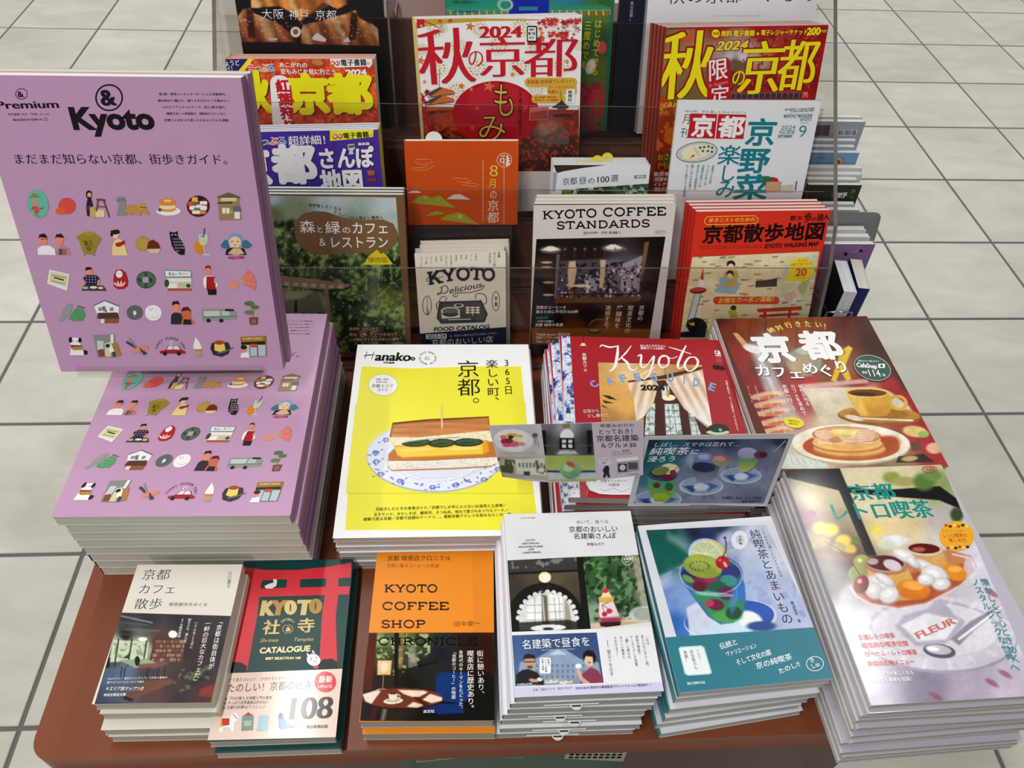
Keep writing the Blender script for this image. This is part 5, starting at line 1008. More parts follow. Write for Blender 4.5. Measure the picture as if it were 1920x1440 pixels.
def art_shrines(A):
    G, R_ = '17403e', 'd2353e'; A.UV(0, 0, 1, 1, G); A.fr(60, 1030, 3.2); l = 1
    A.P([(1264, 108), (1400, 124), (1600, 124), (1780, 104), (1915, 80), (1912, 170), (1240, 196)], R_); A.P([(1225, 238), (1908, 222), (1900, 270), (1218, 290)], R_)
    A.P([(1300, 180), (1382, 180), (1368, 240), (1352, 400), (1290, 725), (1172, 728), (1240, 400), (1268, 260)], R_); A.P([(1768, 170), (1840, 168), (1838, 270), (1822, 400), (1832, 722), (1722, 718), (1740, 400), (1760, 260)], R_); A.P([(1530, 170), (1612, 170), (1606, 240), (1524, 240)], R_)
    A.P([(1384, 186), (1532, 180), (1526, 226), (1376, 236)], G); A.P([(1612, 180), (1766, 174), (1762, 216), (1606, 222)], G); A.P([(1252, 196), (1305, 194), (1298, 238), (1244, 242)], G); A.P([(1838, 176), (1912, 172), (1910, 214), (1838, 216)], G)
    A.P([(1164, 735), (1170, 690), (1200, 676), (1250, 678), (1290, 700), (1284, 735)], '141416'); A.P([(1722, 722), (1722, 680), (1750, 660), (1800, 656), (1830, 676), (1836, 720)], '141416')
    A.P([(1394, 222), (1420, 208), (1450, 200), (1446, 182), (1462, 178), (1472, 190), (1466, 220), (1440, 236), (1405, 236)], 'e6e6ea')
    Y, D = 'dcc07c', 'b58a44'
    for i, (ch, x0, x1) in enumerate((('K', 1366, 1440), ('Y', 1436, 1512), ('T', 1588, 1668))): A.T(ch, x0, 394 - i * 2, x1, 393 - i * 2, 82, D if i % 2 else Y, .05, .03)
    A.E(1552, 350, 38, 44, Y, 8); A.L([(1552, 330), (1550, 372)], 8, G); A.E(1702, 342, 40, 46, D, 8); A.L([(1702, 322), (1700, 364)], 8, G)
    A.T('社', 1378, 514, 1484, 512, 88, Y, .03); A.T('寺', 1586, 504, 1694, 500, 86, Y, .03); A.L([(1518, 458), (1550, 456), (1566, 470), (1564, 492), (1546, 504), (1520, 504), (1506, 490), (1506, 470)], 3, Y, closed=True); A.T('&', 1522, 494, 1552, 492, 26, Y, .04); A.ARC('TANOSHII', 1536, 480, 44, -44, 44, 14, Y, .02, ry=52)
    A.T('Shrines', 1366, 560, 1476, 556, 22, Y, .0, sh=.3); A.T('Temples', 1566, 554, 1686, 550, 22, Y, .0, sh=.3); A.T('CATALOGUE', 1364, 626, 1668, 612, 33, 'e9dfae', .045); A.T('BEST SELECTION 108', 1400, 664, 1612, 660, 14, 'e9dfae', .05, res=2)
    A.E(1690, 665, 42, 36, 'eceaf0', 20); A.P([(1650, 640), (1650, 620), (1668, 640)], 'eceaf0'); A.P([(1680, 622), (1684, 604), (1702, 628)], 'eceaf0'); A.E(1676, 660, 3, 4, '333'); A.E(1708, 652, 3, 4, '333'); A.L([(1694, 672), (1702, 678)], 4, 'c03a44'); A.P([(1686, 700), (1720, 700), (1716, 718), (1690, 716)], 'c8545c')
    A.fr(0, 0, 1)


def band_shrines(A):
    A.fr(60, 1030, 3.2); K = '3a3230'; A.P([(1129, 746), (1880, 716), (1844, 1140), (1052, 1146)], 'e6cdbf')
    A.T('どう見たらいい？　が分かるとおもしろくなる！', 1178, 796, 1646, 778, 22, K, .005, res=2); A.T('たのしい！京都の社寺', 1164, 860, 1678, 838, 54, K, .0, .006, res=4)
    A.E(1760, 796, 66, 63, 'cf2a30', 0, 36); A.T('最新', 1716, 802, 1802, 800, 42, 'f6eee8', .02); A.T('UPDATE', 1716, 832, 1800, 830, 16, 'f6eee8', .01)
    for i, t in enumerate(('プロが教える拝観入門の基本', 'やっぱり世界遺産は外せない', '古都の四季はうつくしい')): A.E(1164 - i * 6, 898 + i * 27, 8, 8, 'a09088'); A.T(t, 1178 - i * 6, 906 + i * 27, 1440 - i * 20, 900 + i * 27, 21, K, 0, res=2)
    A.T('108', 1508, 1024, 1800, 1014, 134, '101010', -.012, .042, res=6)
    A.P([(1122, 1094), (1130, 1040), (1150, 1012), (1192, 1010), (1200, 985), (1228, 980), (1244, 1012), (1230, 1030), (1216, 1040), (1214, 1094), (1196, 1094), (1188, 1070), (1150, 1070), (1146, 1098)], 'e9ecee'); A.P([(1140, 1016), (1186, 1014), (1184, 1056), (1142, 1060)], 'c43a30'); A.P([(1128, 1052), (1140, 1016), (1144, 1070), (1130, 1066)], 'dca83c'); A.L([(1206, 990), (1232, 1018)], 4, 'b04a50')
    A.P([(1262, 1000), (1330, 996), (1326, 1086), (1256, 1090)], '7c9488'); A.P([(1268, 1000), (1298, 978), (1326, 998)], 'b0403c'); A.P([(1272, 1030), (1318, 1028), (1316, 1060), (1270, 1062)], 'a8b8b0')
    A.P([(1362, 1000), (1420, 996), (1412, 1090), (1348, 1092)], '9fc0cc'); A.P([(1478, 1040), (1480, 1000), (1500, 985), (1512, 1010), (1530, 1040), (1580, 1060), (1570, 1072), (1520, 1070), (1500, 1086), (1480, 1070)], '4a7cb0'); A.E(1492, 1000, 14, 18, '30405c'); A.T('朝日新聞出版', 1646, 1076, 1776, 1072, 20, '332c2a', .01, res=2)
    A.fr(0, 0, 1)


def art_cafewalk(A):
    A.UV(0, 0, 1, 1, 'dcd8ce'); A.fr(60, 1030, 3.2); K = '262230'
    A.T('京都', 650, 184, 822, 184, 66, K, -.01, .005, sh=-.0, res=4); A.T('カフェ', 628, 268, 862, 268, 60, K, -.01, .005, res=4); A.T('散歩', 604, 360, 776, 358, 66, K, -.01, .005, res=4); A.T('喫茶都市をめぐる', 818, 342, 1052, 342, 22, K, 0, res=2); A.V('川口葉子', 1190, 130, 1178, 236, 22, K, 0); A.fr(0, 0, 1)


def band_cafewalk(A):
    A.fr(60, 1030, 3.2); A.P([(530, 380), (1195, 400), (1090, 940), (375, 930)], '28262c')

    def f(p):
        p.idw([(560, 400, '36343c'), (700, 420, '2a2a30'), (900, 410, '26242c'), (1150, 420, '28242c'), (560, 520, '1c1c20'), (520, 560, 'a8b49c'), (600, 580, 'b8c8a8'), (680, 600, 'a0a890'), (760, 560, '4a3028'), (850, 600, '50352c'), (950, 600, '2c1c20'), (1100, 600, '1a181c'), (480, 650, '3a404a'), (440, 750, '4a5a74'), (560, 760, '56688a'), (700, 740, '3a3a40'), (600, 850, '4c5464'), (400, 900, '3a4660'), (720, 840, '553830'), (850, 820, '3c2c2a'), (1000, 760, '1c1a1a'), (1050, 850, '4a1c1c'), (1080, 900, '3c1c20'), (900, 890, '30242a'), (700, 900, '503a3a')], 3)
        for (a, b2, c) in (((510, 395), (720, 440), 'a0a8b0'), ((500, 435), (700, 455), '5a6068'), ((560, 480), (760, 490), '6a6e74'), ((520, 510), (740, 515), '44464c')): p.ln([a, b2], 8, c, 8, .8)
        p.pl([(490, 545), (700, 555), (690, 660), (460, 680)], 'c4d2b4', 8).speck(20, '7a9868', .52, 3, [(490, 560), (690, 570), (680, 640), (470, 660)], .8)
        for x in (520, 600, 690): p.ln([(x, 540), (x - 25, 700)], 9, '3c2420', 4)
        p.pl([(735, 530), (925, 540), (900, 680), (705, 670)], '4c3028', 4)
        r = random.Random(2)
        for j in range(5):
            for i in range(15): p.pl([(742 + i * 12 - j * 5, 545 + j * 27), (751 + i * 12 - j * 5, 545 + j * 27), (748 + i * 12 - j * 5, 564 + j * 27), (739 + i * 12 - j * 5, 564 + j * 27)], r.choice(['8a5a44', 'a87c60', '6a4a3c', '9c8c7c', '7c3c34']), 3)
        p.el(845, 510, 26, 22, 'f6f2e8', 0, .2).el(665, 540, 28, 12, 'f6f2d8', 0, .3)
        p.pl([(520, 665), (690, 655), (760, 690), (620, 712)], '88a07c', 6).pl([(640, 690), (830, 675), (760, 712), (640, 712)], '7c4c3c', 6).pl([(545, 655), (590, 620), (585, 655)], '24303c', 4).el(632, 670, 16, 30, '101014', 0, .2)
        for x in (540, 560, 700, 760, 800): p.ln([(x, 710), (x - 12, 780)], 6, '1c1a1e', 4)
        p.pl([(440, 660), (470, 650), (465, 710), (430, 715)], '14161c', 5).pl([(690, 790), (840, 778), (850, 800), (610, 900), (560, 880)], '6a4438', 5).pl([(560, 880), (610, 900), (600, 915), (540, 895)], '241a18', 4)
        p.speck(26, '5a6a3c', .55, 7, [(900, 720), (1080, 680), (1060, 800), (880, 860), (820, 850)], .8).pl([(1010, 840), (1100, 810), (1085, 890), (1000, 880)], '7c2420', 10)
    A.photo([(534, 380), (1190, 400), (1085, 930), (381, 920)], .0007, f); W = 'efece6'
    A.V('「京都は街自体が', 1134, 415, 1072, 720, 32, W, 0, .003); A.V('一軒の巨大なカフェだ」', 1060, 428, 980, 810, 34, W, 0, .003); A.V('―そんなことばに', 988, 430, 955, 596, 17, W, 0, res=2); A.V('魅せられ、選んだ、', 948, 414, 915, 575, 18, W, 0, res=2); A.V('67の喫茶時間', 906, 412, 880, 530, 18, W, 0, res=2)
    A.T('Webサイト「東京カフェマニア」で人気の著者が', 452, 784, 812, 776, 14, W, 0, res=1); A.T('贈るなフォト＆エッセイで案内', 448, 806, 672, 802, 14, W, 0, res=1); A.T('＊エリア別マップつき', 436, 848, 668, 848, 24, W, .02, sh=.12, res=2); A.T('祥伝社黄金文庫', 428, 884, 562, 880, 18, W, .02, res=2)
    A.fr(0, 0, 1)


def leaf(A, x, y, r, col, rot=0):
    A.lf = getattr(A, 'lf', 0) + 1; A.l0 = getattr(A, 'l0', A.lv) if A.lf > 1 else A.lv; A.lv = A.l0 + (A.lf % 7) * A.step; pts = []
    for k in range(10):
        a = math.radians(rot + k * 36); q = r if k % 2 == 0 else r * .38
        pts.append((x + q * math.sin(a), y - q * math.cos(a)))
    A.P(pts, col)


def art_croissant(A):
    A.UV(0, 0, 1, 1, '141012'); A.fr(400, 0, 5.333)

    def f(p):
        p.fill('141012').noise(60, .3, 1)
        def cr(pts, c, c2): p.pl(pts, c, 12, c2=c2)
        cr([(370, -200), (820, -220), (1320, -40), (1340, 40), (1240, 90), (1100, 20), (900, 190), (860, 210), (820, 140), (650, 60), (380, 80)], 'b87838', 'a86428')
        cr([(190, 200), (240, 170), (300, 90), (360, 80), (420, 140), (640, 230), (760, 320), (820, 420), (170, 420), (160, 240)], 'a87040', '7c4222'); cr([(900, 250), (1100, 200), (1320, 140), (1420, 100), (1460, 180), (1600, 250), (1660, 300), (1660, 460), (880, 440), (880, 300)], 'b47844', '6c3a1c')
        n = np.sin((p.X * .8 - p.Y * .35 + 40 * vnoise(p.X, p.Y, 80, 3)) / 22.0); b = (p.c[:, 0] > 60)
        p.c = p.c * (1 + (n * .28 * b)[:, None]); n = np.clip(np.sin((p.X * .8 - p.Y * .35 + 60 * vnoise(p.X, p.Y, 80, 6)) / 46.0) - .55, 0, 1) * 1.8 * b; p.mix(n * .75, 'eed09a')
        p.pl([(330, 80), (400, 110), (420, 380), (350, 380)], '341408', 16, .85).pl([(820, 0), (1100, -60), (1160, 60), (900, 180)], '8a4a18', 24, .6).pl([(1380, 120), (1450, 130), (1420, 400), (1350, 400)], '26100a', 14, .85).pl([(850, 100), (900, 60), (890, 200), (860, 215)], 'd08a38', 12)
        p.speck(16, 'f0dcc0', .72, 5, [(250, 150), (760, 230), (1600, 200), (1640, 380), (200, 380)], .8)
    A.photo([(100, -260), (1600, -240), (1660, 460), (170, 430)], .001, f)
    W = 'f2f0f0'
    for t, x0, x1, y0, y1 in (('大阪', 480, 712, 192, 190), ('神戸', 756, 960, 196, 198), ('京都', 1016, 1236, 200, 204)): A.T(t, x0, y0, x1, y1, 104, W, -.008, .0, sh=.1, res=3)
    A.E(823, 320, 52, 54, 'e2dedc', 0, 30); A.E(823, 318, 26, 27, '8a5a3c', 0, 20); A.P([(985, 378), (1040, 325), (1130, 392), (1120, 420), (1000, 400)], 'd8d4d6'); A.P([(1310, 395), (1350, 370), (1370, 420), (1300, 420)], 'd0ccce'); A.P([(550, 378), (640, 382), (640, 400), (560, 400)], 'c9c6c8'); A.fr(0, 0, 1)


def mapple_logo(A, x0, y0, x1, y1, h):
    n = 4
    for i, (ch, c) in enumerate((('ま', 'd23a34'), ('っ', '2a8a50'), ('ぷ', 'e0703a'), ('る', '2a6ab8'))):
        a = x0 + (x1 - x0) * i / n; b = x0 + (x1 - x0) * (i + 1.12) / n; y = y0 + (y1 - y0) * i / n; A.T(ch, a, y, b, y, h, 'f4f2f0', .09); A.T(ch, a, y, b, y, h, c, .025)


def art_redautumn(A):
    R_ = 'b83a22'; A.UV(0, 0, 1, 1, R_); A.fr(400, 0, 5.333)

    def f(p):
        p.fill('bc3a20').speck(60, 'd4602c', .5, 3, None, .8, 6).speck(40, '8c1f18', .56, 7, None, .7, 6).speck(26, 'e0803a', .62, 9, None, .6, 10)
    A.photo([(30, 600), (1600, 560), (1670, 1300), (160, 1340)], .0012, f)
    A.P([(22, 596), (345, 570), (230, 730), (60, 760)], '232a5c'); A.P([(345, 572), (400, 570), (270, 760), (225, 745)], 'e6d22c'); A.T('ちょうど', 66, 664, 268, 656, 60, 'f0f0f4', .02); A.T('イイ！', 100, 712, 220, 706, 50, 'f0f0f4', .02)
    mapple_logo(A, 345, 734, 620, 730, 96)
    A.T('あこがれの', 658, 672, 945, 674, 50, 'f8f4ec', .03); A.T('京もみじを見に行こう', 674, 742, 1234, 748, 56, 'f8f4ec', .03); A.E(1042, 630, 68, 38, '8a4a1c', 12); A.E(1042, 622, 60, 30, 'b4743c', 12)
    A.P([(1162, 570), (1585, 560), (1590, 640), (1560, 680), (1540, 664), (1230, 674), (1180, 640)], 'f2efee')
    A.E(1192, 632, 26, 26, 'c02828'); A.T('無', 1172, 648, 1212, 648, 34, 'fff', .02); A.E(1242, 632, 26, 26, 'c02828'); A.T('料', 1222, 648, 1262, 648, 34, 'fff', .02); A.T('電子書籍', 1276, 660, 1536, 656, 66, '1a1a1a', .035); A.T('付き', 1536, 650, 1576, 646, 30, 'c02828', .02)
    A.T('2024', 1330, 758, 1534, 754, 62, 'f6f2ea', .03, .02)
    for dx, dy, c, b in ((10, 10, '3a1408', .05), (0, 0, 'ecd81e', .06)):
        A.T('秋', 250 + dx, 1120 + dy, 600 + dx, 1112 + dy, 400, c, b, res=4); A.T('京', 756 + dx, 1126 + dy, 1186 + dx, 1126 + dy, 380, c, b, res=4); A.T('都', 1166 + dx, 1126 + dy, 1606 + dx, 1124 + dy, 384, c, b, res=4)
    A.RR(598, 752, 790, 1300, 80, 'ece6e4', .06); A.V('紅葉狩り', 682, 790, 770, 1320, 130, 'b8202a', .05, res=4); A.fr(0, 0, 1)


def art_purplemap(A):
    A.UV(0, 0, 1, 1, '46308e'); A.fr(400, 0, 3.2)
    A.P([(698, 776), (960, 764), (958, 822), (700, 846), (700, 800)], 'f0dc2e'); A.E(732, 820, 16, 15, 'c02828'); A.E(762, 818, 16, 15, 'c02828'); A.T('無', 721, 828, 743, 828, 18, 'fff', .03); A.T('料', 751, 826, 773, 826, 18, 'fff', .03); A.T('電子書籍', 780, 833, 936, 824, 36, '1a1a1a', .035); A.T('付き', 938, 822, 954, 820, 16, 'c02828')
    mapple_logo(A, 232, 878, 440, 872, 54)
    A.T('超詳細！', 452, 872, 720, 864, 56, 'f2f0f4', .02); A.RR(864, 852, 944, 876, 4, '2c2466'); A.T('最新版', 868, 873, 940, 870, 18, 'f0f0f4', .03)
    A.P([(806, 866), (846, 862), (850, 890), (836, 905), (842, 924), (812, 926), (818, 905), (808, 892)], 'b8c8c4'); A.P([(810, 872), (846, 868), (846, 884), (812, 888)], '3c6a50')
    for dx, dy, c, b in ((4, 5, '2a1c64', .05), (0, 0, 'f0eef2', .055)):
        A.T('京', 140 + dx, 1106 + dy, 366 + dx, 1104 + dy, 226, c, b, res=4); A.T('都', 372 + dx, 1096 + dy, 632 + dx, 1092 + dy, 226, c, b, res=4); A.T('さんぽ', 632 + dx, 1012 + dy, 970 + dx, 1002 + dy, 124, c, b * .7, res=4); A.T('地図', 650 + dx, 1146 + dy, 908 + dx, 1140 + dy, 126, c, b * .8, res=4)
    A.P([(922, 1020), (970, 1022), (966, 1050), (930, 1052)], 'a0603c'); A.P([(920, 1072), (976, 1068), (976, 1086), (924, 1086)], '8c3a2c'); A.fr(0, 0, 1)


def art_forest(A):
    A.UV(0, 0, 1, 1, '6e5238'); A.fr(480, 320, 3.692)

    def f(p):
        p.idw([(100, 190, '9fb4bc'), (500, 200, 'a8bac0'), (940, 210, 'b4c2c6'), (960, 350, '9fb0b4'), (110, 300, '5c7048'), (250, 300, '7c9070'), (160, 450, '4c6230'), (250, 600, '2e4424'), (500, 620, '38522c'), (700, 640, '4a6a34'), (980, 520, '5c7c50'), (900, 620, '3c5a30'), (500, 750, '223220'), (800, 800, '3f5a34'), (700, 1000, '1e2a1c'), (950, 900, '4c6430'), (600, 1150, '1a2018'), (950, 1150, '242c20'), (300, 900, '222820')], 3)
        tree = np.clip((p.Y - (250 + 120 * vnoise(p.X, p.Y, 90, 3) + np.clip(p.X - 250, 0, 300) * .9 - np.clip(p.X - 650, 0, 400) * .4)) / 40, 0, 1)
        c0 = p.c.copy(); p.mix(tree * .6, '3c5430'); n = vnoise(p.X, p.Y, 70, 11, 5); n2 = vnoise(p.X, p.Y, 22, 5, 3)
        p.mix(tree * np.clip((n - .52) * 7, 0, .8), '8aa45c').mix(tree * np.clip((.46 - n) * 8, 0, .85), '141e12').mix(tree * np.clip((n2 - .6) * 8, 0, .6), 'a4bc78').mix(tree * np.clip((.4 - n2) * 8, 0, .6), '18241a')
        p.pl([(780, 700), (860, 690), (830, 1000), (760, 950)], 'a8b4b0', 60, .35).el(900, 870, 110, 80, '7c8c44', 0, .8, .4)
        p.pl([(100, 715), (560, 770), (660, 790), (630, 806), (480, 826), (160, 790)], '8a8478', 6).pl([(160, 745), (560, 785), (640, 795), (600, 820), (170, 780)], 'a47850', 6, .9)
        for k in range(7): p.pl([(200 + k * 62, 768 + k * 4), (235 + k * 62, 772 + k * 4), (225 + k * 62, 798 + k * 3), (190 + k * 62, 794 + k * 3)], 'b9bab0', 4, .9)
        p.pl([(160, 830), (470, 835), (480, 980), (200, 985)], '6a6c5c', 8).pl([(190, 835), (400, 830), (330, 880), (200, 900)], '98988c', 10).pl([(270, 900), (285, 900), (285, 980), (262, 980)], '22241c', 5)
        p.pl([(470, 822), (500, 822), (515, 1000), (555, 1250), (535, 1262), (498, 1020)], '8c7c60', 5).pl([(430, 840), (480, 870), (500, 1000), (560, 1255), (530, 1262), (470, 950)], 'a49c88', 8, .6).pl([(480, 1120), (530, 1120), (545, 1260), (500, 1260)], '14140f', 6)
    A.photo([(80, 172), (968, 186), (1046, 1256), (80, 1256)], .0007, f)
    A.P([(266, 420), (278, 340), (330, 296), (400, 280), (480, 284), (560, 310), (640, 334), (760, 340), (880, 338), (950, 366), (982, 430), (972, 500), (930, 550), (860, 574), (740, 570), (620, 574), (480, 584), (380, 576), (310, 530), (275, 480)], '74583a')
    W = 'eceae4'
    for t, x0, x1, y, h in (('森', 306, 414, 430, 86), ('と', 420, 470, 430, 46), ('緑', 480, 588, 436, 86), ('の', 596, 660, 434, 48), ('カフェ', 662, 926, 438, 84), ('＆', 430, 494, 524, 62), ('レストラン', 508, 922, 536, 84)): A.T(t, x0, y, x1, y, h, W, .008, res=4)
    for i, ch in enumerate('深呼吸したくなる'): A.T(ch, 362 + i * 29, 250 + i * i * .5, 388 + i * 29, 252 + i * i * .6, 24, '22302c', .01, res=2)
    for i, ch in enumerate('グリーンが心地よい場所へ'): A.T(ch, 536 + i * 29, 298 + 40 * math.sin(min(i * .32, 1.5)) - i * .4, 562 + i * 29, 300 + 40 * math.sin(min(i * .36, 1.5)) - i * .3, 24, '22302c', .01, res=2)
    A.P([(742, 650), (790, 580), (806, 572), (818, 560), (836, 545), (852, 560), (862, 576), (880, 566), (900, 580), (950, 648)], 'ccb824'); A.T('関西版', 778, 636, 914, 634, 38, '6a4a20', .005)
    for t, x1, y in (('森の中、山のふもと、', 880, 1104), ('里山、公園、グリーンショップ…', 1010, 1142), ('心が和むすてきなスポット満載', 1000, 1178)): A.R(636, y - 26, x1, y + 4, '4c3828'); A.T(t, 646, y, x1 - 8, y - 2, 21, 'cdbfae', .01, res=2)
    A.fr(0, 0, 1)


def art_teal(A):
    A.UV(0, 0, 1, 1, '1f6a50'); A.fr(680, 0, 3.368)

    def f(p):
        p.idw([(520, -200, '2a8a8a'), (1500, -200, '2a7a8a'), (550, 40, '1f7c62'), (800, 40, '248a78'), (1300, 30, '2a7c8a'), (1560, 20, '1d6a50'), (1500, 90, '5a6a30'), (1450, 200, '3c6a2a'), (1500, 280, '2c5038'), (1450, 420, '5a6a2c'), (1400, 500, '4c7030'), (1420, 650, 'a83040'), (1350, 800, '8c2c3a'), (1450, 900, '2c5c34'), (1350, 1000, '24502c')], 3)
        for k in range(46): p.ln([(530 + k * 23, 68), (532 + k * 23, 92)], 9, 'd8b028' if k % 2 else 'a85a1c', 3)
        p.pl([(520, 40), (1560, 30), (1580, 62), (520, 70)], '2c8c68', 8, .7).pl([(1480, 20), (1600, -60), (1600, 60)], '3a5c2c', 10).ln([(520, 66), (1560, 62)], 5, '7ab088', 3)
        p.pl([(920, -300), (1178, -300), (1178, 92), (920, 92)], '1a2a9c', 2).el(900, 30, 50, 40, '9fc8a8', 0, .1, .9, ring=.6)
        p.el(1420, 640, 140, 100, 'b4303c', 0, .8, .8).el(1380, 880, 160, 70, 'a03040', 0, .8, .8).speck(30, '8c1c2c', .55, 4, [(1300, 520), (1500, 520), (1500, 1000), (1250, 1000)], .7).el(1440, 420, 30, 50, 'e2e0dc', 20, .3).el(1510, 300, 30, 40, 'c84a4c', 0, .4).speck(24, '3c7a3c', .57, 8, [(1300, 700), (1550, 600), (1500, 1000), (1250, 1050)], .8)
    A.photo([(514, -330), (1590, -340), (1510, 960), (560, 960)], .0014, f)
    A.R(986, 42, 1106, 66, '3a7a9c'); A.T('話題の体験型グルメ', 568, 22, 730, 22, 18, '1c2c34', .02); A.T('Sightseeing', 574, 80, 728, 80, 22, '2c3ca0', .02, sh=.2)
    A.V('はじめてでも', 1490, 120, 1462, 478, 44, 'cfc22e', .02); A.V('三度めでも', 1426, 130, 1398, 440, 44, 'cfc22e', .02); A.fr(0, 0, 1)


def art_whiteautumn(A):
    A.UV(0, 0, 1, 1, 'e6e2e2'); A.fr(740, 20, 5.181); R_ = 'b81f2c'; r = random.Random(4)

    def f(p):
        p.idw([(230, 900, '8c2a24'), (400, 850, 'c0683c'), (450, 1000, 'a8482c'), (300, 1100, '7a2820'), (560, 1050, '9c3a20'), (250, 1200, '4c2018'), (500, 1250, '3c1a14'), (1300, 1300, '4c2a24'), (1500, 1150, '8a7c74'), (1700, 1050, '7c3028'), (1600, 1000, '8c4038'), (1750, 1250, '54241c'), (900, 1400, '34140f'), (1600, 1400, '302018'), (600, 1500, '2c1410'), (1000, 1600, '241210')], 3)
        for k, y in enumerate((790, 865, 950)): p.pl([(330 - k * 6, y), (430, y - 40), (565, y - 10), (575, y + 20), (350, y + 50)], 'b4582c', 6).pl([(310 - k * 8, y + 30), (570, y + 8), (560, y + 30), (340, y + 62)], '3a3434', 5)
        p.pl([(1350, 1240), (1450, 1220), (1620, 1130), (1700, 1180), (1690, 1300), (1400, 1290)], '5c5550', 10).speck(26, 'c8452c', .56, 3, None, .7)
    A.photo([(230, 930), (1790, 950), (1790, 1560), (250, 1560)], .0012, f)
    A.P([(214, 930), (1780, 965), (1780, 700), (214, 700)], 'e6e2e2')
    for k, (x, y, q) in enumerate(((400, 180, 90), (420, 560, 96), (830, 180, 84), (1010, 340, 100), (1230, 160, 100), (800, 560, 100), (600, 780, 92), (1210, 540, 96), (1380, 360, 90), (1620, 540, 90), (260, 380, 70), (620, 340, 80), (1790, 340, 50), (1380, 760, 80), (470, 170, 50))):
        A.lv = L0 = A.lv if k == 0 else L0
        A.E(x, y, q, q * .93, 'cdc3a4', 0, 28)
        A.E(x, y, q - 5, (q - 5) * .93, 'e2dcd0', 0, 28)
        for j in range(12): A.E(x + q * .68 * math.cos(j * .524), y + q * .62 * math.sin(j * .524), q * .15, q * .08, 'c2b797', j * 30 + 40, 8, up=False)
        A.up()
        for j in range(6): A.E(x + q * .3 * math.cos(j * 1.05), y + q * .28 * math.sin(j * 1.05), q * .17, q * .1, 'c9bf9f', j * 60, 8, up=False)
    A.P([(212, 80), (800, 72), (1400, 84), (1400, 94), (900, 100), (500, 125), (214, 170)], 'b8963a'); A.P([(215, 82), (290, 82), (290, 158), (216, 175)], R_); A.T('特', 250, 160, 272, 158, 24, 'f0e6e0', .02); A.P([(160, 112), (212, 112), (240, 1100), (200, 1100)], 'c4a436'); A.L([(290, 100), (420, 160)], 8, '7c1c20')
    A.E(985, 1000, 420, 318, 'a81c26', 0, 50, ); A.E(1000, 900, 300, 200, 'b02430', 0, 40)
    for i in range(26): leaf(A, 230 + r.random() * 90, 780 + r.random() * 320, 26 + r.random() * 16, r.choice(['a02428', '8c1c24', 'b83a30']), r.random() * 72)
    for i in range(60): leaf(A, 1400 + r.random() * 400, 90 + r.random() ** 1.6 * 190, 18 + r.random() * 22, r.choice(['c03c2c', 'b02c28', 'd4583a', 'a42426']), r.random() * 72)
    for (x, y, q, c) in ((732, 152, 52, 'c8642c'), (255, 485, 50, 'cf7034'), (290, 690, 26, 'd07a3c'), (650, 730, 38, 'c86a34'), (745, 765, 26, 'd07a3c'), (915, 735, 62, 'c86e3c'), (1145, 620, 34, 'd07a3c'), (1675, 490, 26, 'd07a3c'), (440, 100, 26, 'b03a34'), (540, 96, 30, 'b03a34'), (800, 950, 30, 'c05a3c'), (1270, 940, 30, 'b8503a'), (1430, 1130, 40, 'c06a44'), (755, 1140, 40, 'b84a30'), (1430, 215, 30, 'd07a3c')): leaf(A, x, y, q, c, 12)
    for k, y in enumerate((790, 865)): A.P([(330 - k * 6, y), (440, y - 50), (560, y - 20), (590, y + 10), (350, y + 50)], 'bf6636'); A.P([(310 - k * 10, y + 24), (440, y - 48), (470, y - 40), (350, y + 40)], '40444c'); A.L([(320, y + 52), (580, y + 20)], 9, '5a3a30')
    A.L([(436, 560), (432, 740)], 8, 'a08a4c')
    A.T('2024', 822, 264, 1236, 258, 112, R_, .0, .05, res=6)
    A.lv += 8 * A.step; K = dict(res=5)
    A.T('秋', 240, 730, 810, 700, 560, R_, -.010, .024, **K); A.T('の', 706, 556, 880, 548, 190, R_, -.012, .010, **K); A.T('京', 810, 650, 1290, 640, 400, R_, -.010, .022, **K); A.T('都', 1246, 652, 1790, 640, 400, R_, -.010, .020, **K)
    A.RR(1284, 146, 1384, 308, 14, '1a1a1e'); A.R(1294, 160, 1372, 290, 'f0eeee'); A.T('無料', 1306, 196, 1358, 195, 24, '222', .04); A.T('電子版', 1296, 236, 1366, 235, 28, '222', .04); A.T('付き', 1304, 276, 1354, 275, 26, '222', .04)
    A.T('ASAHI ORIGINAL', 1478, 166, 1780, 160, 24, 'f0e2de', .0); A.T('紅葉ガイド特別保存版', 1480, 206, 1790, 202, 28, 'f4dcd8', .01)
    Y = 'c9a236'; A.RR(1262, 650, 1772, 738, 42, Y); A.RR(1480, 722, 1766, 810, 20, Y); A.RR(1330, 816, 1660, 896, 36, Y); A.T('美術展 招待券プレゼント！', 1282, 712, 1766, 702, 40, 'a8382c', .02); A.T('アート＆イベント', 1492, 760, 1744, 752, 30, 'a8382c', .02); A.T('特集も！', 1490, 806, 1620, 800, 34, 'a8382c', .02); A.T('秋の美術展／特別公開／', 1360, 852, 1582, 846, 20, 'a8382c', .02, res=1); A.T('展示付き／New庭園店', 1360, 878, 1592, 874, 20, 'a8382c', .02, res=1)
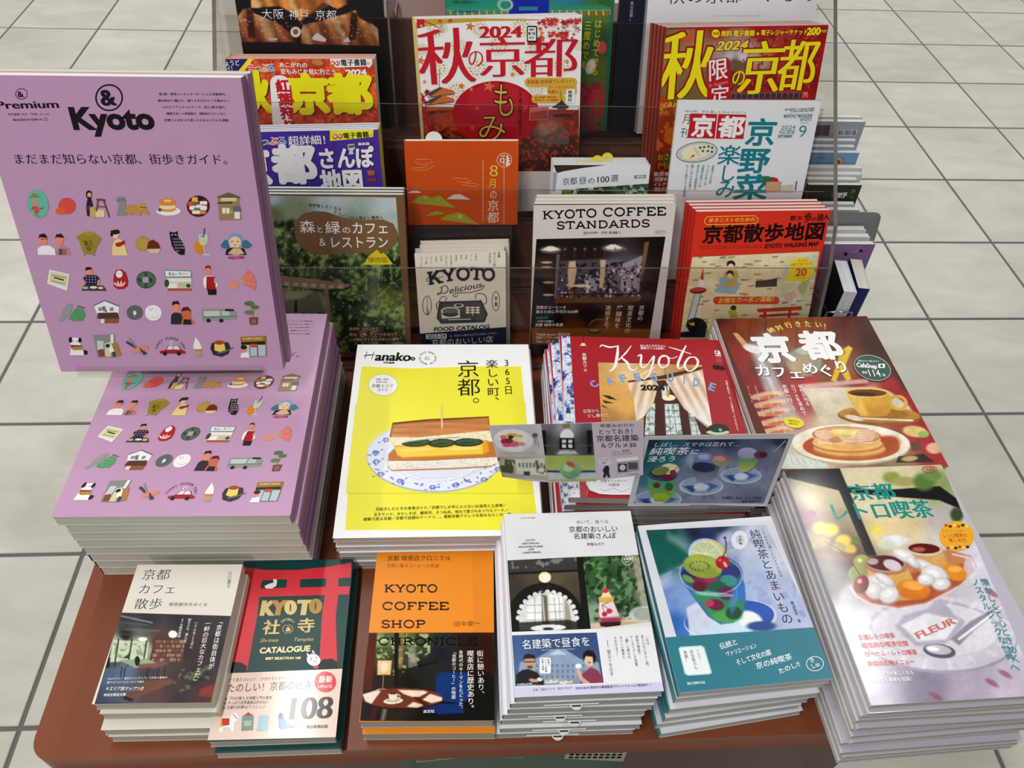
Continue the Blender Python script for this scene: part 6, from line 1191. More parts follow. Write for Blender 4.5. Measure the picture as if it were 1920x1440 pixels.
    A.P([(1668, 762), (1750, 760), (1744, 896), (1656, 898)], 'e9e4e2'); A.V('歌舞伎', 1706, 772, 1700, 884, 42, '2a2426', .03); A.L([(1614, 780), (1618, 870)], 5, '2c2c34'); A.P([(1520, 940), (1600, 890), (1620, 862), (1640, 888), (1690, 930), (1680, 945)], '33363e'); A.P([(1540, 1010), (1700, 1000), (1730, 1020), (1540, 1030)], '3a3338'); A.R(1580, 945, 1660, 1000, '8a4038'); A.P([(1310, 935), (1494, 930), (1490, 1060), (1306, 1066)], 'c06c68'); A.P([(1320, 990), (1480, 960), (1488, 1050), (1316, 1060)], 'a0443c')
    A.V('―千年の時を超えて', 1220, 740, 1218, 1210, 34, '2c1a1c', .0, .01)
    for c, b in (('2a0c10', .030), ('c9a848', -.004)): A.T('も', 950, 1040, 1180, 1035, 350, c, b, res=5); A.T('み', 800, 1262, 1090, 1262, 270, c, b, res=5); A.T('じ', 760, 1520, 1000, 1520, 260, c, b, res=5)
    A.fr(0, 0, 1)


def art_yellowautumn(A):
    A.UV(0, 0, 1, 1, '8c2418'); A.fr(1180, 20, 4.8)

    def f(p):
        p.idw([(350, 180, '7c6040'), (500, 160, '8c6c48'), (360, 400, '8c7648'), (600, 400, '8a7a50'), (330, 700, '7c6a40'), (500, 760, '6c5c34'), (800, 180, '8c2a1c'), (1200, 150, '98181c'), (1700, 160, '901a18'), (900, 400, 'b8b2b8'), (1020, 420, 'c4c0c8'), (1170, 460, 'a8988c'), (850, 350, 'a08c88'), (950, 480, '5c5040'), (900, 560, '6c2c1c'), (1100, 640, '7c1c18'), (1400, 420, 'a82420'), (1650, 420, '98201c'), (1300, 640, '8c1c18'), (1600, 600, '8a1a18'), (700, 640, '7a5c3c'), (300, 850, 'a83c1c'), (250, 1200, '8c2c18'), (400, 1100, '9c3418'), (400, 1400, '7c1c14'), (800, 1200, '8c2418')], 3)
        p.speck(60, 'c84a24', .58, 3, [(340, 170), (640, 160), (560, 500), (300, 480), (280, 850), (250, 800)], .85).speck(34, 'd0522c', .6, 5, [(860, 200), (1780, 140), (1640, 700), (1000, 700), (1080, 300)], .6).speck(34, '6c100f', .58, 9, [(860, 200), (1780, 140), (1640, 700), (900, 720), (1080, 300)], .6)
        p.pl([(900, 500), (930, 455), (1000, 450), (1060, 490), (1080, 520), (900, 540)], '6a5440', 8).pl([(920, 740), (1560, 720), (1560, 740), (920, 750)], '9c3428', 4).pl([(920, 752), (1550, 738), (1540, 790), (915, 790)], '2a3448', 4)
        for k in range(12): p.ln([(960 + k * 52, 740), (955 + k * 52, 790)], 9, '8c5044', 3)
        p.speck(40, 'e07a34', .58, 12, [(230, 830), (600, 830), (420, 1500), (150, 1500)], .7)
    A.photo([(345, 140), (1806, 125), (1500, 1620), (120, 1640)], .0009, f)
    Y = 'ead61e'
    A.P([(350, 138), (1100, 132), (1806, 128), (1790, 140), (1050, 150), (560, 168), (345, 172)], 'a81c2c'); A.P([(350, 138), (500, 136), (600, 140), (540, 158), (350, 170)], '5a4a2c')
    A.E(778, 206, 37, 37, Y); A.T('特典', 750, 222, 806, 220, 30, 'a03018', .03); A.T('無料 電子書籍', 822, 232, 1126, 228, 52, Y, .035); A.L([(1142, 208), (1170, 208)], 9, Y); A.L([(1156, 194), (1156, 222)], 9, Y); A.T('電子レジャーチケット', 1180, 222, 1602, 216, 50, Y, .03); A.T('200', 1594, 218, 1714, 214, 62, Y, .045); A.T('円引', 1716, 198, 1774, 196, 26, Y, .02)
    A.T('2024', 768, 358, 1056, 350, 84, '7c1c14', .06, .02, sh=.3); A.T('2024', 772, 356, 1052, 348, 80, 'dcc83c', .02, .02, sh=.3, res=5)
    for c, b, ms in (('8c1812', .022, .030), (Y, -.004, .024)):
        A.T('秋', 245, 806, 735, 780, 620, c, b, ms, sh=.02, res=5); A.T('の', 908, 680, 1040, 676, 160, c, b, ms * .6, sh=.0, res=4); A.T('京', 945, 756, 1350, 744, 480, c, b, ms, sh=.04, res=5); A.T('都', 1300, 726, 1650, 712, 470, c, b, ms, sh=.04, res=5)
    A.P([(720, 440), (880, 418), (905, 450), (912, 900), (700, 900), (695, 470)], 'b01c28'); A.T('限', 702, 640, 890, 610, 196, 'f4e6e6', .015, res=4); A.T('In Autumn', 716, 690, 888, 652, 34, 'd08c8c', .0); A.T('定', 720, 852, 894, 836, 170, 'f4e6e6', .015, res=4)
    A.RR(1548, 726, 1606, 790, 4, 'b83028'); A.T('穴', 1558, 776, 1600, 774, 44, 'f0dcd8', .0)
    A.ARC('UNGREEN', 370, 940, 78, -70, 70, 40, 'd0b424', .02); A.E(420, 1130, 110, 90, 'c8601c'); A.T('京都', 384, 1096, 500, 1086, 40, 'd8b82c', .0); A.T('もみじ', 380, 1140, 520, 1120, 50, 'd8b82c', .0); A.T('Map', 340, 1196, 520, 1190, 60, 'c8841c', .0)
    A.E(390, 1340, 120, 84, '5c4a1c'); A.T('おさん', 250, 1350, 420, 1330, 60, 'c8b030', .0); A.T('Map', 250, 1424, 420, 1416, 60, 'a08c28', .0)
    for i, t in enumerate(('源氏物語', '紫式部ゆかり', 'ライトアップ', '特別公開')): A.T(t, 200 - i * 14, 1490 + i * 46, 430 - i * 12, 1486 + i * 46, 38, 'e0d8d4', .03)
    A.fr(0, 0, 1)


def art_monthly(A):
    A.UV(0, 0, 1, 1, 'e0e2e6'); A.fr(950, 0, 3.2); T_ = '1f7a86'; R_ = 'b8242e'
    A.T('地元発、京を楽しむ大人マガジン', 1068, 674, 1440, 684, 15, '222', 0, res=2); A.T('月', 1050, 742, 1104, 744, 62, '1a1a1e', -.005, .004, res=4); A.T('刊', 1036, 826, 1092, 828, 62, '1a1a1e', -.005, .004, res=4)
    A.P([(1104, 680), (1264, 684), (1248, 832), (1086, 828)], R_); A.P([(1270, 684), (1438, 688), (1420, 834), (1254, 832)], R_); A.T('京', 1100, 818, 1240, 820, 126, 'eeeef0', .035, res=4); A.T('都', 1262, 822, 1416, 824, 126, 'eeeef0', .035, res=4)
    for x, y, s in ((1518, 866, 160), (1470, 1040, 164), (1432, 1196, 164)): pass
    A.T('京', 1420, 870, 1606, 872, 160, T_, .025, res=5); A.T('野', 1378, 1036, 1566, 1036, 150, T_, .025, res=5); A.T('菜', 1350, 1196, 1560, 1196, 150, T_, .025, res=5); A.T('楽', 1256, 988, 1396, 988, 118, T_, .015, res=5); A.T('し', 1262, 1092, 1370, 1092, 106, T_, .012, res=5); A.T('み', 1242, 1186, 1372, 1186, 110, T_, .015, res=5)
    A.T('（第55巻第9号）2024年8月10日発売', 1658, 664, 1844, 656, 12, '333', .01, res=1); A.T('2024年9月1日発行 毎月1日発売', 1700, 674, 1842, 668, 11, '333', .01, res=1); A.T('MONTHLY MAGAZINE', 1660, 706, 1832, 702, 20, T_, .02); A.T('KYOTO', 1760, 726, 1828, 724, 18, T_, .02); A.T('since 1950', 1760, 740, 1812, 740, 9, T_, 0, res=1)
    A.T('2024', 1642, 776, 1732, 774, 24, T_, -.005); A.T('No.878', 1632, 802, 1724, 802, 18, T_, -.0); A.T('SEPTEMBER', 1624, 826, 1712, 824, 17, T_, .02); A.L([(1642, 782), (1730, 780)], 2, T_); A.T('9', 1742, 822, 1796, 820, 70, T_, -.012, res=6)
    A.E(1140, 912, 124, 60, '55544c', -8, 36); A.E(1140, 912, 120, 56, 'c9cac2', -8, 36); A.E(1140, 908, 92, 40, 'dedfd8', -8, 32); A.P([(1050, 950), (1090, 885), (1124, 872), (1160, 930), (1130, 958)], 'e6e0b4'); A.P([(1124, 872), (1160, 930), (1150, 940), (1116, 886)], 'cfc8a0'); A.P([(1092, 950), (1122, 924), (1128, 936)], 'b83a34')
    for (x, y) in ((1160, 885), (1184, 882), (1210, 878), (1232, 885), (1176, 905), (1206, 905), (1230, 910)): A.E(x, y, 15, 13, 'dcd8c0', up=False); A.E(x, y, 8, 7, '4c5a34')
    for i, (t, h) in enumerate((('京野菜ランチが主役', 110), ('カジュアルに楽しい京', 120), ('京野菜が美味しい店', 130), ('昔ながらの野菜漬け', 150), ('朝ごはんも市場で', 150), ('もっと知りたい京野菜', 190))): A.V(t, 1240 - i * 30 + (i > 3) * -6, 990 - i * 1, 1218 - i * 31, 990 + h, 15, T_, .01, res=2)
    A.P([(1536, 1066), (1600, 1060), (1610, 1090), (1560, 1110), (1530, 1090)], '3f6a2c'); A.E(1608, 1086, 22, 22, 'b82a3a'); A.P([(1556, 1090), (1644, 1088), (1636, 1150), (1550, 1150)], 'c9a078'); A.L([(1556, 1090), (1548, 1150)], 3, '666'); A.L([(1644, 1088), (1636, 1150)], 3, '666'); A.P([(1650, 1110), (1720, 1104), (1716, 1150), (1640, 1150)], 'c9c0a8'); A.L([(1738, 1085), (1730, 1140)], 6, '1a2a34'); A.fr(0, 0, 1)


def art_august(A):
    A.UV(0, 0, 1, 1, 'd2541f'); A.fr(400, 0, 3.2); W = 'f0e2d4'
    for pts in (((1190, 1008), (1270, 1006), (1290, 994), (1240, 984), (1210, 970), (1212, 956), (1300, 956), (1316, 972), (1270, 980)), ((1200, 1020), (1280, 1022), (1296, 1010), (1326, 996), (1300, 986)), ((1440, 1075), (1450, 1068), (1520, 1072), (1548, 1086), (1500, 1096), (1462, 1086)), ((1490, 1108), (1580, 1120), (1594, 1108), (1560, 1100), (1510, 1098))): A.L(pts, 2.4, 'e8a888')
    A.P([(1165, 1158), (1190, 1145), (1230, 1146), (1250, 1156)], 'e9dfe0'); A.P([(1398, 1194), (1440, 1168), (1462, 1166), (1480, 1164), (1545, 1198)], 'e9dfe0')
    G = 'a8ac34'; A.P([(1184, 1216), (1230, 1182), (1260, 1172), (1284, 1174), (1310, 1188), (1340, 1174), (1366, 1176), (1400, 1206), (1456, 1246)], G); A.P([(1276, 1296), (1310, 1274), (1340, 1264), (1366, 1272), (1396, 1284)], G); A.P([(1360, 1318), (1400, 1290), (1440, 1280), (1470, 1272), (1500, 1282), (1540, 1310), (1596, 1350)], G)
    A.T('妙', 1262, 1196, 1286, 1196, 18, 'd9d4a0', 0); A.T('法', 1336, 1202, 1360, 1202, 18, 'd9d4a0', 0); A.T('大', 1462, 1312, 1496, 1314, 28, 'ecead8', .01)
    for x0, x1 in ((1618, 1618), (1744, 1740)):
        for k in range(24): y = 962 + k * 15.5 + (x0 > 1700) * 46; y < 1340 and A.L([(x0, y), (x0, y + 9)], 4, W, up=False)
    A.V('８', 1684, 980, 1682, 1066, 84, 'e8d24c', .0, .012); A.V('月', 1678, 1070, 1676, 1130, 48, 'e8d24c', 0); A.V('の', 1680, 1136, 1680, 1196, 44, W, 0); A.V('京都', 1680, 1196, 1678, 1340, 70, W, 0, .006)
    A.L(arc(1746, 960, 44, 42, 0, 350, 30), 3, W, closed=True); A.T('京都', 1722, 942, 1752, 942, 14, W, .02); A.T('12', 1714, 976, 1750, 976, 28, W, .04); A.T('か月', 1736, 994, 1760, 994, 14, W, .02); A.P([(1760, 930), (1768, 930), (1770, 945), (1782, 950), (1770, 955), (1784, 965), (1770, 970), (1784, 980), (1772, 988), (1772, 996), (1756, 996), (1758, 940)], W); A.fr(0, 0, 1)


def art_daytime(A):
    A.UV(0, 0, 1, 1, 'd6d8dc'); A.fr(950, 0, 3.2); K = '28302c'
    A.P([(278, 986), (600, 990), (470, 1006), (340, 1028), (300, 1040)], '3a2a26'); A.P([(274, 1034), (306, 1030), (290, 1150), (270, 1150)], '9a98b0')
    A.T('京都', 334, 1112, 424, 1106, 44, K, 0, .006); A.T('昼', 432, 1106, 482, 1103, 44, '3c6a44', 0, .006); A.T('の', 484, 1102, 530, 1100, 36, K, 0, .004); A.T('100', 534, 1096, 616, 1092, 36, K, 0, .012); A.T('選', 622, 1090, 670, 1088, 42, K, 0, .006); A.P([(764, 1052), (838, 1048), (834, 1068), (766, 1072)], '6c8c74'); A.T('最新版', 778, 1067, 826, 1064, 12, 'e8ece8', .01, res=2)

    def f(p): p.idw([(350, 1135, '5a7a3c'), (500, 1120, '2c4428'), (700, 1120, '4a6a4c'), (850, 1120, '3c5a34'), (600, 1200, '1f301c')], 3).speck(24, 'c8d4d0', .6, 3, None, .8).speck(20, '16241a', .55, 5, None, .8)
    A.photo([(330, 1138), (866, 1100), (866, 1400), (330, 1400)], .0012, f); A.fr(0, 0, 1)


def art_delicious(A):
    C_ = 'dad6c8'; N = '2a3040'; A.UV(0, 0, 1, 1, C_); A.fr(480, 320, 3.692)
    A.P([(1088, 545), (1300, 545), (1530, 540), (1400, 560), (1220, 560), (1090, 572)], '5c1626')
    for i, t in enumerate(('京郷飯', 'コース', '京都', '台所', '和菓子', 'お好み焼き', 'おばんざい', 'お茶', 'お酒', 'カフェ', 'パン屋', 'モーニング')): A.V(t, 1524 - i * 34.5, 572 + i * 2.2, 1524 - i * 34.5, 572 + i * 2.2 + 13 * len(t) + 12, 13, N, .0, res=1)
    A.V('京都', 1682, 560, 1682, 602, 17, N, .01, res=2); A.V('おいしい店', 1652, 562, 1650, 660, 17, N, .01, res=2); A.V('カタログ', 1620, 566, 1618, 644, 17, N, .01, res=2)
    for ch, x0, x1, y0, y1, h in (('K', 1196, 1296, 792, 776, 92), ('Y', 1290, 1394, 774, 756, 88), ('O', 1384, 1484, 756, 756, 84), ('T', 1474, 1574, 752, 760, 84), ('O', 1566, 1660, 762, 756, 84)): A.SL(ch, x0, y0, x1, y1, h, N, th=.24, sf=.4, st=.14)
    A.C([(1196, 740, 4), (1180, 752, 4), (1190, 766, 4), (1230, 750, 5), (1300, 730, 3)], 4, N); A.C([(1380, 690, 5), (1480, 676, 5), (1560, 682, 5), (1640, 690, 4)], 4, N)
    A.C([(1286, 800, 5), (1282, 840, 7), (1258, 858, 5), (1262, 846, 4), (1310, 846, 6), (1330, 820, 6), (1310, 794, 5), (1276, 812, 4)], 5, N)
    A.T('elicious', 1334, 850, 1566, 806, 42, N, .005, sh=.35); A.C([(1555, 800, 4), (1580, 792, 5), (1560, 820, 5), (1480, 842, 5), (1400, 846, 5), (1366, 860, 5), (1380, 872, 5), (1400, 862, 4)], 4, N)
    for pts, w in ((arc(1184, 932, 30, 66, 0, 350, 24), 4), (arc(1660, 902, 26, 66, 0, 350, 24), 4)): A.L(pts, w, N, closed=True)
    A.V('23～24年度版', 1184, 874, 1188, 996, 17, N, .02, res=2); A.V('京都', 1660, 862, 1662, 944, 22, N, .02)
    A.P([(1270, 905), (1560, 896), (1604, 990), (1582, 1048), (1280, 1058), (1250, 1020), (1262, 940)], N); A.P([(1290, 920), (1550, 908), (1590, 990), (1574, 1030), (1290, 1040), (1266, 1010)], '3f444c'); A.P([(1284, 980), (1290, 960), (1410, 958), (1412, 1016), (1286, 1022)], C_)
    A.E(1346, 970, 66, 28, C_); A.E(1346, 970, 56, 21, N); A.E(1346, 984, 60, 26, N, a0=0, a1=180, seg=14); A.E(1346, 968, 54, 18, '59606a'); A.E(1404, 932, 34, 14, C_); A.E(1404, 930, 24, 9, N)
    for i in range(3):
        for j in range(3): A.E(1466 + i * 34, 946 + j * 17, 15, 7, C_, up=False)
    A.L([(1330, 1030), (1486, 1026)], 5, C_); A.L([(1500, 965), (1500, 1006)], 3, C_)
    A.C([(1275, 900, 4), (1250, 920, 5), (1256, 960, 5), (1286, 940, 5), (1270, 900, 4), (1290, 870, 4), (1320, 880, 4), (1310, 900, 4)], 4, N); A.C([(1520, 890, 4), (1522, 856, 4), (1560, 848, 5), (1590, 870, 5), (1594, 910, 5), (1570, 920, 4), (1550, 890, 4)], 4, N)
    A.T('FOOD CATALOG', 1228, 1110, 1616, 1090, 27, N, .03, sh=.2); A.P([(1124, 1126), (1740, 1080), (1750, 1500), (1150, 1500)], '1c2438'); A.P([(1176, 1132), (1318, 1126), (1320, 1158), (1178, 1164)], 'cfcfc8'); A.T('2023-24', 1186, 1158, 1314, 1150, 22, '2a3040', .03); A.T('今、行きたい気になるグルメ店のってます。', 1340, 1152, 1684, 1128, 16, 'aab0bc', 0, res=1); A.T('京都のおいしい店', 1216, 1212, 1644, 1186, 46, 'd4d6dc', -.003); A.T('600', 1500, 1280, 1690, 1270, 70, 'd4d6dc', -.01); A.fr(0, 0, 1)


def art_standards(A):
    A.UV(0, 0, 1, 1, 'c9c5c2'); A.fr(950, 320, 3.2); K = '121010'
    A.P([(165, 206), (520, 204), (1020, 182), (1020, 178), (165, 200)], '2a2422')
    A.SL('KYOTO', 216, 292, 544, 278, 50, K); A.SL('COFFEE', 576, 274, 958, 268, 50, K); A.SL('STANDARDS', 298, 352, 860, 338, 46, K)
    A.T('監修 田中慶一（甲斐一龍 編集人）', 460, 382, 694, 378, 16, K, .01, res=2); A.L(arc(922, 369, 32, 11, 0, 350, 20), 2, '555', closed=True); A.T('淡交ムック', 898, 374, 946, 372, 11, '444', .01, res=1)

    def f(p):
        p.idw([(200, 430, '14110f'), (500, 430, '181412'), (920, 420, '17120f'), (900, 700, '1c120c'), (180, 700, '141210'), (560, 700, '2c2a30'), (220, 600, '3a3026'), (700, 620, '5a5260'), (500, 850, '16100e'), (250, 900, '100e0e'), (600, 950, '6a3c1c'), (400, 960, '4c2c18'), (900, 960, '3c2214'), (850, 850, '140e0c')], 3)
        p.pl([(320, 540), (560, 530), (820, 505), (800, 760), (300, 770)], '4a4550', 10, .9).pl([(470, 620), (550, 612), (540, 720), (460, 720)], 'b0aeb8', 6, .7).pl([(590, 540), (690, 535), (680, 700), (590, 700)], '6c6674', 14, .8).pl([(690, 560), (815, 510), (790, 740), (680, 740)], 'a8a4b0', 10, .7).speck(22, 'dcd8e4', .62, 3, [(320, 640), (820, 560), (800, 780), (300, 770)], .8).speck(16, '17151c', .56, 6, [(320, 560), (820, 540), (800, 780), (300, 780)], .9)
        p.pl([(375, 545), (412, 540), (420, 600), (400, 700), (370, 700), (365, 610)], 'c9b08c', 8).pl([(560, 535), (596, 535), (590, 620), (575, 710), (555, 700), (560, 610)], 'c0a888', 8).pl([(372, 720), (400, 720), (396, 780), (372, 780)], '8c4c2c', 6)
        for x, y in ((263, 468), (637, 458)): p.el(x, y + 6, 66, 22, 'f2ead0', 0, .5, .35).pl([(x - 55, y + 8), (x - 12, y - 16), (x + 12, y - 16), (x + 57, y + 6), (x, y + 16)], 'e8e0c4', 5, c2='fffbe8').ln([(x, y - 50), (x, y - 14)], 3, '2c2824', 2)
        for k in range(7): p.ln([(350 + k * 60, 460), (345 + k * 60, 515)], 5, '4a4642', 5, .6).el(350 + k * 60, 470, 10, 8, '6c665e', 0, .5, .7)
        p.pl([(300, 500), (318, 500), (300, 770), (284, 770)], '6c6a74', 3, .8).pl([(828, 430), (855, 425), (820, 620), (800, 640)], '7c5a34', 5, .9).pl([(290, 765), (800, 755), (790, 785), (290, 795)], '5c3c24', 5).ln([(320, 742), (790, 738)], 7, '14100e', 4)
        for (x, y) in ((240, 550), (240, 580), (250, 745), (250, 670)): p.el(x, y, 34, 7, 'c9b490', 0, .5, .8)
        p.el(450, 690, 52, 9, 'd8ccb0', 0, .4).pl([(150, 940), (860, 950), (850, 1060), (150, 1040)], '7c4a22', 12).el(525, 962, 38, 13, '3a2c20', 0, .3).el(525, 958, 30, 8, '8a8078', 0, .4).ln(arc(560, 930, 62, 40, 180, 360, 12), 7, '7a5230', 4)
    A.photo([(178, 410), (953, 395), (830, 1160), (130, 1160)], .0008, f); W = 'dcd8d4'
    for t, x0, x1, y, h in (('京都のコーヒーを', 176, 358, 830, 20), ('語るために不可欠な60軒', 174, 430, 856, 20), ('一万字で紐解く', 172, 286, 911, 14), ('京都 珈琲の系譜', 170, 338, 935, 20), ('『Okaffe kyoto』岡田章宏', 166, 380, 990, 17), ('『喫茶マドラグ』山崎三四郎', 166, 356, 1010, 17), ('『Lim』山本 尚・知子', 166, 340, 1032, 17)): A.T(t, x0, y, x1, y - 1, h, W, .012, res=2)
    A.T('巻頭特集', 174, 890, 250, 889, 15, '3a7c7c', .01, res=2)
    for t, x0, y0, x1, y1 in (('京都の', 812, 806, 798, 900), ('喫茶文化の', 746, 806, 722, 975), ('醍醐味を', 680, 806, 660, 945), ('実感する。', 612, 806, 592, 965)): A.V(t, x0, y0, x1, y1, 33, W, -.008, .004)
    A.fr(0, 0, 1)


def art_walkmap(A):
    R_ = 'cf3424'; A.UV(0, 0, 1, 1, R_); A.fr(950, 320, 3.2); K = '1e1410'
    A.P([(1140, 242), (1300, 220), (1520, 200), (1860, 205), (1950, 215), (1700, 226), (1500, 234), (1300, 240)], 'dcb4bc')
    Y = 'f0c83c'; A.L([(1205, 276), (1490, 270), (1510, 290), (1500, 312), (1480, 318), (1200, 324), (1186, 308), (1190, 290)], 4, Y, closed=True); A.T('歩きニストのための', 1210, 310, 1490, 304, 25, Y, .01)
    for t, x0, x1, y0, y1, h in (('散', 1698, 1736, 300, 298, 30), ('女', 1738, 1776, 298, 296, 28), ('歩', 1778, 1828, 312, 308, 58), ('の', 1826, 1856, 304, 302, 28), ('達', 1856, 1900, 304, 300, 44), ('人', 1890, 1940, 300, 294, 36)): A.T(t, x0, y0, x1, y1, h, K, .03)
    A.T('京都散歩地図', 1168, 436, 1900, 412, 106, K, .03, res=5); A.T('KYOTO WALKING MAP', 1546, 466, 1868, 450, 25, K, .035)
    for y in (458, 470): A.T('おすすめコースとスポットをじっくり歩いてめぐる', 1158, y, 1530, y - 8, 8, '6c1a14', .01, res=1)

    def f(p):
        p.fill('d9c9a0').mix(np.clip((vnoise(p.X, p.Y, 160, 3) - .45) * 3, 0, .5), 'e6d8b0').pl([(1660, 560), (1890, 480), (1800, 900), (1560, 860), (1640, 740)], 'b8c8a8', 20, .8)
        for (a, b2) in (((1120, 528), (1880, 500)), ((1080, 700), (1840, 660)), ((1060, 800), (1820, 760)), ((1060, 900), (1800, 880)), ((1420, 500), (1330, 900)), ((1640, 500), (1560, 900)), ((1220, 520), (1130, 960)), ((1780, 490), (1700, 900))): p.ln([a, b2], 8, 'efe8cc', 4, .85).ln([a, b2], 2, 'b0a078', 2, .5)
        r = random.Random(8)
        for i in range(70): x, y = r.uniform(1100, 1860), r.uniform(510, 900); p.pl([(x, y), (x + r.uniform(20, 54), y - 2), (x + 30, y + 8), (x, y + 9)], '6a6044', 3, .6)
        p.pl([(1494, 662), (1622, 646), (1620, 694), (1490, 700)], '3a3630', 3)
        p.el(1345, 560, 26, 22, '2a2024', 0, .2).el(1345, 575, 18, 18, 'ecd0b0', 0, .2).pl([(1305, 610), (1335, 590), (1380, 596), (1396, 640), (1300, 660)], 'c8a83c', 5).el(1340, 618, 22, 20, '2a2024', 0, .2).el(1338, 632, 17, 17, 'ecd0b0', 0, .2).pl([(1280, 640), (1320, 640), (1385, 650), (1396, 700), (1370, 740), (1290, 735), (1240, 725), (1270, 690)], '8cb0bc', 4).pl([(1290, 650), (1390, 640), (1390, 600), (1370, 660)], 'a8bc9c', 6).pl([(1305, 665), (1376, 660), (1380, 690), (1310, 700)], 'c9a440', 4)
        p.pl([(1160, 650), (1172, 600), (1176, 580), (1180, 600), (1182, 655)], 'c03a2c', 3).pl([(1146, 700), (1154, 655), (1184, 655), (1182, 705)], 'e4e0dc', 4).el(1148, 718, 50, 20, '7c2424', -4, .1).el(1146, 712, 46, 12, 'b04838', -4, .2).pl([(1128, 738), (1168, 738), (1122, 920), (1096, 950), (1070, 960)], 'c0ccce', 4).ln([(1166, 738), (1118, 915)], 4, '3a4a50', 2).ln([(1128, 738), (1070, 950)], 4, '3a4a50', 2)
        p.el(1760, 740, 70, 34, 'd0c4a0', 10, .4).pl([(1650, 740), (1720, 720), (1740, 750), (1700, 790), (1670, 780)], 'c8a898', 8).pl([(1740, 700), (1800, 640), (1820, 640), (1780, 760)], 'a8b07c', 10)
        p.pl([(1330, 850), (1345, 815), (1370, 812), (1386, 880), (1340, 885)], 'a8b048', 4).el(1360, 822, 18, 15, '3a2a20', 0, .2)
        p.pl([(1500, 828), (1770, 812), (1770, 836), (1510, 850)], 'b03428', 3).pl([(1515, 864), (1750, 850), (1750, 866), (1515, 880)], 'b03428', 3).pl([(1540, 840), (1560, 840), (1550, 960), (1525, 960)], 'b03428', 3).pl([(1690, 830), (1710, 830), (1700, 900), (1682, 900)], 'b03428', 3)
        p.el(1140, 930, 62, 48, '171a1c', 10, .1).pl([(1040, 970), (1120, 958), (1200, 930), (1190, 1000), (1040, 1000)], '1a2030', 8).el(1110, 915, 20, 12, 'd89a20', 30, .2).el(1104, 902, 16, 12, '22262a', 0, .2).speck(18, '6a8a4c', .55, 4, [(1190, 900), (1340, 880), (1340, 1010), (1200, 1010)], .8)
    A.photo([(1114, 518), (1876, 484), (1790, 1010), (1030, 1010)], .0008, f)
    A.E(1768, 592, 76, 72, 'e6d028', 0, 36); A.E(1712, 640, 40, 24, 'e6d028', -20); A.T('大きな', 1744, 550, 1806, 546, 19, 'c8502c', .01); A.T('地図で歩けます', 1702, 572, 1830, 564, 17, 'c8502c', .01, res=2); A.T('20', 1728, 632, 1796, 628, 44, 'c8502c', .02, .02); A.T('コース', 1736, 650, 1790, 648, 15, 'c8502c', .01, res=2)
    A.RR(1238, 754, 1636, 800, 22, 'c8402c'); A.T('お得なクーポン満載！', 1266, 796, 1622, 784, 34, 'f0d040', .02); A.fr(0, 0, 1)


def art_whitesign(A):
    A.UV(0, 0, 1, 1, 'd4d2d6'); A.fr(950, 0, 3.2); A.T('秋の京都へ、よう', 955, 26, 1880, 10, 110, '222026', -.01, .004, res=4); A.T('。', 1868, 8, 1920, 8, 60, '222026', 0); A.T('KYOTO,  AUTUMN  IN  THE  ANCIENT  CAPITAL', 1232, 100, 1526, 98, 8, '8a888c', 0, res=1); A.fr(0, 0, 1)


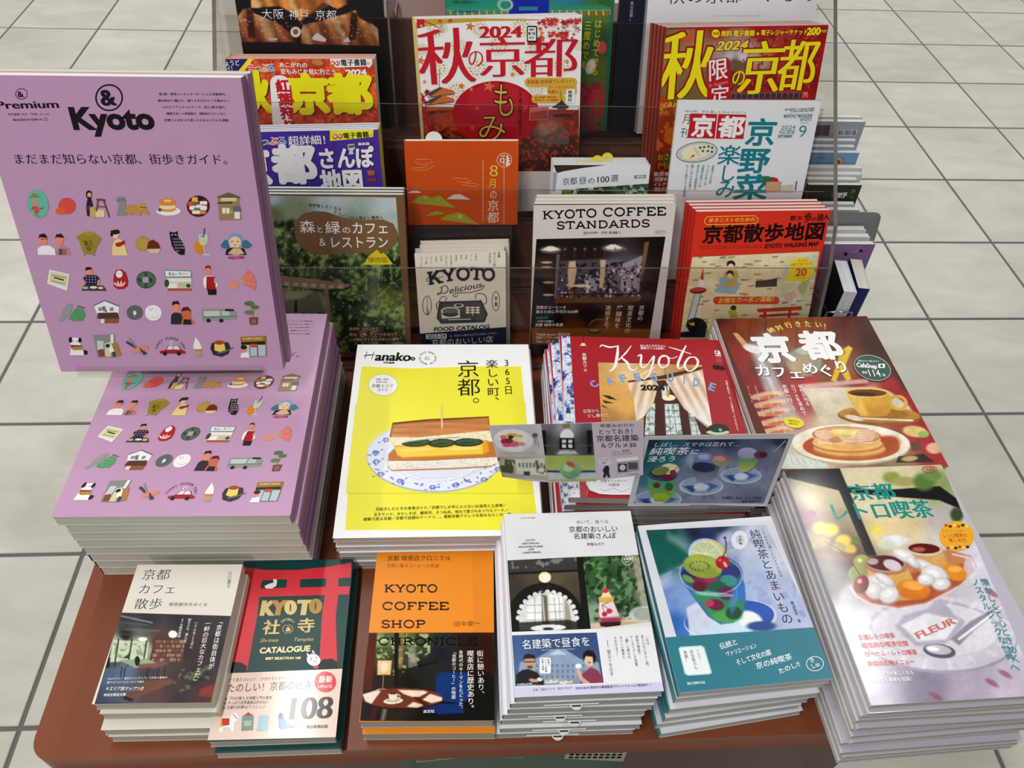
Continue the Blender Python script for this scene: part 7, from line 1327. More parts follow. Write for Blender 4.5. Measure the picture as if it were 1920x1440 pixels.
def art_cardleft(A):
    A.UV(0, 0, 1, 1, 'b6aab8'); A.fr(900, 760, 3.2); K = '2a262c'

    def f(p):
        p.idw([(60, 130, 'b0aeb4'), (360, 130, 'b4b2b6'), (100, 290, 'bab6ba'), (380, 290, 'aeaab0'), (120, 310, 'a8a498'), (380, 320, 'a8a498'), (150, 430, '8a8678'), (400, 440, '9c988c')], 3)
        p.el(200, 212, 118, 68, 'c4c4cc', 2, .03).el(198, 206, 116, 64, 'd2d2d8', 2, .03, c2='c4c4cc').el(198, 204, 88, 46, 'd8d6da', 2, .05)
        for (x, y, rx, ry, c) in ((150, 215, 26, 20, '8a3040'), (140, 190, 20, 12, 'c86a4c'), (190, 178, 34, 12, 'c8a040'), (232, 186, 26, 12, 'b0a848'), (225, 210, 27, 22, 'dccf9c'), (185, 190, 18, 10, '3a2c2c'), (200, 232, 40, 18, 'b8606c'), (160, 238, 24, 12, 'c4485c'), (250, 232, 22, 12, 'c4808c'), (175, 212, 24, 16, '6a3430')): p.el(x, y, rx, ry, c, 0, .3)
        p.el(330, 180, 18, 14, '54525a', 0, .2).ln([(325, 190), (335, 240)], 5, '5c5a62', 3).ln([(335, 185), (354, 250)], 5, '6c6a70', 3).ln([(80, 288), (330, 288)], 4, '7a7680', 3, .5)
        p.pl([(110, 305), (385, 310), (405, 448), (150, 432)], '9c998c', 4).pl([(210, 325), (385, 315), (398, 420), (220, 412)], 'c0beb4', 4)
        for k in range(7): p.pl([(230 + k * 22, 345), (242 + k * 22, 344), (244 + k * 22, 372), (232 + k * 22, 372)], '5a5c5a', 3, .8)
        p.pl([(262, 396), (300, 396), (300, 420), (264, 420)], '3a3c3c', 3).speck(26, '3f4a2c', .46, 3, [(100, 315), (210, 330), (215, 412), (130, 400)], .95).speck(20, '4c5638', .48, 5, [(330, 330), (385, 325), (400, 420), (340, 400)], .9)
    A.photo([(50, 120), (362, 112), (408, 450), (134, 430)], .0008, f)

    def g(p):
        p.idw([(380, 120, '6c6a70'), (520, 115, 'a09ea6'), (670, 112, '646268'), (380, 200, '3a383c'), (660, 200, '3a383c'), (520, 150, '8c8a92'), (400, 280, '403e40'), (520, 280, '86848a'), (660, 280, '444246'), (520, 240, '201e20')], 3)
        p.el(522, 182, 40, 40, 'd8d8dc', 0, .06).pl([(478, 195), (565, 195), (570, 262), (476, 262)], '151416', 4)
        for x in (492, 530):
            for y in (206, 234): p.pl([(x, y), (x + 24, y), (x + 24, y + 20), (x, y + 20)], 'c4c4c8', 3)
        p.pl([(370, 150), (395, 150), (400, 290), (375, 290)], '1a181a', 6).pl([(640, 150), (672, 150), (670, 290), (645, 290)], '1c1a1c', 6).el(518, 122, 26, 15, '8a6c4c', 0, .5).pl([(480, 272), (570, 272), (590, 292), (460, 292)], 'b0aeb4', 6).ln([(372, 240), (476, 240)], 4, '5c5a5e', 3).ln([(568, 240), (672, 240)], 4, '5c5a5e', 3)
        p.pl([(380, 300), (700, 300), (700, 460), (410, 460)], '8c9c58', 3).mix(np.clip((p.Y - 310) / 60, 0, 1) * (p.Y > 300) * .5, 'a4ac60').pl([(400, 395), (690, 392), (700, 440), (410, 445)], 'aab0b4', 4).pl([(400, 388), (480, 392), (480, 404), (404, 402)], '303c5a', 3).pl([(590, 392), (720, 388), (725, 402), (600, 404)], '303c5a', 3)
        p.el(545, 388, 62, 54, '7ea878', 0, .1, c2='5c8c60').el(530, 375, 30, 24, 'a0c498', 0, .6).el(546, 356, 30, 15, 'a8483a', 25, .15).el(600, 400, 110, 36, 'a8b4ac', 6, .06, .5, ring=.88)
    A.photo([(366, 112), (670, 106), (700, 456), (408, 456)], .0008, g)
    for t, x0, x1, y, h in (('甲斐みのりの', 720, 928, 134, 22), ('とっておき！', 710, 944, 174, 32), ('京都名建築', 700, 956, 218, 38), ('＆グルメ30', 722, 940, 256, 32)): A.T(t, x0, y, x1, y - 4, h, K, .015)
    A.T('カフェ、美術館', 790, 290, 900, 276, 15, '55525a', 0, res=1); A.T('クラシックホテルetc', 796, 306, 916, 290, 15, '55525a', 0, res=1)
    A.E(750, 336, 41, 23, 'c4bac6'); A.T('やっぱり', 724, 334, 776, 332, 13, K, 0, res=1); A.T('京都！', 730, 350, 770, 349, 13, K, 0, res=1); A.P([(750, 364), (768, 360), (776, 372), (774, 400), (782, 430), (770, 432), (758, 415), (750, 434), (738, 432), (744, 405), (736, 390)], K)
    A.P([(820, 318), (950, 306), (954, 390), (826, 408)], '8a8890'); A.P([(820, 318), (950, 306), (951, 326), (822, 340)], 'd4d2d6'); A.R(830, 350, 882, 396, '2c2a2c'); A.E(856, 372, 18, 18, 'b4b4b8'); A.R(890, 342, 946, 382, '4a4c48'); A.T('x-knowledge', 886, 418, 956, 412, 7, '444', .01, res=1); A.fr(0, 0, 1)


def art_cardright(A):
    A.UV(0, 0, 1, 1, 'c0bec0'); A.fr(1020, 600, 3.84)

    def f(p):
        p.idw([(760, 870, '14243a'), (900, 900, '16505c'), (1100, 880, '1c2c48'), (1300, 860, '1c2540'), (1700, 870, '1c2a48'), (740, 1000, '12545a'), (900, 1000, '186268'), (1000, 950, '3a4a68'), (1060, 1000, '8a94a8'), (1250, 980, '5a6484'), (1500, 950, '4a5470'), (1680, 950, '6c7488'), (700, 1150, '3a6a78'), (720, 1250, '7c8494'), (900, 1120, '74809a'), (1300, 1080, '8a92a6'), (1500, 1100, '848ca2'), (1640, 1150, '7c849a'), (1250, 1280, '7a8298'), (1500, 1290, '5c6680'), (660, 1300, '465672'), (1050, 1230, '7c869e')], 3.2)
        p.speck(36, '5c6884', .56, 4, [(1000, 1000), (1650, 950), (1560, 1290), (950, 1300)], .7)
        for (x, y, rx, ry) in ((820, 1290, 172, 66), (1132, 1196, 160, 66), (1418, 1120, 148, 60)):
            p.el(x, y, rx, ry, 'b4c0d2', 0, .04).el(x, y - 4, rx * .92, ry * .88, '8c9cba', 0, .06).pl([(x - rx * .8, y), (x, y - 10), (x - rx * .4, y + ry * .7)], '1c3878', 10, .9).pl([(x + rx * .2, y - ry * .5), (x + rx * .8, y), (x + rx * .3, y + ry * .5), (x, y)], '2c4c8c', 10, .8).el(x, y + 6, rx * .35, ry * .4, 'c8d2e2', 0, .5)
        p.pl([(744, 1110), (950, 1130), (945, 1250), (880, 1310), (800, 1305), (750, 1230)], '2a8a78', 8, c2='8aa838').el(850, 1110, 112, 52, '3c4a5c', 4, .08).el(830, 1100, 64, 36, '241c40', 0, .3).el(890, 1130, 50, 30, '5a1c34', 0, .3).el(810, 1190, 26, 20, '6c1c30', 0, .4).el(900, 1200, 30, 30, '2a5a3c', 0, .4).el(840, 1270, 60, 26, '9cb030', 0, .4)
        p.el(905, 1072, 68, 40, 'c8c890', 0, .08).el(905, 1072, 54, 30, 'd4d4b0', 0, .1).el(838, 1086, 64, 30, '707c3c', -10, .1).el(928, 1098, 24, 20, '8c2424', 0, .2).ln([(930, 1085), (990, 1035)], 4, '3a1c20', 2)
        p.pl([(1074, 1020), (1270, 1040), (1240, 1130), (1180, 1180), (1100, 1160), (1080, 1090)], '3a4460', 8, c2='8a8c9c').el(1150, 1000, 72, 46, '7c84b4', 0, .1, c2='5a6290').el(1150, 985, 40, 20, '9ca2c8', 0, .6).el(1150, 1060, 84, 36, '20243c', 4, .2).el(1275, 996, 66, 30, 'a05850', 8, .1).el(1270, 1020, 60, 34, '8c8c5c', 14, .15).el(1268, 996, 44, 18, 'c08c84', 8, .3)
        p.pl([(1396, 980), (1540, 1000), (1520, 1050), (1460, 1090), (1410, 1085), (1396, 1040)], '4c8468', 6, c2='b4b848').el(1466, 960, 72, 42, 'a8a8c4', 0, .1, c2='8c8cac').el(1560, 970, 50, 26, '5c2c40', 0, .2).el(1576, 968, 24, 18, '3c1424', 0, .3).ln([(1460, 1100), (1540, 1040), (1650, 960), (1740, 870)], 8, '5c6474', 4).ln([(1650, 955), (1738, 868)], 4, 'c4c8d4', 3)
    A.photo([(754, 862), (1762, 854), (1582, 1320), (646, 1318)], .0007, f); W = 'dcdfe6'
    A.T('しばし、スマホは忘れて…', 782, 912, 1412, 908, 32, W, -.002, sh=.12); A.T('純喫茶', 752, 972, 1034, 968, 54, W, .015, sh=.12, res=4); A.T('に', 1044, 966, 1110, 966, 38, W, .01, sh=.1); A.T('浸ろう', 738, 1022, 946, 1018, 42, W, .01, sh=.12, res=4)
    A.T('『純喫茶とあまいもの 京都編』', 1260, 1290, 1580, 1290, 20, '141a24', .01, res=2); A.T('誠文堂新光社', 1420, 1314, 1560, 1312, 18, '141a24', .01, res=2); A.fr(0, 0, 1)

# ------------------------------------------------------------------ books lying flat on the table


def dress(root, M, t, w, h, art=None, band=None, m=None, bm=None, gain=1.0):
    if art: A = Art(M, t, w, h, gain); art(A); A.build('cover_artwork', root, m)
    if band:
        B = Art(M, t + .0004, w, h, gain); band(B); B.trim()
        o = B.mb.build('paper_band', bm or m or M_PRINT, root)
        if B.ph: B.mb = MB(); q, p2 = B.build('band_print', o, bm or m)


def slip(root, w, x, r=.006, col='e6e6e4', y=0, t=.008, top=0, bar=.03, txt='定価1,760円', tc='333'):
    """half-round sales slip sticking out of the page edge"""
    b = MB(); s = 1 if top else -1; z = t * .5; b.box(x - bar, y if top else y - .001, z - .0002, x + bar * .7, y + .001 if top else y, z + .0002, lin(col))
    pts = [(x + r * math.cos(a), y + s * r * math.sin(a)) for a in [k * math.pi / 10 for k in range(11)]]
    b.prism(pts, z + .0002, z + .0005, 2, lin(col))
    if not top: b.box(x - r * .7, y - r * .5, z + .0005, x + r * .7, y - r * .25, z + .00055, lin(tc))
    b.build('sales_slip', M_MATTE, root)


G0 = 1.0
# -- lilac guide: the pile and the copy standing above it
PW, PH, PT = .231, .295, .0147
MS = mat4(np.array([1.0, -.003, .005]), np.array([.005, .294, .956]), np.array([.002, -.956, .294]), np.array([-.424, .5905, .6405]))
q_, r_ = np.linalg.qr(MS[:3, :3]); MS[:3, :3] = q_ * np.sign(np.diag(r_))
MS[:3, 3] -= MS[:3, 2] * PT
st = book('magazine', MS, PW, PH, PT, 'c098ba', '8a6488', sp='R', page='dddcd2', mt=M_PRINT)
tag(st, 'lilac street-walk magazine propped upright at the front of the clear easel, top left', 'magazine', 'lilac magazines')
A = Art(MS, PT, PW, PH, G0); art_walks(A); art_o, _ = A.build('cover_artwork', st, M_PRINT)
MP = M_flat(-.2871, .5893, -.73, PW, PH, .12, PT)
pr = book('magazine', MP, PW, PH, PT, 'c098ba', '8a6488', sp='R', page='c9c8bc'); tag(pr, 'topmost lilac magazine of the thick pile, lying flat under the easel', 'magazine', 'lilac magazines')
c_ = art_o.copy(); COL.objects.link(c_); c_.parent = pr
proto = book('magazine', MP, PW, PH, PT, 'c098ba', '8a6488', sp='R', page='c9c8bc'); proto2 = book('magazine', MP, PW, PH, PT, 'c098ba', '8a6488', sp='L', page='c9c8bc')
random.seed(11)
for k in range(1, 8):
    jx = [0, .0058, .0045, .005, .0065, .0075, .008, .0085][k]; jy = [0, .0003, .0010, .0014, .0022, .0024, .0032, .0036][k]
    M = MP.copy(); M[:3, 3] += np.array([jx, jy, -k * (PT + .0003)]); src = proto if k < 5 else proto2
    o = copy_tree(src, M); tag(o, (ORD[k] + ' from the top' if k < 7 else 'lowest') + ' lilac magazine in the thick pile at the left table edge', 'magazine', 'lilac magazines')
for k in (1,):
    M = MS.copy(); M[:3, 3] += -MS[:3, 2] * k * (PT + .0003) + MS[:3, 0] * .0035 + MS[:3, 1] * .001
    o = copy_tree(proto, M); tag(o, 'second lilac magazine on the easel, just behind the front copy', 'magazine', 'lilac magazines')
for p in (proto, proto2):
    for ch in list(p.children): bpy.data.objects.remove(ch)
    bpy.data.objects.remove(p)

# clear easel
es = empty('display_easel', None); es.location = (-.308, .64, ZT + .12); tag(es, 'clear acrylic easel with a front ledge holding up the lilac magazines', 'easel')
e = MB(); yb = np.array([0, .294, .956]); nb = np.array([0, -.956, .294]); o0 = np.array([0, .5905, .6405])
def EP(s, n): v = o0 + yb * s + nb * n; return (v[1], v[2])
e.prism([EP(-.0012, -.052), EP(-.0012, .004), EP(.008, .004), EP(.008, .006), EP(-.004, .006), EP(-.004, -.052)], -.405, -.212, 0); o = e.build('ledge', [M_CLEAR, M_EDGE], es); world_child(o, es)
e = MB(); e.prism([EP(-.004, -.050), EP(.16, -.050), EP(.16, -.053), EP(-.004, -.053)], -.395, -.222, 0); o = e.build('back_plate', M_CLEAR, es); world_child(o, es)
e = MB(); e.prism([EP(-.004, -.052), (.648, ZT + .1225), (.652, ZT + .1225), EP(.002, -.054)], -.385, -.232, 0); o = e.build('leg_plate', M_CLEAR, es); world_child(o, es)
e = MB(); e.box(-.385, .62, ZT + .1203, -.232, .70, ZT + .1223); o = e.build('foot_plate', M_CLEAR, es); world_child(o, es)


def flat_pile(name, cat, cx, cy, yaw, w, h, z, n, top_label, lab, group, front, spine, sp, page, art, band=None, m=None, off=(0, 0, 0), jit=.002, slips=(), seed=1, fc2=None, gain=G0, fn=None):
    t = z / n - .0002; M = M_flat(cx, cy, yaw, w, h, z, t); top = book(name, M, w, h, t, front, spine, sp=sp, page=page, mt=m); tag(top, top_label, cat, group)
    dress(top, M, t, w, h, art, band, m, M_GLOSS if band in (band_shrines, band_chronicle) else None, gain=gain)
    if n == 1: return top
    pro = book(name, M, w, h, t, fc2 or front, spine, sp=sp, page=page, mt=m); rr_ = random.Random(seed)
    prs = pro
    offs = lambda f, k: (off[0] * f + rr_.uniform(-jit, jit), off[1] * f + rr_.uniform(-jit, jit), off[2] * f + rr_.uniform(-jit, jit) * 200)
    offs = fn or offs
    out = pile(pro, M, w, h, t, n, offs, lab, cat, group)
    for (k, fx) in slips:
        if k - 1 < len(out): slip(out[k - 1], w, w * fx, t=t)
    for ch in list(pro.children): bpy.data.objects.remove(ch)
    bpy.data.objects.remove(pro)
    return [top] + out


sand = flat_pile('magazine', 'magazine', -.0281, .5952, -.3, .224, .291, .060, 7, 'topmost yellow magazine showing a thick egg sandwich on a blue and white plate', 'magazine in the pile under the yellow sandwich cover', 'yellow sandwich magazines', 'e9ebf0', 'dfe0e2', 'R', 'b9b3ac', art_sandwich, off=(.006, -.004, 0), jit=.0015, seed=2)
cafe = flat_pile('magazine', 'magazine', .2251, .6047, -2.6, .2146, .2521, .080, 8, 'topmost red cafe guide magazine with a curtained window on its cover', 'red cafe guide magazine in the pile behind the two picture cards', 'red cafe guides', 'a62830', 'dcdfe8', 'L', 'a9a5a0', art_cafeguide, seed=5, fn=lambda f, k: [(0, 0, 0), (-.0085, .0012, 2.2), (-.0115, .0012, 3.0), (-.015, .0012, 1.6), (-.013, .0012, 2.4), (-.016, .0012, 1.2), (-.015, .0012, 1.8), (-.016, .0012, 1.4)][k])
for q_ in cafe[1:3]:
    for ch in [c for c in cafe[0].children if c.name.startswith(('cover_artwork', 'printed_photo'))]: d_ = ch.copy(); COL.objects.link(d_); d_.parent = q_
panc = flat_pile('magazine', 'magazine', .4400, .6330, 1.3, .209, .251, .090, 8, 'topmost brown magazine with hotcakes and a yellow coffee cup on its cover', 'magazine in the pile under the hotcake cover', 'hotcake cover magazines', '5a2c20', 'cfcac6', 'L', 'c6c2bc', art_pancake, off=(-.008, -.013, 0), jit=.001, seed=4)
retro = flat_pile('magazine', 'magazine', .4413, .3725, 1.45, .1804, .2546, .105, 12, 'topmost glossy magazine with two caramel puddings in a glass dish on its cover', 'magazine in the slanting pile under the pudding cover', 'pudding cover magazines', 'b9b4c4', 'c9c6c6', 'L', 'b5b1aa', art_retro, m=M_GLOSS, off=(-.004, -.014, 1.0), jit=.003, seed=7)
soda = flat_pile('book', 'book', .2610, .3619, 3.5, .1476, .1779, .080, 7, 'topmost book with a green jelly soda glass on its cover and a teal paper band', 'book in the pile under the teal-banded soda cover', 'teal-banded soda books', 'd9dbe2', '3f8490', 'L', 'b9b7b2', art_soda, band_soda, off=(-.016, -.006, 3.0), jit=.0035, seed=12)
arch = flat_pile('book', 'book', .1092, .3646, .6, .1355, .1930, .085, 7, 'topmost white book with an arched window photo and a cherry float on its cover', 'white book in the pile under the arched-window cover', 'white architecture books', 'e4e5e8', 'd4d2e0', 'L', 'a9a8a4', art_architecture, band_architecture, off=(-.014, -.008, -1.0), jit=.002, slips=((1, .45), (3, .4), (4, .52), (5, .45), (6, .45)), seed=3)
chro = flat_pile('book', 'book', -.0352, .3597, -1.4, .1264, .1844, .033, 2, 'upper orange coffee shop book with a round table photo on its lower half', 'orange coffee shop book of the pair at the front edge', 'orange coffee shop books', 'e88a22', '7c9c8a', 'R', 'a9a698', art_chronicle, band_chronicle, off=(.0015, -.006, 0), jit=.0003, seed=2)
shri = flat_pile('book', 'book', -.1801, .3504, .1, .1166, .1863, .028, 2, 'upper dark green book with a red shrine gate and a pale pink paper band', 'dark green shrine-gate book of the pair at the front edge', 'green shrine books', '17403e', '14302f', 'R', 'b3aea2', art_shrines, band_shrines, off=(.004, -.006, 0), jit=.0004, seed=2)
bun = flat_pile('book', 'book', -.2855, .3546, -1.2, .1066, .1419, .055, 4, 'topmost cream pocket book with a bookshelf cafe photo, nearest the left table corner', 'cream pocket book in the pile nearest the left table corner', 'cream pocket books', 'dcd8ce', 'cfcabc', 'R', 'b9b5a6', art_cafewalk, band_cafewalk, off=(.005, -.016, .5), jit=.0025, seed=6)

# ------------------------------------------------------------------ magazines in the rack


def rack_book(name, cat, row, x, s, roll, w, h, t, n, label, lab, group, front, spine, sp, page, art, m=None, gain=1.22, rise=.0012, dx=0, back=0.0):
    d_ = 0 if art is art_august else {'A': -.002, 'B': .004, 'C': .004, 'D': .004}[row]; s += .002 if art is art_august else d_; h += d_
    M = M_row(row, x, s, roll, h, t, back); top = book(name, M, w, h, t, front, spine, sp=sp, page=page, mt=m); tag(top, label, cat, group if n > 1 else None)
    A = Art(M, t, w, h, gain); art(A); A.build('cover_artwork', top, m)
    if n > 1:
        pro = book(name, M, w, h, t, front, spine, sp=sp, page=page, mt=m)
        for k in range(1, n):
            M2 = M.copy(); M2[:3, 3] += -NN * k * (t + .0003) + EY * (k * (t + .0003) * (.16 if row == 'A' else 0) + rise * (k + .3 * math.sin(k * 5.0)) * .3) + EX * dx * k
            o = copy_tree(pro, M2); tag(o, (ORD[k] + ' copy from the front' if k < n - 1 else 'rearmost copy') + ' ' + lab, cat, group)
        for ch in list(pro.children): bpy.data.objects.remove(ch)
        bpy.data.objects.remove(pro)
    return top


rack_book('magazine', 'magazine', 'D', -.2935, .245, 1.0, .189, .245, .009, 2, 'black magazine with golden croissants on its cover, top left of the rack', 'of the croissant magazine, top left of the rack', 'croissant magazines', '141012', '1c1614', 'R', 'd8cfc4', art_croissant)
rack_book('magazine', 'magazine', 'D', -.023, .255, 1.0, .2236, .255, .009, 3, 'green and blue guide magazine in the top rack tier with yellow upright lettering', 'of the green and blue guide in the top rack tier', 'green guide magazines', '2a6a50', '8c2c30', 'R', 'cfcac4', art_teal)
rack_book('magazine', 'magazine', 'D', .245, .255, 1.0, .2295, .255, .008, 6, 'white magazine with brushed black lettering, top right of the rack', 'of the white magazine, top right of the rack', 'white top-tier magazines', 'd4d2d6', 'a9abae', 'L', 'cfcfcf', art_whitesign, dx=-.0015)
def art_darkbook(A):
    A.UV(0, 0, 1, 1, '1c1e2a'); A.fr(1080, 0, 3.789); A.V('、鳥の京都』', 400, -20, 390, 150, 24, 'a8aab4', 0)


rack_book('book', 'book', 'D', .2085, .30, .5, .034, .30, .012, 1, 'narrow black book with small white lettering, between the green guide and the white magazine', '', '', '1c1e2a', '16171f', 'L', 'b9bcc2', art_darkbook, back=.004)
rack_book('magazine', 'magazine', 'C', -.2985, .2000, .9, .1865, .199, .0080, 4, 'red autumn magazine with huge yellow lettering, left in the rack', 'of the red autumn magazine, left in the rack', 'red autumn magazines', 'b83a22', 'd9d4d4', 'R', 'd8b8a8', art_redautumn, rise=.001)
rack_book('magazine', 'magazine', 'C', -.058, .2500, 2.36, .2095, .2476, .007, 3, 'white autumn magazine with large red lettering in the middle of the rack', 'of the white autumn magazine with red lettering', 'white autumn magazines', 'e6e2e2', 'c9b040', 'L', 'd9d4cf', art_whiteautumn, dx=-.0025)
rack_book('magazine', 'magazine', 'C', .2600, .2460, 1.86, .2111, .244, .0075, 5, 'autumn leaf magazine with giant yellow slanting lettering, right in the rack', 'of the autumn leaf magazine with yellow lettering', 'yellow-lettered autumn magazines', '8c2418', '8c4a3c', 'L', 'd8ccc4', art_yellowautumn, dx=-.0032)
rack_book('magazine', 'magazine', 'B', -.2895, .1965, 1.8, .183, .1955, .0085, 4, 'purple town map magazine with white lettering, left in the rack', 'of the purple town map magazine', 'purple map magazines', '46308e', 'd8c82c', 'R', 'd2d4da', art_purplemap, rise=.001)
aug = rack_book('book', 'booklet', 'B', -.0748, .1903, .6, .1467, .1115, .009, 1, 'small orange landscape booklet with green hills, middle of the rack', '', '', 'd2541f', 'c04a1c', 'L', 'e2dcd2', art_august, gain=1.0)
slip(aug, .1467, .038, r=.011, col='ecebe8', y=.1115, t=.009, top=1, bar=.012)
dm = rack_book('book', 'book', 'B', .1182, .1594, .5, .1282, .157, .011, 3, 'front white book with a green ribbon mark peeping above the coffee magazine', 'of the white book with yellow sales slips', 'white books with yellow slips', 'd6d8dc', 'c9cbd0', 'R', 'd2d4d8', art_daytime, rise=.002)
rack_book('magazine', 'magazine', 'B', .2725, .2422, .55, .1857, .240, .006, 1, 'white monthly magazine with teal and boxed red lettering, right in the rack', '', '', 'e0e2e6', 'b8242e', 'R', 'c9c9c9', art_monthly, gain=1.1)
rack_book('magazine', 'magazine', 'A', -.2525, .2325, 0, .1795, .231, .007, 3, 'brown-framed magazine with green woodland on its cover, front left of the rack', 'of the woodland cover magazine', 'woodland cover magazines', '6e5238', '5a4430', 'R', 'c9d4d6', art_forest)
rack_book('book', 'book', 'A', -.0634, .1561, 1.55, .1178, .152, .017, 2, 'cream food catalogue with a drawn black tray on its cover', 'of the cream food catalogue with the drawn tray', 'cream food catalogues', 'dad6c8', 'c9c4b4', 'R', 'cfc9bc', art_delicious, dx=.006, rise=.006)
rack_book('magazine', 'magazine', 'A', .0888, .2218, .6, .1815, .219, .009, 3, 'pale coffee magazine with a dark cafe interior photo, front middle of the rack', 'of the pale coffee magazine with the dark photo', 'pale coffee magazines', 'c9c5c2', 'b9b4ae', 'L', 'd6d4c8', art_standards, gain=1.25, dx=.002)
rack_book('magazine', 'magazine', 'A', .2975, .2130, 1.0, .1770, .210, .0075, 4, 'bright red walking map magazine with an illustrated town plan, front right of the rack', 'of the bright red walking map magazine', 'red walking map magazines', 'cf3424', 'c02c22', 'L', 'dcd6d2', art_walkmap, rise=.001, dx=-.0025)
for b_, k in ((o, i) for i, o in enumerate([o for o in SC.objects if o.get('group') == 'white books with yellow slips' and o is not dm])):
    slip(b_, .128, .075 - .015 * (k == 0), r=.008, col='e0cf3a', y=.161, t=.011, top=1, bar=.03)
# clear block that lifts the orange booklet
bl = empty('riser_block'); bl.location = (0, .88, .541); tag(bl, 'dark grey acrylic block propping up the small orange booklet', 'riser')
e = MB(); o0 = np.array([0, ROWS['B'][0], ROWS['B'][1]])
def BP(s, n): v = o0 + EY * s - NN * n; return (v[1], v[2])
e.prism([BP(0.004, .0), BP(.0785, .0), BP(.0785, .014), BP(.004, .014)], -.066, .066, 0); o = e.build('block', mat('smoked_plastic', '3c3634', .2), bevel=.0008); world_child(o, bl)

# ------------------------------------------------------------------ picture cards on clear stems


def card(name, label, M, poly, fr, art, gain, strip, h0):
    root = empty(name, M); tag(root, label, 'card', None); A = Art(M, .0007, .15, .1, gain); A.clip = False; A.fr(*fr); lp = [A.loc(*p) for p in poly]
    b = MB(); b.prism([tuple(p) for p in lp], 0, .0006, 2, lin('bdb6c0')); b.build('card_board', M_PRINT, root)
    uv = A.UV; A.UV = lambda a, b_, c, d, col, n=1: (A.fr(*fr), A.P(poly, col))
    art(A); A.build('card_print', root, M_GLOSS if gain < 1 else M_PRINT)
    (x0, x1, y, z1) = strip; s = MB(); s.box(x0, y - .0008, ZT + .0004, x1, y + .0008, z1); s.box(x0 - .004, y - .006, ZT + .0003, x1 + .004, y + .006, ZT + .0018)
    o = s.build('clear_stem', M_CLEAR, root); o.matrix_parent_inverse = Matrix([list(map(float, r)) for r in M]).inverted(); return root


exl = np.array([.135, -.034, .0485]); exl /= np.linalg.norm(exl); eyl = np.array([-.013, .024, .054]); eyl -= exl * (eyl @ exl); eyl /= np.linalg.norm(eyl)
ML = mat4(exl, eyl, np.cross(exl, eyl), np.array([.042, .481, .592]))
card('photo_card', 'long lilac picture card with four small photos on a clear stem', ML, [(50, 122), (330, 114), (640, 106), (982, 94), (979, 418), (860, 432), (700, 450), (560, 460), (420, 462), (280, 452), (143, 430)], (900, 760, 3.2), art_cardleft, 1.0, (.100, .128, .4705, .625), 0)
exr = np.array([.148, .006, -.008]); exr /= np.linalg.norm(exr); eyr = np.array([.005, .012, .099]); eyr -= exr * (eyr @ exr); eyr /= np.linalg.norm(eyr)
MR = mat4(exr, eyr, np.cross(exr, eyr), np.array([.169, .450, .580]))
card('photo_card', 'white-bordered dark picture card with three dessert glasses on a clear stem', MR, [(724, 842), (1000, 834), (1400, 824), (1806, 818), (1604, 1342), (1300, 1336), (1200, 1330), (1060, 1330), (1040, 1338), (602, 1341)], (1020, 600, 3.84), art_cardright, 1.0, (.232, .258, .4585, .60), 0)

# ------------------------------------------------------------------ books beyond the right side of the rack
SIDE = [('book', 'purple-covered book, nearest of the row right of the rack', .860, .573, .602, '84638f', .009, 'book'), ('book', 'white-edged book just behind the purple one right of the rack', .875, .571, .604, 'dcdcdc', .009, 'book'), ('book', 'white-edged book right in front of the grey steel bookend', .890, .570, .605, 'dcdcdc', .010, 'book'),
        ('book', 'grey-edged thin book directly behind the steel bookend', .915, .563, .621, 'a9b0ae', .008, 'book'), ('book', 'pale grey thin book in front edge gap behind the dark green one', .925, .559, .624, 'b4b8b6', .007, 'book'),
        ('book', 'dark green book with white lettering in the row right of the rack', .940, .566, .645, '343c2c', .008, 'book'), ('book', 'short white book immediately behind the dark green one', .950, .563, .648, 'b9bcb4', .008, 'book'), ('book', 'second white book behind the dark green one', .960, .572, .650, 'd2d2d0', .009, 'book'), ('book', 'third white book behind the dark green one, dark back cover', .970, .574, .654, 'c9c9c9', .010, 'book'),
        ('book', 'sky blue book with a yellow sun on its cover right of the rack', .985, .569, .669, '6f9cc4', .009, 'book'), ('book', 'pale blue-grey book directly behind the sun cover', .995, .566, .673, '9aa4b0', .008, 'book'), ('book', 'short white book between the sun cover and the barcoded one', 1.005, .570, .677, 'a4abb4', .008, 'book'), ('book', 'grey book showing a barcode, near the far end of the side row', 1.020, .580, .698, '9fa5b2', .010, 'book'), ('book', 'farthest white book of the side row right of the rack', 1.032, .579, .699, 'cfcfcf', .010, 'book')]
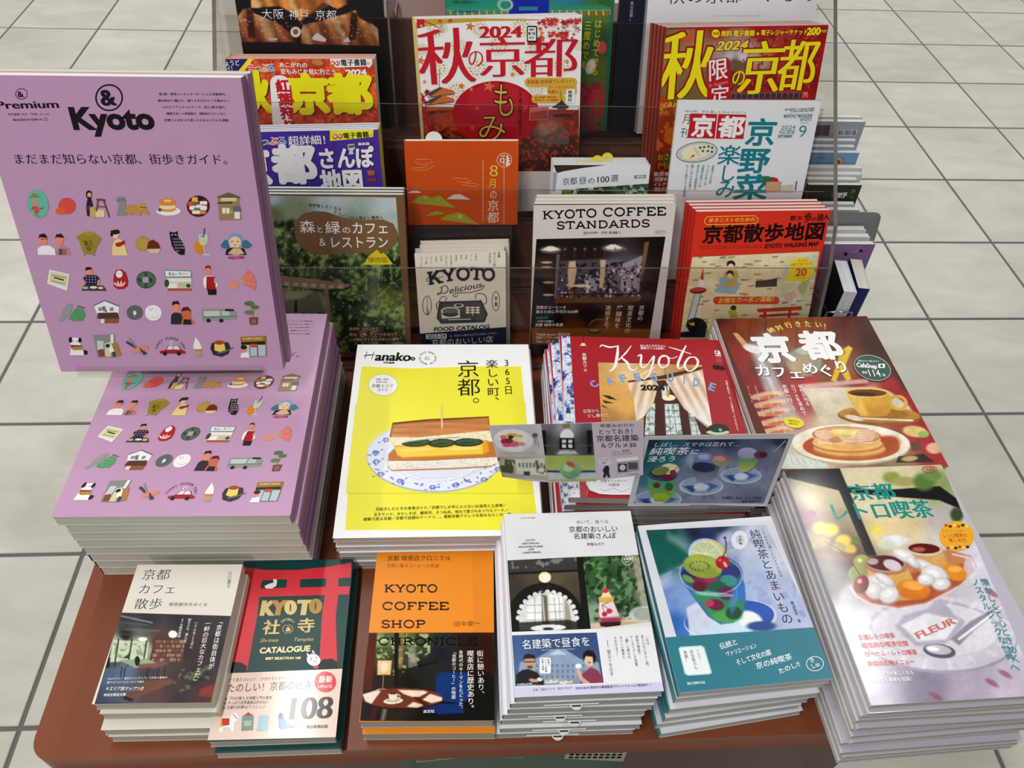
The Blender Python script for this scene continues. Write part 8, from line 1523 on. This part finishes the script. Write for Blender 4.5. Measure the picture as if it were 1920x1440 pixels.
for i, (nm, lb, Y, xr, zt, c, t, ct) in enumerate(SIDE):
    x0 = .4885; h = zt - ZT; a = math.radians(4); ey = np.array([0, math.sin(a), math.cos(a)]); n = np.array([0, -math.cos(a), math.sin(a)])
    M = mat4(EX, ey, n, np.array([x0, Y, zt]) - ey * h - n * t); M[2, 3] = max(M[2, 3], ZT + .0008)
    bk = book(nm, M, xr - x0, h - .0008, t, c, c, sp='L', page='e2e2e0'); tag(bk, lb, ct)
    A = Art(M, t, xr - x0, h, 1.0)
    if i in (0, 5, 9, 12): A.UV(0, 0, 1, 1, c)
    A.fr(1500, 180, 3.273)
    if i == 0: A.E(374, 950, 12, 10, '2a2030'); A.E(280, 970, 12, 12, '2a2030'); A.C([(365, 920, 3), (350, 950, 3), (320, 960, 3)], 3, 'c9a87c'); A.C([(345, 1040, 3), (380, 1020, 3), (370, 1070, 3)], 3, 'b98a8c')
    elif i == 5: A.T('野', 216, 628, 286, 624, 34, 'e4e4de', .01); A.T('あ', 306, 596, 340, 596, 26, '8a9468', 0); A.T('し', 304, 628, 330, 628, 24, '8a9468', 0)
    elif i == 9: [A.P([(235 + 44 * math.cos(a_), 398 + 34 * math.sin(a_)), (235 + 26 * math.cos(a_ - .25), 398 + 20 * math.sin(a_ - .25)), (235 + 26 * math.cos(a_ + .25), 398 + 20 * math.sin(a_ + .25))], 'e6c638', up=False) for a_ in [k * .45 for k in range(14)]]; A.E(235, 400, 26, 20, 'e0a02c'); A.E(232, 404, 17, 12, '8c4c24'); A.C([(85, 388, 4), (120, 380, 5), (165, 390, 4)], 4, '5a6a78'); A.E(52, 384, 14, 14, 'c9b040')
    elif i == 12:
        A.P([(222, 208), (354, 206), (340, 246), (214, 246)], 'd8dade'); A.P([(70, 180), (188, 178), (176, 244), (66, 244)], '5a4c50')
        for k in range(11): A.P([(228 + k * 11, 210), (228 + k * 11 + (4 + k * 3 % 4), 210), (222 + k * 11 + (4 + k * 3 % 4), 240), (222 + k * 11, 240)], '23232a', up=False)
    if A.mb.v: A.build('cover_artwork', bk)
be = MB(); pts = [(.4885, ZT + .0005), (.580, ZT + .0005), (.597, .579), (.5925, .610)] + arc(.579, .612, .013, .013, 0, 90, 6) + [(.4885, .627)]
be.prism(pts, .9035, .9050, 1, lin('8b8f8d')); o = be.build('bookend', mat('grey_steel', '7c807f', .45, .5, noise=((6, 6, 6), .95, 1.05)), bevel=.0004); tag(o, 'grey steel bookend with a rounded corner standing in the side row of books', 'bookend')

# two slanted books and the wire divider at the rack's lower right
def turned(nm, lb, px0, px1, z, t, h, front, spine, page, sp='L', ct='book'):
    a = np.array(px0); b = np.array(px1); d = (b - a); ln = np.hypot(*d); d /= ln; ex = np.array([d[0], d[1], 0]); n = np.array([d[1], -d[0], 0])
    M = mat4(ex, np.array([0, 0, 1.0]), n, np.array([a[0], a[1], z - h]) - n * t); bk = book(nm, M, ln, h, t, front, spine, sp=sp, page=page); tag(bk, lb, ct); return bk, M
turned('book', 'thick black-covered book standing slantwise below the side row, page edges showing', (.5165, .850), (.5075, .781), .585, .0175, .1155, '17161a', '17161a', 'd0d2d6')
bk, M = turned('book', 'navy blue book with its dark spine towards the aisle, beside the black slanted one', (.5385, .850), (.5285, .786), .587, .016, .1175, '1a2058', '1a2058', 'c9c8bc', 'R')
wr = MB(); wr.tube([(.4915, .772, ZT + .001), (.4915, .772, .556), (.497, .768, .560), (.520, .768, .560), (.526, .772, .556), (.526, .772, ZT + .001)], .0013, col=lin('b0b0b2')); wr.tube([(.4915, .772, .556), (.4915, .90, .556), (.4915, .90, ZT + .001)], .0013, col=lin('b0b0b2'))
o = wr.build('wire_divider', mat('chrome_wire', 'b8b8ba', .2, metal=1.0), smooth=True); tag(o, 'small chrome wire divider beside the black slanted book', 'divider')

# ------------------------------------------------------------------ leaflet fixed to the pedestal under the table edge
M = mat4(EX, np.array([0, 0, 1.0]), np.array([0, -1.0, 0]), np.array([-.078, .2995, .215])); pst = empty('leaflet', M); tag(pst, 'dark green leaflet strip fixed to the pedestal under the front table edge', 'leaflet')
e = MB(); e.box(0, 0, 0, .266, .105, .0006, lin('1c4a34')); e.build('sheet', M_PRINT, pst)
A = Art(M, .0006, .266, .105, .9); A.fr(600, 1280, 2.743); A.P([(425, 340), (1600, 330), (1600, 440), (425, 460)], '1e4a34'); A.P([(490, 372), (700, 366), (706, 388), (498, 412)], '8a8a86'); A.P([(500, 380), (590, 376), (596, 396), (506, 402)], '3a3a38'); A.E(804, 366, 40, 14, '5c9078'); A.E(804, 364, 28, 9, '8cb8a0')
A.T('名建築＆グルメ', 886, 372, 1126, 366, 18, 'b9c4b8', .02); A.T('x-knowledge', 950, 388, 1046, 386, 7, '9aa89c', 0); A.P([(1272, 346), (1586, 336), (1562, 404), (1254, 390)], 'a8a494')
for r_ in range(3):
    for k in range(9): A.P([(1290 + k * 31 - r_ * 5, 352 + r_ * 14), (1312 + k * 31 - r_ * 5, 351 + r_ * 14), (1310 + k * 31 - r_ * 5, 359 + r_ * 14), (1288 + k * 31 - r_ * 5, 360 + r_ * 14)], '4c4a44', up=False)
A.build('leaflet_print', pst)
